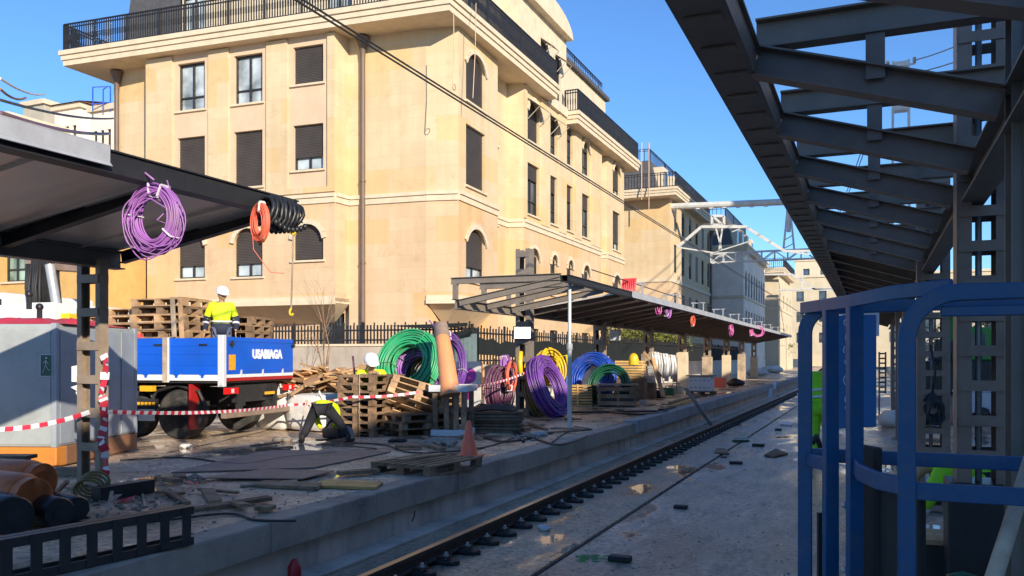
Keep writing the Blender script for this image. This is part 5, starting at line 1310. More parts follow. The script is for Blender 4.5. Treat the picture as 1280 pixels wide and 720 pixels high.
for k, (px, py, s_, lb) in enumerate(((552, 556, .45, 'low dark heap of dirt behind the flat pallet'), (243, 603, .16, 'small dark clod of dirt on the open platform'), (660, 549, .28, 'small heap of rubble near the white prop'))):
    q = on_z(px, py, PZ); m = MB(); rr2 = random.Random(k)
    for i in range(70):
        a = rr2.uniform(0, 6.28); d_ = abs(rr2.gauss(0, .42))*s_; e = .03+.03*rr2.random(); m.rock((q.x+d_*math.cos(a), q.y+d_*math.sin(a), PZ+max(0, .09*(1-d_/s_))), (e*s_*3, e*s_*3, e*s_*1.8), i)
    tag(m.build('dirt_heap', K['dust']), lb, 'dirt heap', None, 'stuff')
for k, (pts, r_, mt, lb) in enumerate((([(5, 640), (140, 655), (280, 642), (320, 650), (370, 651)], .012, 'wire', 'black cable snaking over the platform edge at lower left'), ([(690, 541), (660, 545), (640, 537), (655, 552)], .02, 'wire', 'dark cable lying near the foot of the floodlight column'), ([(745, 513), (800, 518), (830, 514), (690, 516)], .03, 'wire', 'dark cable lying before the slatted crate'), ([(560, 690-80), (600, 597), (700, 566), (830, 524)], .006, 'wire', 'thin black line lying along the platform edge'), ([(690, 553), (710, 540), (740, 537), (718, 533)], .012, 'wire', 'short cable by the foot of the white prop'))):
    if k == 3: continue
    P_ = [on_z(*p, PZ+r_) for p in pts]
    fine = []
    for i in range(len(P_)-1):
        p0 = P_[max(0, i-1)]; p1 = P_[i]; p2 = P_[i+1]; p3 = P_[min(len(P_)-1, i+2)]
        for s_ in range(8):
            u_ = s_/8; fine.append(.5*((2*p1)+(-p0+p2)*u_+(2*p0-5*p1+4*p2-p3)*u_*u_+(-p0+3*p1-3*p2+p3)*u_**3))
    fine.append(P_[-1])
    tag(MB().tube(fine, r_, 6).build('cable', K[mt], None, True), lb, 'cable')
# cone
q = on_z(586, 571, PZ); t = thing('traffic_cone', 'orange red traffic cone standing behind the flat pallet', 'cone', q)
MB().lathe([(.13, .03), (.125, .04), (.03, .50), (.022, .515), (.015, .51)], 24, Matrix.Translation(q)).build('cone', K['cone'], t, 40); MB().box((q.x-.17, q.y-.17, PZ+.001), (q.x+.17, q.y+.17, PZ+.03)).build('base', K['cone'], t, bevel=.01)
# prop
q = on_z(712, 536, PZ); t = thing('steel_prop', 'thin white prop standing under the bare end of the far canopy', 'prop', q)
MB().cyl((q.x, q.y, PZ+.02), (q.x, q.y, 2.2), .045, 10).build('outer_tube', K['white_steel'], t, 40); MB().cyl((q.x, q.y, 2.2), (q.x, q.y, 3.47), .034, 10).build('inner_tube', K['white_steel'], t, 40); MB().cyl((q.x, q.y, 2.15), (q.x, q.y, 2.28), .06, 10).build('collar', K['galv'], t); MB().box((q.x-.35, q.y-.16, PZ+.001), (q.x+.35, q.y+.16, PZ+.02)).build('base_plate', K['rust'], t)
# floodlight
q = at_depth(653, 416, 19.9); t = thing('floodlight', 'lit white floodlight fixed to the battened column of the far canopy', 'floodlight', q)
n_ = Vector((.55, -.83, -.12)).normalized(); u_ = UP.cross(n_).normalized(); w_ = n_.cross(u_)
mt = Matrix(((u_.x, n_.x, w_.x, q.x), (u_.y, n_.y, w_.y, q.y), (u_.z, n_.z, w_.z, q.z), (0, 0, 0, 1)))
MB().box((-.21, -.09, -.15), (.21, -.002, .15), mt).build('housing', K['blackpl'], t, bevel=.01); MB().box((-.19, 0, -.125), (.19, .012, .125), mt).build('lamp_face', K['lamp'], t); MB().beam(q-n_*.09, (LX+.1, 18.6, q.z), .05, .05).build('bracket', K['blackpl'], t)
# white box hung on the first cased column (a lamp box)
q = at_depth(769, 419, 25.2); t = thing('junction_box', 'pale junction box hanging beside the first cased column', 'box', q); MB().cbox(q, (.28, .2, .32)).build('body', K['boxwhite'], t, bevel=.015); MB().cyl(q+UP*.16, q+UP*.5, .015, 6).build('hanger', K['wire'], t)

# ---------------------------------------------------------------- coils and cables on the canopies
hc = at_depth(193, 272, 6.75); fn = -hc.normalized(); fn.z = 0.02
coil('mauve cable coil with white ties hanging from the near canopy edge', hc, (-f3*.93-r3*.3), .235, .165, .08, .0065, K['mauve_pipe'], 60, 41, ties=4, squash=1.12, name='cable_coil')
m = MB(); rr = random.Random(6)
for k in range(7):
    R_ = rr.uniform(.19, .29); c2 = hc+r3*rr.uniform(-.06, .05)-UP*rr.uniform(0, .09); ph0 = rr.uniform(0, 6)
    m.tube([c2+r3*(R_*(.85+.1*math.sin(2*a+ph0))*math.cos(a))+UP*(R_*(1+.12*math.sin(3*a+ph0))*math.sin(a))-f3*(.06+.03*math.sin(a+ph0)) for a in [2*math.pi*i/30 for i in range(30)]], .0055, 5, closed=True)
m.tube([hc+UP*.3+r3*.1, hc+UP*.12+r3*.16, hc+r3*.02-UP*.02, hc+r3*.13-UP*.06, hc+r3*.18-UP*.22, hc-r3*.02-UP*.26], .006, 5)
m.tube([hc+UP*.26, hc+UP*.38-r3*.08, hc+UP*.46-r3*.2, (-5.2, hc.y-.1, 3.4)], .008, 5)
tag(m.build('loose_cable', K['mauve_pipe'], None, True), 'loose thin mauve loops tangled round the hanging cable coil', 'cable')
hc = at_depth(325, 278, 7.75); coil('small coral red cable coil hanging at the end of the near canopy', hc, (-f3*.75-r3*.65), .125, .075, .04, .0045, K['coral'], 14, 43, ties=1, name='cable_coil', squash=1.45)
m = MB().tube([hc-UP*.1-r3*.07, hc-UP*.25-r3*.06, hc-UP*.36+r3*.02, hc-UP*.46+r3*.1, hc-UP*.47+r3*.22], .004, 5); tag(m.build('cable_end', K['coral'], None, True), 'thin red cable end trailing below the coral red coil', 'cable')
t = thing('cable_bundle', 'black bunched cable clamps draped over the end of the near canopy beam', 'cable bundle', (LE+.08, 6.6, 3.4)); rr = random.Random(9)
for k in range(8):
    y = 6.30+.062*k; hgt = .075+.05*math.sin(.5+k*.34); w_ = .10
    m = MB().tube([Vector((LE+.08+w_*math.cos(a)*1.1, y+rr.uniform(-.012, .012)+.03*math.sin(a), 3.42-hgt*.35+hgt*1.25*math.sin(a))) for a in [2*math.pi*i/16 for i in range(16)]], .021, 6, closed=True)
    for j in range(3): m.ell((LE-.02+.1*j+.02, y+.02, 3.42-hgt*1.6), (.024, .024, .032), nu=7, nv=5)
    m.build('clamp', K['blackpl'], t, True)
a = at_depth(367, 283, 9.0); b = at_depth(364, 392, 9.0)
t = thing('chain_hoist', 'thin hoist rope with a yellow hook hanging at the end of the near canopy', 'hoist', a)
MB().tube([a+UP*.12, a.lerp(b, .5), b+UP*.06], .009, 6).build('rope', K['greywood'], t)
MB().tube([a+UP*.02+r3*.02, a-UP*.05+r3*.03, a-UP*.09, a-UP*.06-r3*.035, a-UP*.02-r3*.02], .016, 8).build('upper_hook', K['yellow'], t, True); MB().tube([b+UP*.06, b+UP*.02-r3*.018, b-UP*.012-r3*.012, b-UP*.018+r3*.014, b+UP*.006+r3*.018], .013, 8).build('lower_hook', K['yellow'], t, True)
MB().cyl((a.x, a.y, a.z+.1), (LE+.1, 6.85, 3.34), .008, 6).build('lashing', K['wire'], t)
for k, (px, py, s_, mt, lb) in enumerate(((823, 385, .17, 'pink', 'pink cable coil hanging under the far canopy, nearest of the pink ones'), (835, 389, .2, 'mauve_pipe', 'mauve cable coil hanging just beyond the nearest pink coil'), (866, 401, .17, 'coral', 'thin red cable loop under the far canopy'), (914, 412, .24, 'pink', 'pink cable coil hanging about midway under the far canopy'), (939, 414, .22, 'pink', 'pink cable coil, left of the last pair under the far canopy'), (947, 414, .3, 'pink', 'pink open cable hoop, right of the last pair under the far canopy'))):
    q = on_x(px, py, LE-.1)
    t = coil(lb, q, (-f3*.5+r3*.85) if k != 5 else -f3, s_, s_*.72, .05, .016 if k != 2 else .008, K[mt], 9, 50+k, ties=1, name='cable_coil', group='coils under the far canopy', seg=28)
    MB().cyl((q.x, q.y, q.z+s_*.85), (q.x, q.y, 3.34), .01, 5).build('hanger', K['wire'], t)

# ---------------------------------------------------------------- barrier tape
def tape(label, pts, w=.07, seg=.14, up=UP, crumple=False):
    rnd = random.Random(len(label))
    pts = [Vector(p) for p in pts]; L = [0]
    for a, b in zip(pts, pts[1:]): L.append(L[-1]+(b-a).length)
    def at(s):
        for i in range(len(pts)-1):
            if s <= L[i+1]: return pts[i].lerp(pts[i+1], (s-L[i])/max(1e-6, L[i+1]-L[i]))
        return pts[-1]
    t = thing('barrier_tape', label, 'barrier tape', pts[0]); A_, B_ = MB(), MB(); s = 0; k = 0
    while s < L[-1]:
        e = min(L[-1], s+seg*(rnd.uniform(.35, 1.7) if crumple else 1)); p, q = at(s), at(e); sg = Vector((0, 0, 0)); tw = .3*math.sin(s*1.7)+(rnd.uniform(-.7, .7) if crumple else 0)
        d = (q-p).normalized(); upv = (up-d*up.dot(d)).normalized(); sd = d.cross(upv); upv = (upv*math.cos(tw)+sd*math.sin(tw)).normalized()
        (A_ if k % 2 else B_).slab([p-upv*w/2, q-upv*w/2, q+upv*w/2, p+upv*w/2], .002); s = e; k += 1
    C_ = MB().add(A_.v, A_.f); nA = len(A_.f); C_.add(B_.v, B_.f); o = C_.build('ribbon', K['tape_r'], t); o.data.materials.append(K['tape_w'])
    for i, p in enumerate(o.data.polygons): p.material_index = 0 if i < nA else 1
    return t
ca = at_depth(112, 515, 8.95)
tape('red and white barrier tape strung from the near column out of the left edge', [ca]+sag(ca, at_depth(-15, 537, 8.9), .05)[1:], .05, .09)
K1 = at_depth(135, 515, 8.9)
tape('red and white barrier tape strung from the near column across the back of the truck', sag(K1, at_depth(362, 506, 15.2), .06), .045, .10)
tape('red and white barrier tape running past the scrap heap to the pallet stack', sag(at_depth(362, 506, 15.2), at_depth(440, 496, 14.6), .03)+sag(at_depth(440, 496, 14.6), at_depth(524, 490, 14.9), .03)[1:], .045, .10)
tape('red and white barrier tape from the formwork to the floodlight column', sag(at_depth(586, 484, 15.2), at_depth(656, 466, 18.6), .05), .045, .10)
rr = random.Random(17); pts = []
for k in range(15): pts.append(at_depth(129+rr.uniform(-4, 4), 443+k*12, 8.85+rr.uniform(-.04, .04)))
tape('crumpled red and white barrier tape hanging down the near column', pts, .085, .06, r3, True)
t = thing('tape_scrap', 'torn red and white tape scrap on the ground by the near column', 'tape scrap', on_z(146, 629, PZ)); q = on_z(146, 629, PZ)
MB().slab([q, q+r3*.12+UP*.03, q+r3*.14+f3*.12+UP*.06, q+f3*.1+UP*.02], .004).build('red_scrap', K['tape_r'], t); MB().slab([q-r3*.1, q+UP*.08-r3*.02, q+f3*.1+UP*.07, q-r3*.08+f3*.1], .004).build('white_scrap', K['tape_w'], t)
m = MB(); q = on_z(110, 625, PZ)
for k in range(4): m.tube([q+r3*(.14*math.cos(a))+UP*(.1+.1*math.sin(a)+.02*k)+f3*(.05*k) for a in [2*math.pi*i/18 for i in range(18)]], .014, 6, closed=True)
tag(m.build('hose', K['olive_pipe'], None, True), 'small olive hose coil at the foot of the near column', 'hose')
for k, (px, py, px2, py2, w_, mt, lb) in enumerate(((60, 626, 85, 601, .035, 'greywood', 'short grey stake leaning at the foot of the near column'), (134, 640, 140, 615, .03, 'greywood', 'thin grey post standing in the rubble by the near column'), (40, 628, 95, 623, .06, 'galv', 'grey bar lying before the near column'), (120, 618, 188, 607, .14, 'blackpl', 'long black bundle lying behind the near column'), (0, 590, 110, 589, .1, 'greywood', 'grey kerb beam lying in front of the container'), (178, 618, 181, 633, .02, 'greywood', 'thin pin sticking up beside the lying girder'))):
    m = MB(); a = on_z(px, py, PZ+w_*.5); b = at_depth(px2, py2, 7.9) if k in (0, 1) else on_z(px2, py2, PZ+w_*.5); m.beam(a, b, w_, w_); tag(m.build('bar' if k in (2, 4) else 'stake' if k in (0, 1, 5) else 'bundle', K[mt], None, bevel=.004), lb, 'bar' if k in (2, 4) else 'stake')
m = MB(); rr = random.Random(12)
for k in range(150):
    p = on_z(rr.uniform(55, 230), rr.uniform(612, 650), PZ); s_ = rr.uniform(.006, .02); m.rock((p.x, p.y, PZ+s_*.5), (s_*rr.uniform(.7, 2.4), s_, s_*.8), k)
tag(m.build('rubble', K['dust']), 'loose rubble heaped round the foot of the near column', 'rubble', None, 'stuff')

# ---------------------------------------------------------------- gas bottles, girder, trestle, container
def gas_bottle(label, c, d, s=1.0):
    d = Vector(d).normalized(); x = d.cross(UP).normalized(); y = x.cross(d)
    m4 = Matrix(((x.x, y.x, d.x, c[0]), (x.y, y.y, d.y, c[1]), (x.z, y.z, d.z, c[2]), (0, 0, 0, 1))) @ Matrix.Scale(s, 4)
    t = thing('gas_bottle', label, 'gas bottle', c, 0, 'gas bottles')
    MB().lathe([(.10, .0), (.185, .03), (.20, .08), (.20, .46), (.185, .53), (.12, .585), (.04, .6)], 28, m4).build('cylinder', K['gas'], t, 40)
    MB().lathe([(.165, -.07), (.175, -.07), (.175, .025), (.165, .025), (.165, -.07)], 28, m4).build('foot_ring', K['gas'], t, 40)
    m = MB()
    for k in range(15): 
        a0, a1 = R(-40+17.5*k), R(-40+17.5*(k+1)); m.tube([m4 @ Vector((.15*math.cos(a0), .15*math.sin(a0), .66)), m4 @ Vector((.15*math.cos(a1), .15*math.sin(a1), .66))], .013*s, 6)
    for k in (-40, 50, 140, 222): m.tube([m4 @ Vector((.15*math.cos(R(k)), .15*math.sin(R(k)), .56)), m4 @ Vector((.15*math.cos(R(k)), .15*math.sin(R(k)), .66))], .013*s, 6)
    m.cyl(m4 @ Vector((0, 0, .6)), m4 @ Vector((0, 0, .66)), .025*s, 10); m.build('valve_collar', K['gas'], t)
gas_bottle('orange gas bottle lying with its foot ring towards the viewer', at_depth(36, 622, 7.0), (-r3*.9+f3*.42+UP*.02), .98)
gas_bottle('orange gas bottle lying behind the front one', at_depth(46, 602, 7.5), (-r3*.95+f3*.3), .95)
for k, (px, py, d, r_, lb) in enumerate(((75, 645, 6.9, .13, 'black plastic roll lying right of the gas bottles'), (97, 640, 7.2, .11, 'black plastic roll, rightmost beside the gas bottles'), (18, 655, 6.6, .16, 'black plastic roll lying under the gas bottles'))):
    q = at_depth(px, py, d); q.z = PZ+r_; t = thing('plastic_roll', lb, 'roll', q, 0, 'black rolls'); ax = (-r3*.8+f3*.6)
    MB().tube([q, q+ax*.02, q+ax*.5, q+ax*.52], [r_*.93, r_, r_, r_*.9], 20).build('roll', K['blackpl'], t, 40); MB().tube([q-ax*.006, q+ax*.01], [r_*.4, r_*.4], 14).build('core', K['chassis'], t)
# lying battened girder
ga = on_z(242, 681, PZ); gb = at_depth(0, 735, 5.14); gb = ga+(gb-ga)*1.35; gd = (gb-ga).normalized(); gs = Vector((-gd.y, gd.x, 0)); gs = gs if gs.y > 0 else -gs
t = thing('lying_girder', 'dark battened steel column lying on its side at the lower left', 'girder', ga)
Lg = (gb-ga).length
for z in (.032, .262):
    for o in (0, .13): 
        m = MB(); a = ga+gs*o+UP*z; m.beam(a, a+gd*Lg, .012, .06); zz = .024 if z > .1 else -.024
        m.beam(a+UP*zz+gs*(.03 if o == 0 else -.03), a+gd*Lg+UP*zz+gs*(.03 if o == 0 else -.03), .055, .012); m.build('chord', K['steel_black'], t)
k = .02
while k < Lg:
    for o in (-.0105,): 
        a = ga+gs*o+gd*k+UP*.01; m = MB().beam(a+gd*.05, a+gd*.05+UP*.285, .075, .008, gs); m.build('batten_plate', K['steel_black'], t)
    k += .185
m = MB().slab([on_z(-40, 727, PZ+.006), on_z(260, 702, PZ+.006), on_z(300, 652, PZ+.006), on_z(240, 690, PZ+.006)], .005)
# trestle
q = on_z(34, 612, PZ); t = thing('blue_trestle', 'small blue legged bench with dark top in front of the container', 'trestle', q)
a = at_depth(34, 571, 9.1); e = -r3
MB().beam(a+r3*.05, a+e*.9, .22, .04).build('top', K['blackpl'], t)
for k in (0, .75): MB().beam((a.x+e.x*k, a.y+e.y*k, PZ), (a.x+e.x*k, a.y+e.y*k, a.z-.02), .05, .05).build('leg', K['truck_blue'], t)
# container
CK = Vector((-9.55, 7.54, PZ)); ce = Vector((-.357, .934, 0)); cf = Vector((-.934, -.357, 0)); cm = Matrix(((cf.x, ce.x, 0, CK.x), (cf.y, ce.y, 0, CK.y), (0, 0, 1, PZ), (0, 0, 0, 1)))
t = thing('site_container', 'grey site container with orange base band and red sheeting on its roof', 'container', CK); H_ = 1.84
K['cont_grey_shade'] = M('container_side_shade_grey', (.33, .36, .40), .45, var=.08, dirt=(.2, .2, .2), dirt_amt=.4, dirt_s=2)  # same light grey paint, bluish shade of the side put into the colour
MB().box((.0, 0, .27), (3.6, 2.1, H_), cm).build('body', K['cont_grey'], t, bevel=.02)
m = MB()
for k in range(4): m.box((-.012, .08+.52*k, .30), (-.001, .5+.52*k, H_-.06), cm)
m.build('side_panel', K['cont_grey_shade'], t, bevel=.004)
MB().box((.06, -.012, .30), (1.7, -.001, H_-.06), cm).build('front_panel', K['cont_grey'], t, bevel=.004)
MB().box((-.02, -.02, 0.02), (3.6, .2, .268), cm).build('front_base', K['cont_orange'], t, bevel=.015); MB().box((-.021, .202, 0.02), (.2, 2.1, .268), cm).build('side_base', K['cont_brown'], t, bevel=.015)
for (x, y) in ((0, 0), (0, 2.05)): MB().box((x-.018, y-.018, .269), (x+.05, y+.05, H_+.01), cm).build('corner_post', K['cont_grey_shade'], t)
sg = thing('exit_sign', 'small dark green emergency exit sign on the container near its corner', 'sign', cm @ Vector((.12, -.03, 1.35)))
MB().box((.03, -.022, 1.17), (.19, -.014, 1.45), cm).build('plate', K['sign_green'], sg)
m = MB()
for (x0, x1, z0, z1) in ((.03, .19, 1.17, 1.176), (.03, .19, 1.444, 1.45), (.03, .036, 1.17, 1.45), (.184, .19, 1.17, 1.45)): m.box((x0, -.026, z0), (x1, -.0225, z1), cm)
for (a, b) in (((.11, 1.38), (.115, 1.31)), ((.115, 1.31), (.14, 1.25)), ((.14, 1.25), (.155, 1.22)), ((.115, 1.31), (.085, 1.26)), ((.085, 1.26), (.06, 1.25)), ((.11, 1.37), (.145, 1.34)), ((.11, 1.37), (.08, 1.33))): m.beam(cm @ Vector((a[0], -.024, a[1])), cm @ Vector((b[0], -.024, b[1])), .014, .004)
m.ell(cm @ Vector((.107, -.025, 1.405)), (.014, .014, .014), nu=8, nv=6); m.build('pictogram', K['tape_w'], sg)
def drape(label, x0, x1, y0, y1, z, h, seed, mat):
    rr = random.Random(seed); m = MB(); nx, ny = 18, 8; V = []
    for i in range(nx+1):
        for j in range(ny+1):
            u, v = i/nx, j/ny; edge = min(u, 1-u)*5; edge = min(1, edge)*min(1, min(v, 1-v)*5)
            V.append(cm @ Vector((x0+(x1-x0)*u, y0+(y1-y0)*v, z+h*edge*(.55+.45*rr.random()))))
    F_ = [(i*(ny+1)+j, (i+1)*(ny+1)+j, (i+1)*(ny+1)+j+1, i*(ny+1)+j+1) for i in range(nx) for j in range(ny)]
    m.add(V, F_); o = m.build('red_sheeting', K[mat], None, True); tag(o, label, 'sheeting')
drape('crumpled red sheeting lying on the container roof at its front', -.05, 2.6, .1, .95, H_+.005, .10, 3, 'tarp_red'); drape('darker red folded sheeting at the back of the container roof', -.9+.9, 1.9, 1.0, 2.0, H_+.006, .14, 7, 'tarp_red')
for k, (x, y) in enumerate(((.55, .55), (.6, .4))):
    m = MB().tube([cm @ Vector((x, y, H_+.05+.16*k)), cm @ Vector((x, y, H_+.22+.16*k))], .035, 8).ell(cm @ Vector((x, y, H_+.25+.16*k)), (.05, .05, .05)); tag(m.build('lifting_eye', K['blackpl']), ('black lifting eye standing in the red sheeting, lower one', 'black lifting eye standing in the red sheeting, upper one')[k], 'lifting eye')
q = cm @ Vector((-.3, -.3, 0))
m = MB().slab([at_depth(90, 458, 9.3), at_depth(106, 455, 9.3), at_depth(106, 478, 9.3), at_depth(90, 477, 9.3)], .01); tag(m.build('notice_sheet', K['tape_w']), 'white paper notice fixed to the near column', 'notice')
m = MB().slab([at_depth(89, 484, 9.2), at_depth(100, 480, 9.2), at_depth(109, 486, 9.15), at_depth(99, 490, 9.2)], .008).slab([at_depth(95, 490, 9.2), at_depth(108, 488, 9.2), at_depth(104, 499, 9.15), at_depth(98, 497, 9.2)], .008); tag(m.build('torn_paper', K['tape_w']), 'torn white paper scraps stuck in the near column', 'paper')
# ---------------------------------------------------------------- more yard clutter
q = at_depth(590, 520, 16.6); stack(pal_dark, 3, (q.x, q.y, PZ), .35, .05, lab='dark pallet lying behind the white rimmed formwork', grp='pallets behind the formwork', seed=18)
q = at_depth(545, 500, 18.2); stack(pal_dark, 5, (q.x, q.y, PZ), 1.2, .06, lab='pallet in the pile between the green coil and the formwork', grp='pallets behind the green coil', seed=19)
of = MB().box((-.5, -.045, 0), (.5, .045, .035)).build('timber_offcut', K['pallet']); tag(of, 'short timber offcut lying loose on the platform', 'offcut', 'loose timber offcuts'); rr = random.Random(77); first = True
for (px, py, n_) in ((500, 545, 7), (600, 548, 6), (660, 538, 6), (540, 560, 3), (700, 522, 5), (820, 510, 5), (855, 500, 4), (430, 556, 4), (340, 556, 4), (200, 600, 3), (250, 620, 4), (300, 632, 3), (470, 590, 2), (910, 487, 3), (930, 480, 3)):
    for k in range(n_):
        p = on_z(px+rr.gauss(0, 22), py+rr.gauss(0, 3.5), PZ)
        if p.x > -4.95: continue
        o = of if first else of.copy()
        if not first: COL.objects.link(o)
        first = False
        o.location = (p.x, p.y, PZ+rr.uniform(.001, .03)); o.rotation_euler = (rr.gauss(0, .03), rr.gauss(0, .03), rr.uniform(0, 3.14)); o.scale = (rr.uniform(.15, .8), rr.uniform(.5, 1.8), rr.uniform(.4, 1.3))
for k, (px, py, s_, mt, lb) in enumerate(((608, 536, .16, 'bag', 'crumpled white bag lying by the stack of dark boards'), (671, 545, .14, 'galv', 'crumpled grey plastic sheet near the foot of the floodlight column'), (500, 552, .10, 'blackpl', 'small black bag lying before the tipped pale pallets'), (352, 552, .12, 'dust', 'small spoil heap behind the bending worker'), (232, 560, .10, 'bag', 'small white bag under the tail of the truck'))):
    q = on_z(px, py, PZ); m = MB()
    for i in range(4): m.rock((q.x+rr.gauss(0, s_*.6), q.y+rr.gauss(0, s_*.5), PZ+s_*.25), (s_*rr.uniform(.5, 1), s_*rr.uniform(.5, 1), s_*.4), i+k*5)
    tag(m.build('rubbish', K[mt], None, True), lb, 'rubbish', None, 'stuff')
for k, (pts, r_, mt, lb) in enumerate((([(600, 545), (630, 552), (665, 548), (700, 556), (735, 545)], .018, 'hose', 'brown hose snaking on the platform before the white prop'), ([(430, 553), (480, 556), (520, 566), (600, 560), (640, 548)], .012, 'wire', 'black cable lying behind the flat pallet'), ([(150, 575), (230, 572), (300, 580), (360, 571), (420, 566)], .012, 'wire', 'black cable lying between the truck and the rusty plates'))):
    P_ = [on_z(*p, PZ+r_) for p in pts]; fine = []
    for i in range(len(P_)-1):
        p0 = P_[max(0, i-1)]; p1 = P_[i]; p2 = P_[i+1]; p3 = P_[min(len(P_)-1, i+2)]
        for s_ in range(8):
            u_ = s_/8; fine.append(.5*((2*p1)+(-p0+p2)*u_+(2*p0-5*p1+4*p2-p3)*u_*u_+(-p0+3*p1-3*p2+p3)*u_**3))
    tag(MB().tube(fine+[P_[-1]], r_, 6).build('cable', K[mt], None, True), lb, 'cable')
# ---------------------------------------------------------------- flatbed truck
TK = Vector((-9.95, 10.97, 0)); ts = Vector((-.987, -.156, 0)); tw = Vector((-.156, .987, 0))
TM = Matrix(((ts.x, tw.x, 0, TK.x), (ts.y, tw.y, 0, TK.y), (0, 0, 1, 0), (0, 0, 0, 1)))   # x forward along the side, y across, z up
DK = 1.63
T = thing('crane_truck', 'blue sided crane truck with white cab, tailgate towards the tracks', 'truck', (TK.x, TK.y, PZ))
BL = 3.48
MB().box((.02, .02, DK-.06), (BL, 2.36, DK+.02), TM).build('bed_floor', K['chassis'], T)
m = MB(); m.box((.09, 0, DK+.085), (1.14, .03, 2.33), TM).box((1.16, 0, DK+.085), (BL, .03, 2.33), TM)
for z in (DK+.24, DK+.42, DK+.56): m.box((.1, -.006, z), (BL, -.0005, z+.012), TM)
m.build('side_board', K['truck_blue'], T, bevel=.006)
MB().box((.09, -.012, DK-.02), (BL, .035, DK+.08), TM).build('side_rail', K['truck_white'], T, bevel=.006)
MB().box((-.03, -.02, DK-.12), (.085, .07, 2.38), TM).build('corner_post', K['boxwhite'], T, bevel=.01)
MB().box((1.02, -.03, DK-.05), (1.14, -.001, 2.34), TM).build('side_post', K['truck_white'], T, bevel=.005)
tg = MB().box((-.015, .09, DK+.085), (.02, 2.33, 2.35), TM); 
for z in (DK+.13, 2.27): tg.box((-.024, .1, z), (-.0155, 2.32, z+.035), TM)
tg = tg.build('tailgate', K['truck_blue'], T, bevel=.006)
mtx = TM @ Matrix.Translation((-.0262, 1.38, 2.055)) @ Matrix(((0, 0, -1, 0), (1, 0, 0, 0), (0, 1, 0, 0), (0, 0, 0, 1)))
text_mb('USABIAGA', .215, .004, mtx, bold=.012).build('lettering', K['letter'], tg)
MB().box((-.0275, .14, DK+.16), (-.0245, .34, DK+.42), TM).build('warning_sticker', K['adhesive'], tg)
for y in (.16, 2.24): MB().box((-.05, y, 2.22), (-.0245, y+.12, 2.25), TM).box((-.052, y+.05, 2.18), (-.0265, y+.08, 2.29), TM).build('latch', K['chassis'], tg)
MB().box((-.016, .09, DK+.03), (.03, 2.33, DK+.083), TM).build('tail_sill', K['truck_white'], T); MB().box((-.018, .09, DK-.03), (.05, 2.33, DK+.028), TM).build('red_tail_strip', K['truck_red'], T)
for x in (.35, .85, 1.45, 2.1, 2.75):
    MB().box((x, -.022, DK+.03), (x+.05, -.0125, DK+.2), TM).cyl(TM @ Vector((x-.02, -.02, DK+.085)), TM @ Vector((x+.07, -.02, DK+.085)), .014, 8).build('hinge', K['truck_blue'], T)
for y in (.5, 1.2, 1.9):
    MB().box((-.026, y, DK+.03), (-.0165, y+.05, DK+.16), TM).build('tail_hinge', K['boxwhite'], T)
for x in (1.02, .14):
    MB().box((x+.15, -.02, 2.2), (x+.3, -.0005, 2.23), TM).build('drop_latch', K['chassis'], T)
MB().box((.05, 2.33, DK+.085), (BL, 2.36, 2.33), TM).build('side_board', K['truck_blue'], T)
# chassis, bumper, lights
m = MB()
for y in (.75, 1.55): m.box((.1, y, 1.15), (5.3, y+.1, 1.45), TM)
for x in (.15, 1.2, 2.4, 3.3): m.box((x, .3, 1.46), (x+.12, 2.1, DK-.065), TM)
m.build('chassis', K['chassis'], T)
m = MB().box((-.06, .0, .98), (.04, 2.38, 1.10), TM); m.build('bumper', K['steel_dark'], T, bevel=.01)
m = MB()
for y in (.6, 1.75): m.box((.04, y, 1.05), (.14, y+.08, 1.5), TM)
m.box((.1, .55, 1.22), (.18, 1.9, 1.52), TM); m.build('rear_crossmember', K['chassis'], T)
for y, n_ in ((.06, 0), (2.0, 1)):
    MB().box((-.03, y, 1.38), (.03, y+.38, 1.49), TM).build('tail_light', K['redlens'], T, bevel=.01)
    MB().box((-.034, y+.15, 1.40), (-.0305, y+.23, 1.47), TM).build('reflector', K['boxwhite'], T)
m = MB()
for i in range(5): m.box((-.02, 1.32+.07*i, 1.33), (.0, 1.36+.07*i, 1.38), TM)
m.build('lamp_row', K['amber'], T)
MB().box((.62, .02, .78), (.66, .28, 1.55), TM).build('mudflap', K['truck_red'], T)
def wheel(x, y, r=.43, w=.28):
    c = TM @ Vector((x, y, PZ+r)); n = tw
    m4 = Matrix(((ts.x, 0, n.x, c.x), (ts.y, 0, n.y, c.y), (0, 1, 0, c.z), (0, 0, 0, 1)))
    o = MB().lathe([(r*.55, -w/2), (r*.9, -w/2), (r, -w/2+.04), (r, w/2-.04), (r*.9, w/2), (r*.55, w/2), (r*.55, -w/2)], 32, m4).build('wheel', K['tyre'], T, 40)
    MB().lathe([(.05, -w/2+.02), (r*.2, -w/2+.0), (r*.25, -w/2+.09), (r*.5, -w/2+.10), (r*.56, -w/2+.01), (r*.56, w/2-.05), (.05, w/2-.06)], 24, m4).build('rim', K['galv'], o, 40)
for x in (.98, 1.95, 4.6): wheel(x, .32); wheel(x, 2.06)
m = MB(); 
for x in (.98, 1.95): m.tube([TM @ Vector((x-.58+.0, .16, 1.12+.0)), TM @ Vector((x-.42, .16, 1.42)), TM @ Vector((x, .16, 1.53)), TM @ Vector((x+.42, .16, 1.42)), TM @ Vector((x+.58, .16, 1.12))], .03, 6)
m.build('mudguard', K['chassis'], T)
MB().box((1.30, -.03, .92), (1.62, -.001, 1.12), TM).build('side_panel', K['plate'], T, bevel=.01)
m = MB()
for i in range(5): m.box((1.28+.075*i, -.04, 1.19), (1.33+.075*i, -.031, 1.24), TM)
m.build('side_marker', K['amber'], T)
MB().box((1.25, -.03, 1.13), (1.75, .02, 1.3), TM).build('side_bar', K['chassis'], T)
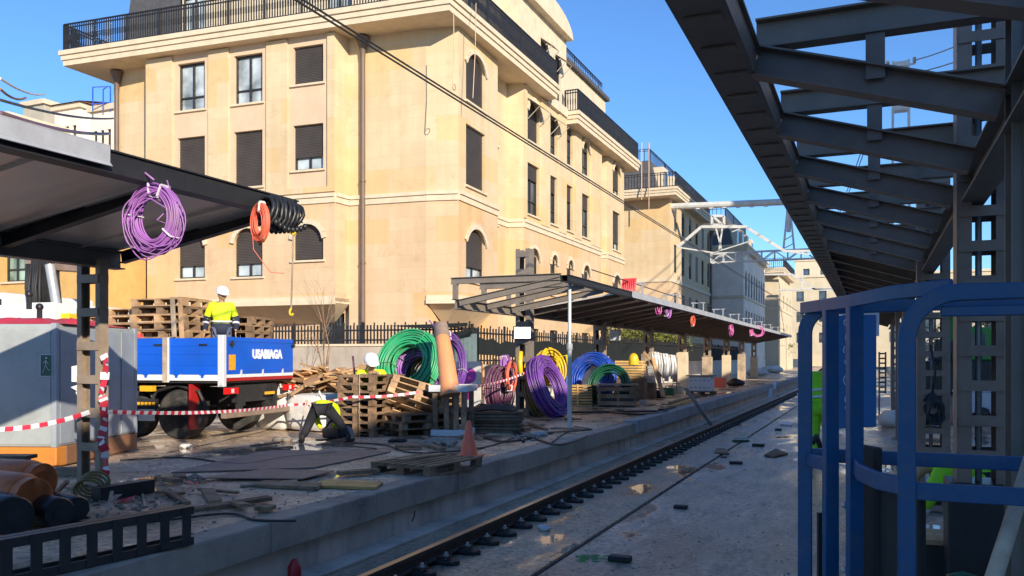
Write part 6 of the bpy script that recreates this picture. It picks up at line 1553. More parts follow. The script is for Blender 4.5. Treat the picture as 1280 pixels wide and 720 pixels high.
MB().box((1.35, -.02, 1.42), (1.6, .1, 1.52), TM).build('amber_lamp', K['amber'], T, bevel=.01)
for x, y in ((1.72, -.05), (.3, 2.42), (2.9, -.05)):
    p = TM @ Vector((x, y, 0)); m = MB().cyl((p.x, p.y, PZ+.03), (p.x, p.y, 1.15), .045, 12).cyl((p.x, p.y, PZ), (p.x, p.y, PZ+.03), .13, 14).cyl((p.x, p.y, 1.0), (p.x, p.y, 1.5), .07, 12); m.build('stabiliser_leg', K['galv'], T, 40)
# cab and crane
CX = 4.5
m = MB(); prof = [(CX, 1.15), (CX+1.75, 1.15), (CX+1.95, 1.35), (CX+1.9, 2.1), (CX+1.45, 3.05), (CX+1.2, 3.18), (CX, 3.18)]
vs = [TM @ Vector((x, .06, z)) for x, z in prof]+[TM @ Vector((x, 2.3, z)) for x, z in prof]; n = len(prof)
m.add(vs, [tuple(range(n)), tuple(range(2*n-1, n-1, -1))]+[(i, n+i, n+(i+1) % n, (i+1) % n) for i in range(n)]); m.build('cab', K['truck_white'], T, bevel=.05)
MB().box((CX+.65, .045, 2.2), (CX+1.4, .058, 2.85), TM).build('side_window', K['glass'], T, bevel=.01)
MB().box((CX+.1, .04, 2.35), (CX+.5, .058, 2.75), TM).box((CX+.05, .045, 2.95), (CX+.55, .058, 3.06), TM).build('side_vent', K['chassis'], T, bevel=.008)
MB().box((CX+.18, .035, 2.42), (CX+.38, .0395, 2.7), TM).build('rear_window', K['curtain_glass'], T)
MB().box((3.5, .1, DK-.1), (3.58, 2.26, 2.98), TM).build('headboard', K['truck_white'], T); MB().box((3.40, .04, 2.68), (CX-.01, .12, 2.98), TM).build('headboard_rail', K['truck_white'], T)
MB().box((4.05, .5, 1.4), (4.6, 1.8, 2.75), TM).build('crane_base', K['chassis'], T, bevel=.03)
mm = MB(); mm.beam(TM @ Vector((4.4, .9, 2.5)), TM @ Vector((4.35, .85, 3.95)), .36, .34).beam(TM @ Vector((4.05, .75, 2.6)), TM @ Vector((4.2, .75, 3.9)), .24, .24).beam(TM @ Vector((4.62, .8, 2.7)), TM @ Vector((4.5, .8, 3.7)), .14, .2); mm.build('crane_column', K['chassis'], T, bevel=.02)
MB().beam(TM @ Vector((4.75, .9, 3.82)), TM @ Vector((3.5, .9, 3.72)), .28, .26).build('crane_boom', K['steel_dark'], T, bevel=.02)
MB().cyl(TM @ Vector((3.82, .6, 2.72)), TM @ Vector((4.02, .6, 3.72)), .085, 14).build('hydraulic_ram', K['galv'], T, 40)
m = MB()
for k in range(7): m.tube([TM @ Vector((4.55-.05*k, .62, 3.75)), TM @ Vector((4.5-.05*k+.02*(k % 3), .55, 3.3)), TM @ Vector((4.45-.04*k, .58, 2.6))], .028, 6)
m.build('hydraulic_hose', K['rubber'], T, True)
MB().box((3.33, .3, 2.62), (3.6, .6, 2.8), TM).build('control_box', K['yellow'], T, bevel=.02)
# load on the bed
pt = make_pallet('weathered pallet in the strapped stack on the truck bed', K['pallet_new'], 'pallets on the truck bed')
tang = math.atan2(ts.y, ts.x)
q = TM @ Vector((1.42, .62, 0)); pt2 = dup(pal_dark)
bpy.data.objects.remove(pt2) if not kids(pt2) else None
rr = random.Random(2)
for k in range(10):
    loc = (q.x+rr.uniform(-.03, .03), q.y+rr.uniform(-.03, .03), DK+.025+.1375*k); rot = (0, 0, tang+rr.uniform(-.03, .03))
    if k == 0: pt.location = loc; pt.rotation_euler = rot
    elif k % 2: dup(pt, loc, rot)
    else: dup(pal_dark, loc, rot, 'darker weathered pallet in the strapped stack on the truck bed', 'pallets on the truck bed')
for c in kids(pt2): 
    bpy.data.objects.remove(c)
bpy.data.objects.remove(pt2)
q = TM @ Vector((.86, 1.75, 0))
for k in range(8): dup(pal_dark, (q.x+rr.uniform(-.03, .03), q.y+rr.uniform(-.03, .03), DK+.025+.1375*k), (0, 0, tang+rr.uniform(-.03, .03)), 'dark pallet in the shaded stack at the tail of the truck bed', 'dark pallets on the truck bed')
q = TM @ Vector((2.75, 1.0, 0))
for k in range(9): dup(pt, (q.x, q.y, DK+.025+.1375*k), (0, 0, tang+rr.uniform(-.03, .03)), 'pallet in the front stack on the truck bed behind the container', 'front pallets on the truck bed')
for k, x in enumerate((1.08, .93)):
    m = MB(); zt = DK+.025+1.385
    m.beam(TM @ Vector((x, .215, 2.33)), TM @ Vector((x+.05, .225, zt)), .012, .09, ts).beam(TM @ Vector((x+.05, .22, zt)), TM @ Vector((x+.05, 1.02, zt)), .09, .012)
    if k == 0: m.beam(TM @ Vector((x, -.036, DK-.05)), TM @ Vector((x, -.036, 2.34)), .01, .09, ts); m.beam(TM @ Vector((x, -.036, 2.34)), TM @ Vector((x, .215, 2.36)), .09, .012)
    tag(m.build('load_strap', K['greywood'] if k == 0 else K['pallet_new']), ('pale load strap over the pallets and down the blue side board', 'tan load strap over the pallets, right of the pale one')[k], 'strap')
a = TM @ Vector((1.08, .72, 0)); 
m = MB().tube([(a.x, a.y, DK+.05), (a.x+.01, a.y, 2.5), (a.x-.02, a.y, 2.72), (a.x-.12, a.y, 2.8)], .055, 10); tag(m.build('yellow_tube', K['yellow'], None, True), 'bent yellow tube standing on the truck bed beside the pallets', 'tube')
m = MB(); a = TM @ Vector((1.75, .3, DK+.55)); rr = random.Random(5)
for k in range(9): m.rock(a+ts*rr.uniform(-.25, .25)+UP*rr.uniform(-.12, .2), (.09, .07, .09), k)
tag(m.build('red_netting', K['tarp_red'], None, True), 'crumpled red and white netting stuffed between the pallets and the side board', 'netting')

# ---------------------------------------------------------------- work platform basket (right foreground)
BS = thing('lift_basket', 'blue work lift basket of flat bars with rounded corners in the right foreground', 'lift basket', (.3, 3.0, 0))
zt, zm, zf = 2.19, 1.615, 1.02
Ap, Bp = Vector((-.235, 3.39, 0)), Vector((.095, 2.76, 0)); ed_ = (Bp-Ap).normalized()
def bar(name, pts, w=.018, h=.055, mat='lift_blue', up=UP):
    """flat bar swept along a polyline, standing on edge"""
    pts = [Vector(p) for p in pts]; m = MB(); n = len(pts); L = []
    for i, p in enumerate(pts):
        d = (pts[min(n-1, i+1)]-pts[max(0, i-1)]).normalized(); u = up-d*up.dot(d); u.normalize(); s_ = d.cross(u)
        L += [p-s_*w/2-u*h/2, p+s_*w/2-u*h/2, p+s_*w/2+u*h/2, p-s_*w/2+u*h/2]
    fs = [(0, 1, 2, 3), tuple(4*(n-1)+k for k in (3, 2, 1, 0))]
    for i in range(n-1):
        for k in range(4): fs.append((4*i+k, 4*(i+1)+k, 4*(i+1)+(k+1) % 4, 4*i+(k+1) % 4))
    m.add(L, fs); return m.build(name, K[mat], BS, 30, bevel=.003)
def hoop(name, base, dirv, R_=.16, mat='lift_blue', w=.05, h=.022, end=.0):
    """upright that curves over into the top rail"""
    pts = [base+UP*zf, base+UP*(zt-R_)]
    for k in range(1, 9):
        a = math.pi/2*k/8; pts.append(base+dirv*(R_*(1-math.cos(a)))+UP*(zt-R_+R_*math.sin(a)))
    if end: pts.append(base+dirv*end+UP*zt)
    sd = dirv.cross(UP)
    return bar(name, pts, h, w, mat, dirv)
xr = Vector((1, .0, 0))
hoop('front_corner_hoop', Bp, xr, .14, end=1.75, w=.05, h=.05)
hoop('rear_corner_hoop', Ap, xr, .10, end=1.9, w=.05, h=.045)
# top rail of the short end, broad flat bar
bar('end_top_rail', [Ap+UP*(zt+.0)-ed_*.03, Ap.lerp(Bp, .45)+UP*zt, Bp-ed_*.12+UP*(zt+.012)+xr*.02, Bp+xr*.12+UP*(zt+.018)], .016, .045)
for k, f_ in enumerate((.30, .55)):
    p = Ap.lerp(Bp, f_); bar('end_upright', [p+UP*zf, p+UP*(zt-.02)], .032, .05, up=Vector((ed_.y, -ed_.x, 0)))
q0 = Ap.lerp(Bp, .55)
bar('end_mid_rail', [q0+UP*(zm+.03), q0.lerp(Bp, .25)+UP*(zm+.01)-xr*.02, q0.lerp(Bp, .6)+UP*zm-xr*.02, Bp+UP*zm-ed_*.02], .018, .055)
bar('end_mid_rail', [Ap+UP*zm, Ap.lerp(Bp, .3)+UP*zm], .018, .05)
bar('front_mid_rail', [Bp+UP*(zm-.01)+xr*.02, Bp+UP*(zm-.01)+xr*1.75], .03, .05)
bar('rear_mid_rail', [Ap+UP*(zm+.015)+xr*.02, Ap+UP*(zm+.015)+xr*1.9], .03, .05)
bar('front_top_rail', [Bp+UP*(zt-.055)+xr*.09, Bp+UP*(zt-.055)+xr*1.75], .02, .03)
m = MB()
for z in (1.5, 1.28): m.ell(Ap.lerp(Bp, .55)+UP*z-ed_*.03+Vector((-ed_.y, ed_.x, 0))*-.02, (.012, .012, .012), nu=8, nv=6).ell(Ap.lerp(Bp, .30)+UP*z-ed_*.02, (.011, .011, .011), nu=8, nv=6)
m.build('bolt', K['galv'], BS)
MB().prism([tuple((Ap-ed_*.02-xr*0)[:2]), tuple((Bp+ed_*.0)[:2]), (1.9, Bp.y), (1.9, Ap.y)], zf-.06, zf-.005).build('floor', K['chassis'], BS)
for k in range(3): 
    bar('side_upright', [Bp+xr*(1.2+.5*k)+UP*zf, Bp+xr*(1.2+.5*k)+UP*(zt-.03)], .04, .04, up=xr)
# lifting mast below the floor so that it stands on the ground
m = MB()
for k in range(4):
    z0 = .12+.2*k
    for y in (2.85, 3.3): m.beam((.15, y, z0), (1.7, y, z0+.2), .05, .04, (0, 1, 0)); m.beam((.15, y+.03, z0+.2), (1.7, y+.03, z0), .05, .04, (0, 1, 0))
m.build('scissor', K['chassis'], BS); MB().box((.1, 2.75, .0), (1.85, 3.4, .12)).build('base', K['lift_blue'], BS, bevel=.02)
# rubber mats hanging inside the end
for k, (f0, f1, z0, z1) in enumerate(((.36, .54, zf-.3, 1.70), (.60, .90, zf-.3, 1.585))):
    a, b = Ap.lerp(Bp, f0)+xr*.06, Ap.lerp(Bp, f1)+xr*.07
    o = MB().slab([a+UP*z0, b+UP*z0, b+UP*z1, a+UP*z1], .025).build('rubber_mat', K['rubber'], None, bevel=.008); tag(o, ('black rubber mat hanging in the blue basket, between the two uprights', 'wider black rubber mat hanging below the mid rail of the blue basket')[k], 'mat')
a = on_z(1014, 640, 0); 
m = MB().slab([at_depth(1021, 640, 3.3), at_depth(1034, 640, 3.3), at_depth(1034, 760, 3.3), at_depth(1021, 760, 3.3)], .02); tag(m.build('black_bar', K['blackpl']), 'black upright strip beside the left uprights of the blue basket', 'strip')
m = MB().tube([at_depth(1016, 553, 3.5), at_depth(1020, 545, 3.6), at_depth(1026, 560, 3.7), at_depth(1034, 572, 3.8)], .012, 6); tag(m.build('cable', K['rubber'], None, True), 'black cable looping behind the left uprights of the blue basket', 'cable')
# blue sign panel fixed to the basket, lettering running up it
sp_ = thing('notice_board', 'blue board with white rim and upright white script fixed inside the basket', 'board', at_depth(1070, 460, 3.75))
def sq(px, py, d=3.75): return at_depth(px, py, d)
d1, d2 = 3.70, 3.86
MB().slab([at_depth(1046, 536, d1), at_depth(1096, 534, d2), at_depth(1096, 394, d2), at_depth(1046, 394, d1)], .012).build('sheet', K['panel_blue'], sp_, bevel=.004)
m = MB().slab([at_depth(1043, 393.5, d1), at_depth(1098, 393.5, d2), at_depth(1098, 388, d2), at_depth(1043, 388, d1)], .02).slab([at_depth(1096.5, 420, d2), at_depth(1099, 420, d2), at_depth(1099, 388, d2), at_depth(1096.5, 388, d2)], .02); m.build('rim', K['letter'], sp_)
m = MB()
for (ya, yb, xa, cv) in ((399, 407, 1056, 2), (414, 425, 1057, -1), (433, 441, 1055, 1), (449, 455, 1057, 2), (458, 466, 1058, -2), (469, 481, 1056, 3), (486, 489, 1058, 0), (494, 503, 1057, 1), (507, 511, 1057, 0), (514, 523, 1058, -1)):
    dd = 3.72; m.tube([at_depth(xa+1.2, ya, dd), at_depth(xa-cv*.5, (ya*2+yb)/3, dd), at_depth(xa-cv*.3-.4, (ya+yb*2)/3, dd), at_depth(xa+.6*(cv > 1), yb, dd)], .0028, 6)
m.build('white_script', K['letter'], sp_)
# wooden pole leaning, boards and clutter at lower right
m = MB().tube([at_depth(1240, 730, 2.35), at_depth(1262, 660, 2.5), at_depth(1288, 575, 2.7)], [.024, .023, .022], 12)
tag(m.build('wooden_pole', K['greywood'], None, True), 'pale wooden pole leaning inside the blue basket at the right edge', 'pole')
m = MB().slab([at_depth(1112, 674, 6.3), at_depth(1184, 672, 6.3), at_depth(1184, 667, 7.0), at_depth(1112, 668, 7.0)], .03); 
q = at_depth(1150, 674, 6.4)
t = thing('work_bench', 'low bench with brown top beside the crouching lime jacketed worker', 'bench', (q.x, q.y, 0))
zb = 2-226*6.4/1050
MB().box((q.x-.42, q.y-.02, zb-.04), (q.x+.3, q.y+.45, zb)).build('top', K['pallet_new'], t, bevel=.005); MB().box((q.x-.38, q.y+.05, 0), (q.x+.27, q.y+.4, zb-.045)).build('cabinet', K['chassis'], t, bevel=.01)
for k, (px, py, s_, lb) in enumerate(((1160, 712, .12, 'grey stone sack at the foot of the brown topped bench'), (1178, 722, .15, 'larger grey stone sack in front of the small one by the bench'))):
    q = at_depth(px, py, 5.2); m = MB().rock((q.x, q.y, s_*.5), (s_*1.5, s_, s_*.6), k+2); tag(m.build('grey_sack', K['dust'], None, True), lb, 'sack', 'grey sacks by the bench')
m = MB().tube([at_depth(1185, 722, 5.0), at_depth(1205, 718, 5.0), at_depth(1222, 724, 5.0)], .02, 6); tag(m.build('green_hose', K['dkgreen_pipe'], None, True), 'green hose lying by the black casing of the right column', 'hose')
# ---------------------------------------------------------------- track slab litter
for k, (px, py, sx, sy, sz, mt, lb) in enumerate(((775, 702, .11, .06, .06, 'rubber', 'black rubber pad lying near the green paint mark, nearest the viewer'), (851, 636, .09, .05, .05, 'rubber', 'small black block lying alone in the middle of the track slab'), (920, 580, .12, .06, .05, 'rubber', 'black block lying right of the slab groove, before the puddles'), (948, 558, .13, .08, .06, 'rubber', 'black block lying beside the dark timber on the track slab'), (905, 572, .06, .06, .03, 'pallet', 'small wooden chip beside the slab groove'), (973, 538, .09, .06, .05, 'rubber', 'farthest black block on the track slab'))):
    q = on_z(px, py, 0); m = MB().box((q.x-sx, q.y-sy, .002), (q.x+sx, q.y+sy, sz), None); o = m.build('rubber_block', K[mt], None, bevel=.012); tag(o, lb, 'block')
for k, (pts, mt, lb) in enumerate((([(955, 568), (968, 570), (985, 566), (970, 560)], 'pallet_dark', 'dark broken timber lying on the track slab before the basket'), ([(915, 550), (937, 550), (935, 547), (917, 547)], 'dkgreen_pipe', 'flat dark green mat piece lying between the rail and the groove'), ([(893, 564), (912, 566), (906, 560), (895, 560)], 'pallet', 'small splintered wood pieces lying in the slab channel'), ([(975, 530), (990, 531), (988, 527), (977, 527)], 'boxwhite', 'white flat scrap lying far along the track slab'))):
    m = MB().slab([on_z(*p, .045) for p in pts], .04); tag(m.build('timber_scrap', K[mt], None, bevel=.01), lb, 'scrap')
q = on_z(680, 663, .0); m = MB().rock((q.x, q.y, .03), (.09, .07, .04), 3); tag(m.build('white_cloth', K['bag'], None, True), 'crumpled white cloth beside a rail fastening', 'cloth')
rr = random.Random(44); m = MB()
for k in range(420):
    y0 = rr.uniform(500, 735); x0 = rr.uniform(560, 1010); p = on_z(x0, y0, 0)
    if p.x < -3.6 or p.y > 30: continue
    s_ = rr.uniform(.003, .008)*(1+.04*p.y); m.rock((p.x, p.y, s_*.3), (s_*rr.uniform(.8, 2), s_*rr.uniform(.8, 1.6), s_*.6), k)
tag(m.build('grit', K['dust']), 'fine grit and crumbs scattered over the track slab', 'debris', None, 'stuff')
K['mark_green'] = M('green_survey_paint', (.03, .32, .07), .7, var=.4, vs=20)
m = MB(); rr = random.Random(7)
for k in range(70):
    p = on_z(rr.uniform(718, 765), rr.uniform(694, 703), 0); m.slab([(p.x, p.y, .006), (p.x+rr.uniform(.02, .07), p.y+rr.uniform(-.01, .01), .006), (p.x+.04, p.y+rr.uniform(.008, .02), .006)], .004)
tag(m.build('paint_mark', K['mark_green']), 'smudged green paint mark on the track slab near the groove', 'paint mark')
q = on_x(368, 712, -4.6); t = thing('red_canister', 'dull red canister standing against the platform face at the bottom edge', 'canister', (q.x, q.y, .036)); MB().lathe([(.055, .036), (.06, .05), (.06, q.z+.02), (.04, q.z+.06), (.02, q.z+.09)], 14, Matrix.Translation((q.x, q.y, 0))).build('body', K['truck_red'], t, 40)
for k, (px, py) in enumerate(((650, 637), (515, 612+40), (540, 692), (810, 560))):
    q = on_x(px, py, -4.845); m = MB().tube([q, q+UP*.06+Vector((.03, .0, 0)), q+UP*.12+Vector((.02, .03, 0))], .008, 5); tag(m.build('bent_wire', K['rail']), ('bent wire end sticking out of the platform face, second from the far end', 'bent wire end in the platform face, left of the rest', 'bent wire end low on the platform face near the rail', 'bent wire end farthest along the platform face')[k], 'wire end')

# ---------------------------------------------------------------- things seen far between the right columns
q = at_depth(1188, 470, 25)
E = thing('excavator', 'small green excavator with raised arm seen between the right columns', 'excavator', (q.x, q.y, 0))
def ep(px, py, d=25): return at_depth(px, py, d)
b0 = ep(1193, 470); 
MB().box((b0.x-.9, b0.y-.2, .9), (b0.x+1.1, b0.y+1.5, 1.9)).build('body', K['blackpl'], E, bevel=.08); MB().box((b0.x-.2, b0.y+.0, 1.901), (b0.x+1.0, b0.y+1.3, 2.9)).build('cab', K['exc_green'], E, bevel=.06); MB().box((b0.x-.1, b0.y-.02, 2.1), (b0.x+.8, b0.y-.003, 2.7)).build('window', K['glass'], E)
for x in (-.8, .7): MB().box((b0.x+x-.2, b0.y-.5, .0), (b0.x+x+.2, b0.y+2.0, .55)).build('track', K['rubber'], E, bevel=.15)
MB().beam(ep(1190, 445, 24.8), ep(1193, 392, 24.6), .36, .3, (0, 1, 0)).beam(ep(1193, 396, 24.6), ep(1180, 366, 24.4), .34, .28, (0, 1, 0)).build('boom', K['exc_green'], E, bevel=.03)
MB().beam(ep(1184, 392, 24.5), ep(1179, 425, 24.4), .1, .1).cyl(ep(1181, 380, 24.5), ep(1191, 380, 24.5), .08, 10).build('ram', K['blackpl'], E); MB().beam(ep(1181, 425, 24.4), ep(1177, 452, 24.4), .3, .5).build('bucket', K['blackpl'], E, bevel=.05)
t = thing('step_ladder', 'dark ladder standing far off beside the blue panel', 'ladder', on_z(1103, 500, 0) if False else at_depth(1103, 500, 26)); m = MB()
for px in (1099, 1107): m.beam(at_depth(px, 492, 26), at_depth(px, 440, 26), .05, .05)
for k in range(9): m.beam(at_depth(1099, 490-6*k, 26), at_depth(1107, 490-6*k, 26), .05, .05)
m.build('frame', K['steel_dark'], t)
m = MB().beam(at_depth(1099, 492, 26), (at_depth(1099, 492, 26).x, at_depth(1099, 492, 26).y, 0), .05, .05); m.build('leg', K['steel_dark'], t)
t = thing('hanging_cable', 'tangled black cable hung on the second right column', 'cable', at_depth(1163, 505, 10.4)); m = MB(); rr = random.Random(3)
c = at_depth(1165, 506, 10.5)
for k in range(6): m.tube([c+r3*(.09*math.cos(a)+rr.uniform(-.02, .02))+UP*(.14*math.sin(a)-.02*k)-f3*.02*k for a in [2*math.pi*i/14 for i in range(14)]], .018, 6, closed=True)
m.tube([c+UP*.12, c+UP*.4+r3*.04, c+UP*.75-r3*.02], .015, 6); m.build('loops', K['rubber'], t, True)
rr = random.Random(55)
for k, (px, py, s_, mt, lb) in enumerate(((1118, 520, .5, 'bag', 'white sack standing far off beside the blue panel'), (1215, 500, .9, 'boxwhite', 'white crate standing far off between the right columns'), (1238, 496, .8, 'cont_blue', 'grey blue crate far off behind the nearest right column'), (1205, 515, .6, 'dust', 'heap of spoil on the ground before the green excavator'), (1128, 508, .5, 'dkgreen_pipe', 'dark green drum far off behind the blue basket'), (1175, 512, .8, 'blackpl', 'black skip far off left of the green excavator'))):
    d = 24+k; q = at_depth(px, py, d); z = 0
    t = thing('far_crate' if mt in ('boxwhite', 'cont_blue', 'blackpl') else 'far_sack' if mt == 'bag' else 'far_heap' if mt == 'dust' else 'far_drum', lb, 'crate' if mt in ('boxwhite', 'cont_blue', 'blackpl') else 'sack', (q.x, q.y, 0))
    if mt in ('bag', 'dust'): MB().rock((q.x, q.y, s_*.5), (s_, s_, s_*.6), k).build('heap', K[mt], t, True)
    elif mt == 'dkgreen_pipe': MB().lathe([(.28, 0), (.3, .02), (.3, .4), (.31, .42), (.3, .44), (.3, .85), (.27, .88)], 18, Matrix.Translation((q.x, q.y, 0))).build('drum', K[mt], t, 40)
    else:
        MB().box((q.x-s_*.6, q.y-s_*.5, .08), (q.x+s_*.6, q.y+s_*.5, s_*1.1)).build('body', K[mt], t, bevel=.03)
        MB().box((q.x-s_*.62, q.y-s_*.52, s_*1.1), (q.x+s_*.62, q.y+s_*.52, s_*1.1+.07)).build('rim', K[mt], t)
t = thing('mesh_fence', 'pale site fence far off beyond the right columns', 'fence', (6, 60, 0)); m = MB()
for k in range(9):
    x = 1.5+2.6*k; m.beam((x, 48, 0), (x, 48, 2.1), .06, .06)
    for z in (.2, 1.1, 2.0): m.beam((x, 48, z), (x+2.6, 48, z), .05, .05)
    for j in range(1, 12): m.beam((x+.216*j, 48, .2), (x+.216*j, 48, 2.0), .02, .02)
m.build('panels', K['galv'], t)
for i, (x, y, z, w_) in enumerate(((5.2, 62, 2.6, 2.2), (9.2, 66, 3.0, 2.6), (13, 64, 2.5, 2.4))):
    t = thing('leafy_tree', ('leafy tree far beyond the right columns, leftmost', 'leafy tree far beyond the right columns, middle and tallest', 'leafy tree far beyond the right columns, rightmost')[i], 'tree', (x, y, 0), 0, 'trees far right')
    MB().tube([(x, y, 0), (x+.1, y, z*.6), (x, y+.2, z)], [.16, .12, .05], 7).build('trunk', K['bark_dk'], t); crown('crown', (x, y, z), (w_, w_, 1.5), 1800, .16, t, i+20)
# ---------------------------------------------------------------- people
def person(label, loc, rz, J, jacket, trousers, helmet=True, bands=True, s=1.0, group=None, sleeve='same'):
    """J: joints in metres, x right, y forward, z up, feet at z=0"""
    t = thing('person', label, 'person', loc, rz, group)
    V = {k: Vector(v)*s for k, v in J.items()}
    def chain(lst, rad, sub=2):
        idx = {}; vs = []; es = []; rs = []
        for seq in lst:
            for a, b in zip(seq, seq[1:]):
                for k in (a, b):
                    if k not in idx: idx[k] = len(vs); vs.append(V[k]); rs.append(rad[k]*s if not hasattr(rad[k], '__len__') else (rad[k][0]*s, rad[k][1]*s))
                es.append((idx[a], idx[b]))
        return skin_mesh('s', vs, es, rs, sub)
    # body: one continuous figure
    V['neck0'] = V['neck']; hd = V['head']; hdir = (V['head']-V['neck']).normalized()
    vs, fs = chain([['pelvis', 'chest', 'neck', 'head'], ['chest', 'shL', 'elL', 'wrL'], ['chest', 'shR', 'elR', 'wrR'], ['pelvis', 'hipL', 'knL', 'anL', 'toL'], ['pelvis', 'hipR', 'knR', 'anR', 'toR']],
                   dict(pelvis=.10, chest=.085, neck=.055, head=.06, shL=.05, shR=.05, elL=.042, elR=.042, wrL=.028, wrR=.028, hipL=.085, hipR=.085, knL=.056, knR=.056, anL=.038, anR=.038, toL=.032, toR=.032))
    body = MB().add(vs, fs)
    face = Vector(J.get('face', (0, 1, -.2))); face = (face-hdir*face.dot(hdir)).normalized(); sd = face.cross(hdir)
    hm = Matrix(((sd.x, face.x, hdir.x), (sd.y, face.y, hdir.y), (sd.z, face.z, hdir.z)))
    hc = hd+hdir*.05*s
    body.ell(hc, (.077*s, .098*s, .118*s), hm, 18, 12); body.ell(hc+hm @ Vector((0, .098, -.015))*s, (.014*s, .02*s, .026*s), hm, 8, 6)
    body.ell(hc+hm @ Vector((0, .082, -.068))*s, (.026*s, .012*s, .008*s), hm, 8, 5)
    for e in (-1, 1): body.ell(hc+hm @ Vector((e*.078, -.005, -.01))*s, (.012*s, .022*s, .032*s), hm, 8, 6)
    for S in 'LR':      # hands with a palm, four fingers and a thumb
        w, e = V['wr'+S], V['el'+S]; d = (w-e).normalized(); sx = 1 if S == 'R' else -1
        a = d.cross(Vector((0, 1, 0.01))); a = a.normalized() if a.length > .1 else Vector((1, 0, 0)); b = d.cross(a).normalized()
        pm = Matrix(((a.x, b.x, d.x), (a.y, b.y, d.y), (a.z, b.z, d.z)))
        body.ell(w+d*.05*s, (.016*s, .04*s, .052*s), pm, 10, 7)
        for k, L in enumerate((.068, .078, .072, .055)):
            p = w+d*.085*s+b*(.030-.02*k)*s; c = a*sx*.5
            body.tube([p-d*.02*s, p+(d*.45+c*.1)*L*s, p+(d*.8+c*.45)*L*s, p+(d*.85+c*.85)*L*s], [.0095*s, .0092*s, .0085*s, .006*s], 6)
        p = w+d*.03*s+b*.036*s; body.tube([p, p+(b*.03+d*.03)*s, p+(b*.036+d*.062+a*sx*.015)*s], [.0115*s, .0105*s, .0075*s], 6)
    body.build('body', K['skin'], t, True, local=True)
    ey = MB()
    for e in (-1, 1): ey.ell(hc+hm @ Vector((e*.032, .089, .012))*s, (.010*s, .008*s, .007*s), hm, 8, 5)
    ey.build('eyes', K['hair'], t, True, local=True)
    MB().ell(hc+hm @ Vector((0, -.018, .022))*s, (.084*s, .094*s, .108*s), hm, 16, 10).build('hair', K['hair'], t, True, local=True)
    # jacket
    V['chestlow'] = V['pelvis'].lerp(V['chest'], .3); V['col'] = V['chest'].lerp(V['neck'], .62); V['cuL'] = V['elL'].lerp(V['wrL'], .86); V['cuR'] = V['elR'].lerp(V['wrR'], .86)
    V['hem'] = V['pelvis'].lerp(V['chest'], -.12)
    vs, fs = chain([['hem', 'chestlow', 'chest', 'col'], ['chest', 'shL', 'elL', 'cuL'], ['chest', 'shR', 'elR', 'cuR']], dict(hem=(.185, .145), chestlow=(.165, .135), chest=(.175, .145), col=.075, shL=.088, shR=.088, elL=.064, elR=.064, cuL=.050, cuR=.050))
    MB().add(vs, fs).build('jacket', jacket, t, True, local=True)
    if sleeve != 'same':
        m = MB()
        for S in 'LR': m.tube([V['el'+S].lerp(V['sh'+S], .25), V['el'+S], V['cu'+S]], [.078*s, .072*s, .058*s], 10)
        m.tube([V['hem']-(V['chest']-V['hem']).normalized()*.03*s, V['hem'].lerp(V['chest'], .42)], [.195*s, .19*s], 14)
        m.build('lower_jacket', sleeve, t, True, local=True)
    vs, fs = chain([['pelvis', 'hipL', 'knL', 'aL'], ['pelvis', 'hipR', 'knR', 'aR']], dict(pelvis=(.165, .13), hipL=.125, hipR=.125, knL=.095, knR=.095, aL=.075, aR=.075)) if not (V.update({'aL': V['knL'].lerp(V['anL'], .95), 'aR': V['knR'].lerp(V['anR'], .95)})) else None
    MB().add(vs, fs).build('trousers', trousers, t, True, local=True)
    for S in 'LR':
        an, to = V['an'+S], V['to'+S]; m = MB(); d = (to-an); d.z = 0; d = d.normalized() if d.length > .02 else Vector((0, 1, 0))
        m.tube([Vector((an.x, an.y, an.z+.08*s)), Vector((an.x, an.y, an.z)), Vector((an.x, an.y, max(.04*s, an.z-.04*s)))], [.058*s, .056*s, .052*s], 10)
        m.ell(Vector((an.x, an.y, 0))+d*.07*s+UP*.045*s, (.052*s, .14*s, .046*s), Matrix(((d.y, d.x, 0), (-d.x, d.y, 0), (0, 0, 1))), 12, 7); m.build('boot', K['boot'], t, True, local=True)
    if bands:
        m = MB(); ax = (V['chest']-V['hem']).normalized(); lat = (V['shR']-V['shL']).normalized(); fr = ax.cross(lat).normalized()*-1
        for f_ in (.22, .5):
            m = MB(); c = V['hem'].lerp(V['chest'], f_); m.tube([c+lat*(.182*s*math.cos(a))+fr*(.150*s*math.sin(a)) for a in [2*math.pi*i/20 for i in range(20)]], .02*s, 6, closed=True); m.build('reflective_band', K['reflect'], t, True, local=True)
        for S in 'LR':
            m = MB(); c = V['el'+S].lerp(V['wr'+S], .3); d = (V['wr'+S]-V['el'+S]).normalized(); m.tube([c-d*.02*s, c+d*.02*s], [.072*s, .07*s], 10); m.build('reflective_band', K['reflect'], t, True, local=True)
    if helmet:
        c = hc+hdir*.035*s; m = MB(); mt = Matrix(((sd.x, face.x, hdir.x, c.x), (sd.y, face.y, hdir.y, c.y), (sd.z, face.z, hdir.z, c.z), (0, 0, 0, 1)))
        m.lathe([(.125*s, -.0*s), (.125*s, .015*s), (.118*s, .06*s), (.09*s, .105*s), (.045*s, .128*s), (.0, .132*s)], 20, mt @ Matrix.Diagonal((.95, 1.12, 1, 1)))
        m.ell(mt @ Vector((0, .12*s, .008*s)), (.09*s, .06*s, .008*s), mt.to_3x3(), 12, 5); m.build('helmet', K['helmet'], t, 50, local=True)
    return t
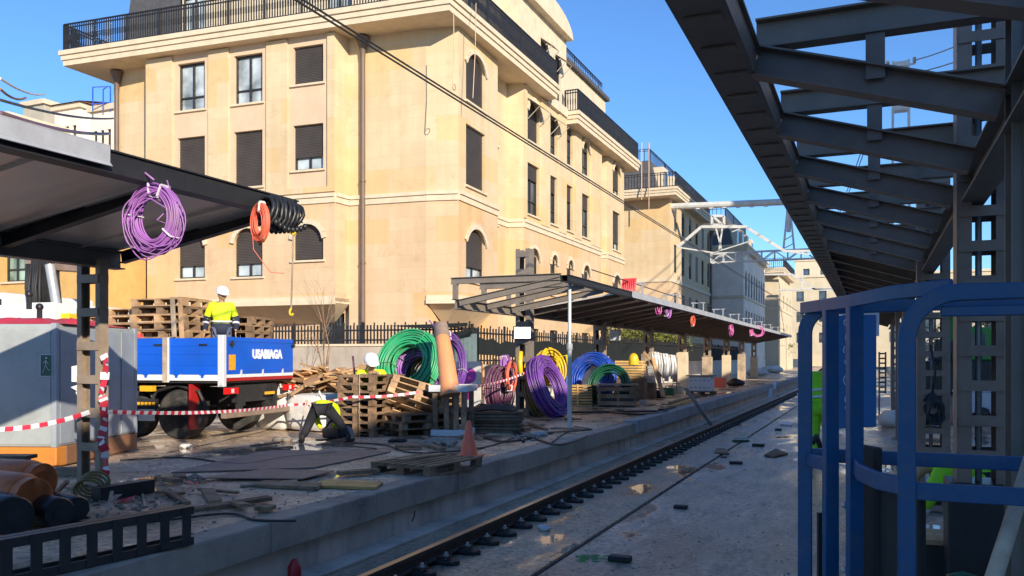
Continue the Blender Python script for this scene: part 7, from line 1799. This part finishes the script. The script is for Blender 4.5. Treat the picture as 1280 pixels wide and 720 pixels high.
# worker standing on the truck bed, looking down
q = at_depth(277, 420, 15.1)
stand = dict(pelvis=(0, 0, .92), chest=(0, .03, 1.30), neck=(0, .06, 1.46), head=(-.01, .10, 1.56), shL=(-.19, .03, 1.39), shR=(.19, .03, 1.39), elL=(-.27, .02, 1.12), elR=(.29, .0, 1.12), wrL=(-.26, .10, .89), wrR=(.31, .08, .88), hipL=(-.09, 0, .88), hipR=(.09, 0, .88), knL=(-.10, .04, .48), knR=(.11, .02, .48), anL=(-.11, -.01, .09), anR=(.13, -.02, .09), toL=(-.12, .12, .04), toR=(.15, .11, .04), face=(-.5, .8, -.55))
person('worker in white helmet and yellow and navy jacket standing on the truck bed', (q.x, q.y, DK+.022), math.atan2(-q.y, -q.x)-math.pi/2, stand, K['hivis'], K['slateblue'], s=.92, sleeve=K['navy'])
# worker bent double on the platform, seen from behind
q = on_z(402, 554, PZ)
bend = dict(pelvis=(0, 0, .70), chest=(.06, .42, .74), neck=(.08, .56, .66), head=(.09, .64, .57), shL=(-.13, .43, .68), shR=(.25, .43, .66), elL=(-.14, .50, .42), elR=(.27, .52, .40), wrL=(-.04, .54, .20), wrR=(.16, .56, .19), hipL=(-.10, -.02, .66), hipR=(.11, -.02, .66), knL=(-.24, .06, .38), knR=(.32, .14, .40), anL=(-.36, -.05, .09), anR=(.50, .04, .09), toL=(-.40, .08, .04), toR=(.58, .15, .04), face=(0, .2, -1))
person('worker in black trousers and lime vest bent double over the platform', (q.x, q.y, PZ), math.atan2(q.y, q.x)-math.pi/2-.08, bend, K['hivis'], K['blackcloth'], helmet=False, bands=False, s=.86)
t = thing('power_saw', 'black power saw on the platform under the bending worker', 'saw', (q.x+.1, q.y+.4, PZ)); c = Vector((q.x, q.y, PZ))+r3*.12+f3*.35
m = MB().cbox(c+UP*.14, (.34, .2, .18)); m.build('body', K['blackpl'], t, bevel=.03); MB().tube([c+UP*.2-r3*.15, c+UP*.34-r3*.05, c+UP*.3+r3*.16], .02, 8).build('handle', K['blackpl'], t, True); MB().cyl(c+r3*.22+UP*.13-f3*.01, c+r3*.22+UP*.13+f3*.01, .125, 18).build('blade', K['galv'], t)
# helmeted worker crouching behind the tall pallet stack
q = at_depth(464, 500, 15.9)
crouch = dict(pelvis=(0, -.1, .50), chest=(0, .10, .86), neck=(0, .18, 1.0), head=(0, .24, 1.09), shL=(-.19, .10, .95), shR=(.19, .10, .95), elL=(-.27, .28, .74), elR=(.27, .28, .74), wrL=(-.16, .46, .62), wrR=(.16, .46, .62), hipL=(-.1, -.08, .48), hipR=(.1, -.08, .48), knL=(-.17, .34, .52), knR=(.17, .34, .52), anL=(-.15, .12, .09), anR=(.15, .12, .09), toL=(-.17, .25, .04), toR=(.17, .25, .04), face=(-.4, .7, -.6))
person('worker in white helmet and yellow vest crouching behind the tall dark pallet stack', (q.x, q.y, PZ), math.atan2(-q.y, -q.x)-math.pi/2, crouch, K['hivis'], K['navy'], s=1.16)
# lime worker standing far off, seen between the basket uprights
q = at_depth(1026, 558, 15.5); z0 = 2-112*15.5/1050
standb = dict(stand); standb.update(chest=(0, .20, 1.24), neck=(0, .33, 1.34), head=(.02, .43, 1.34), shL=(-.19, .20, 1.32), shR=(.19, .20, 1.32), face=(.2, .5, -1))
person('worker in lime hi vis clothing standing on the slab behind the blue basket uprights', (q.x, q.y, 0.0), math.atan2(q.y, q.x)-math.pi/2, standb, K['hivis_green'], K['hivis_green'], helmet=False, s=1.24)
# lime jacketed worker bent over near the right column
q = at_depth(1214, 760, 7.25)
squat = dict(pelvis=(0, -.12, .86), chest=(0, .28, 1.04), neck=(0, .44, .94), head=(-.02, .53, .80), shL=(-.19, .30, 1.0), shR=(.19, .30, 1.0), elL=(-.24, .46, .76), elR=(.24, .48, .76), wrL=(-.12, .58, .55), wrR=(.12, .60, .55), hipL=(-.1, -.12, .84), hipR=(.1, -.12, .84), knL=(-.16, .06, .46), knR=(.16, .06, .46), anL=(-.16, -.12, .09), anR=(.16, -.12, .09), toL=(-.18, .02, .04), toR=(.18, .02, .04), face=(0, .4, -.9))
person('worker in lime hi vis jacket bent forward behind the blue basket beside the right column', (q.x, q.y, 0.0), R(113), squat, K['hivis_green'], K['navy'], helmet=False, s=1.08)

# ---------------------------------------------------------------- camera, sun, sky
cd = bpy.data.cameras.new('Camera'); cam = bpy.data.objects.new('Camera', cd); COL.objects.link(cam); sc.camera = cam
cam.location = (0, 0, CAMZ); cam.rotation_euler = (math.pi/2, 0, R(23.2))
cd.sensor_fit = 'HORIZONTAL'; cd.sensor_width = 36; cd.lens = 36*F/1280; cd.shift_y = 87/1280; cd.clip_start = .05; cd.clip_end = 3000
sd_ = Vector((.765, -.644, 0)).normalized(); el = R(19.5)
to_sun = Vector((sd_.x*math.cos(el), sd_.y*math.cos(el), math.sin(el)))
ld = bpy.data.lights.new('Sun', 'SUN'); ld.energy = 3.4; ld.angle = R(.5); ld.color = (1.0, .90, .74)
lo = bpy.data.objects.new('Sun', ld); COL.objects.link(lo); lo.rotation_euler = to_sun.to_track_quat('Z', 'Y').to_euler(); lo.location = (0, 0, 40)
w = bpy.data.worlds.new('World'); sc.world = w; w.use_nodes = True; nt = w.node_tree
sky = nt.nodes.new('ShaderNodeTexSky'); sky.sky_type = 'NISHITA'; sky.sun_disc = False
sky.sun_elevation = el; sky.sun_rotation = math.atan2(to_sun.x, to_sun.y); sky.altitude = 300; sky.air_density = 1.0; sky.dust_density = 0.0; sky.ozone_density = 7.5
bg = nt.nodes['Background']; bg.inputs['Strength'].default_value = .115; nt.links.new(sky.outputs[0], bg.inputs['Color'])
vs_ = sc.view_settings; vs_.view_transform = 'Standard'; vs_.look = 'None'; vs_.exposure = .95; vs_.gamma = 1; vs_.use_curve_mapping = False
sc.cycles.max_bounces = 12; sc.cycles.diffuse_bounces = 8; sc.cycles.glossy_bounces = 4
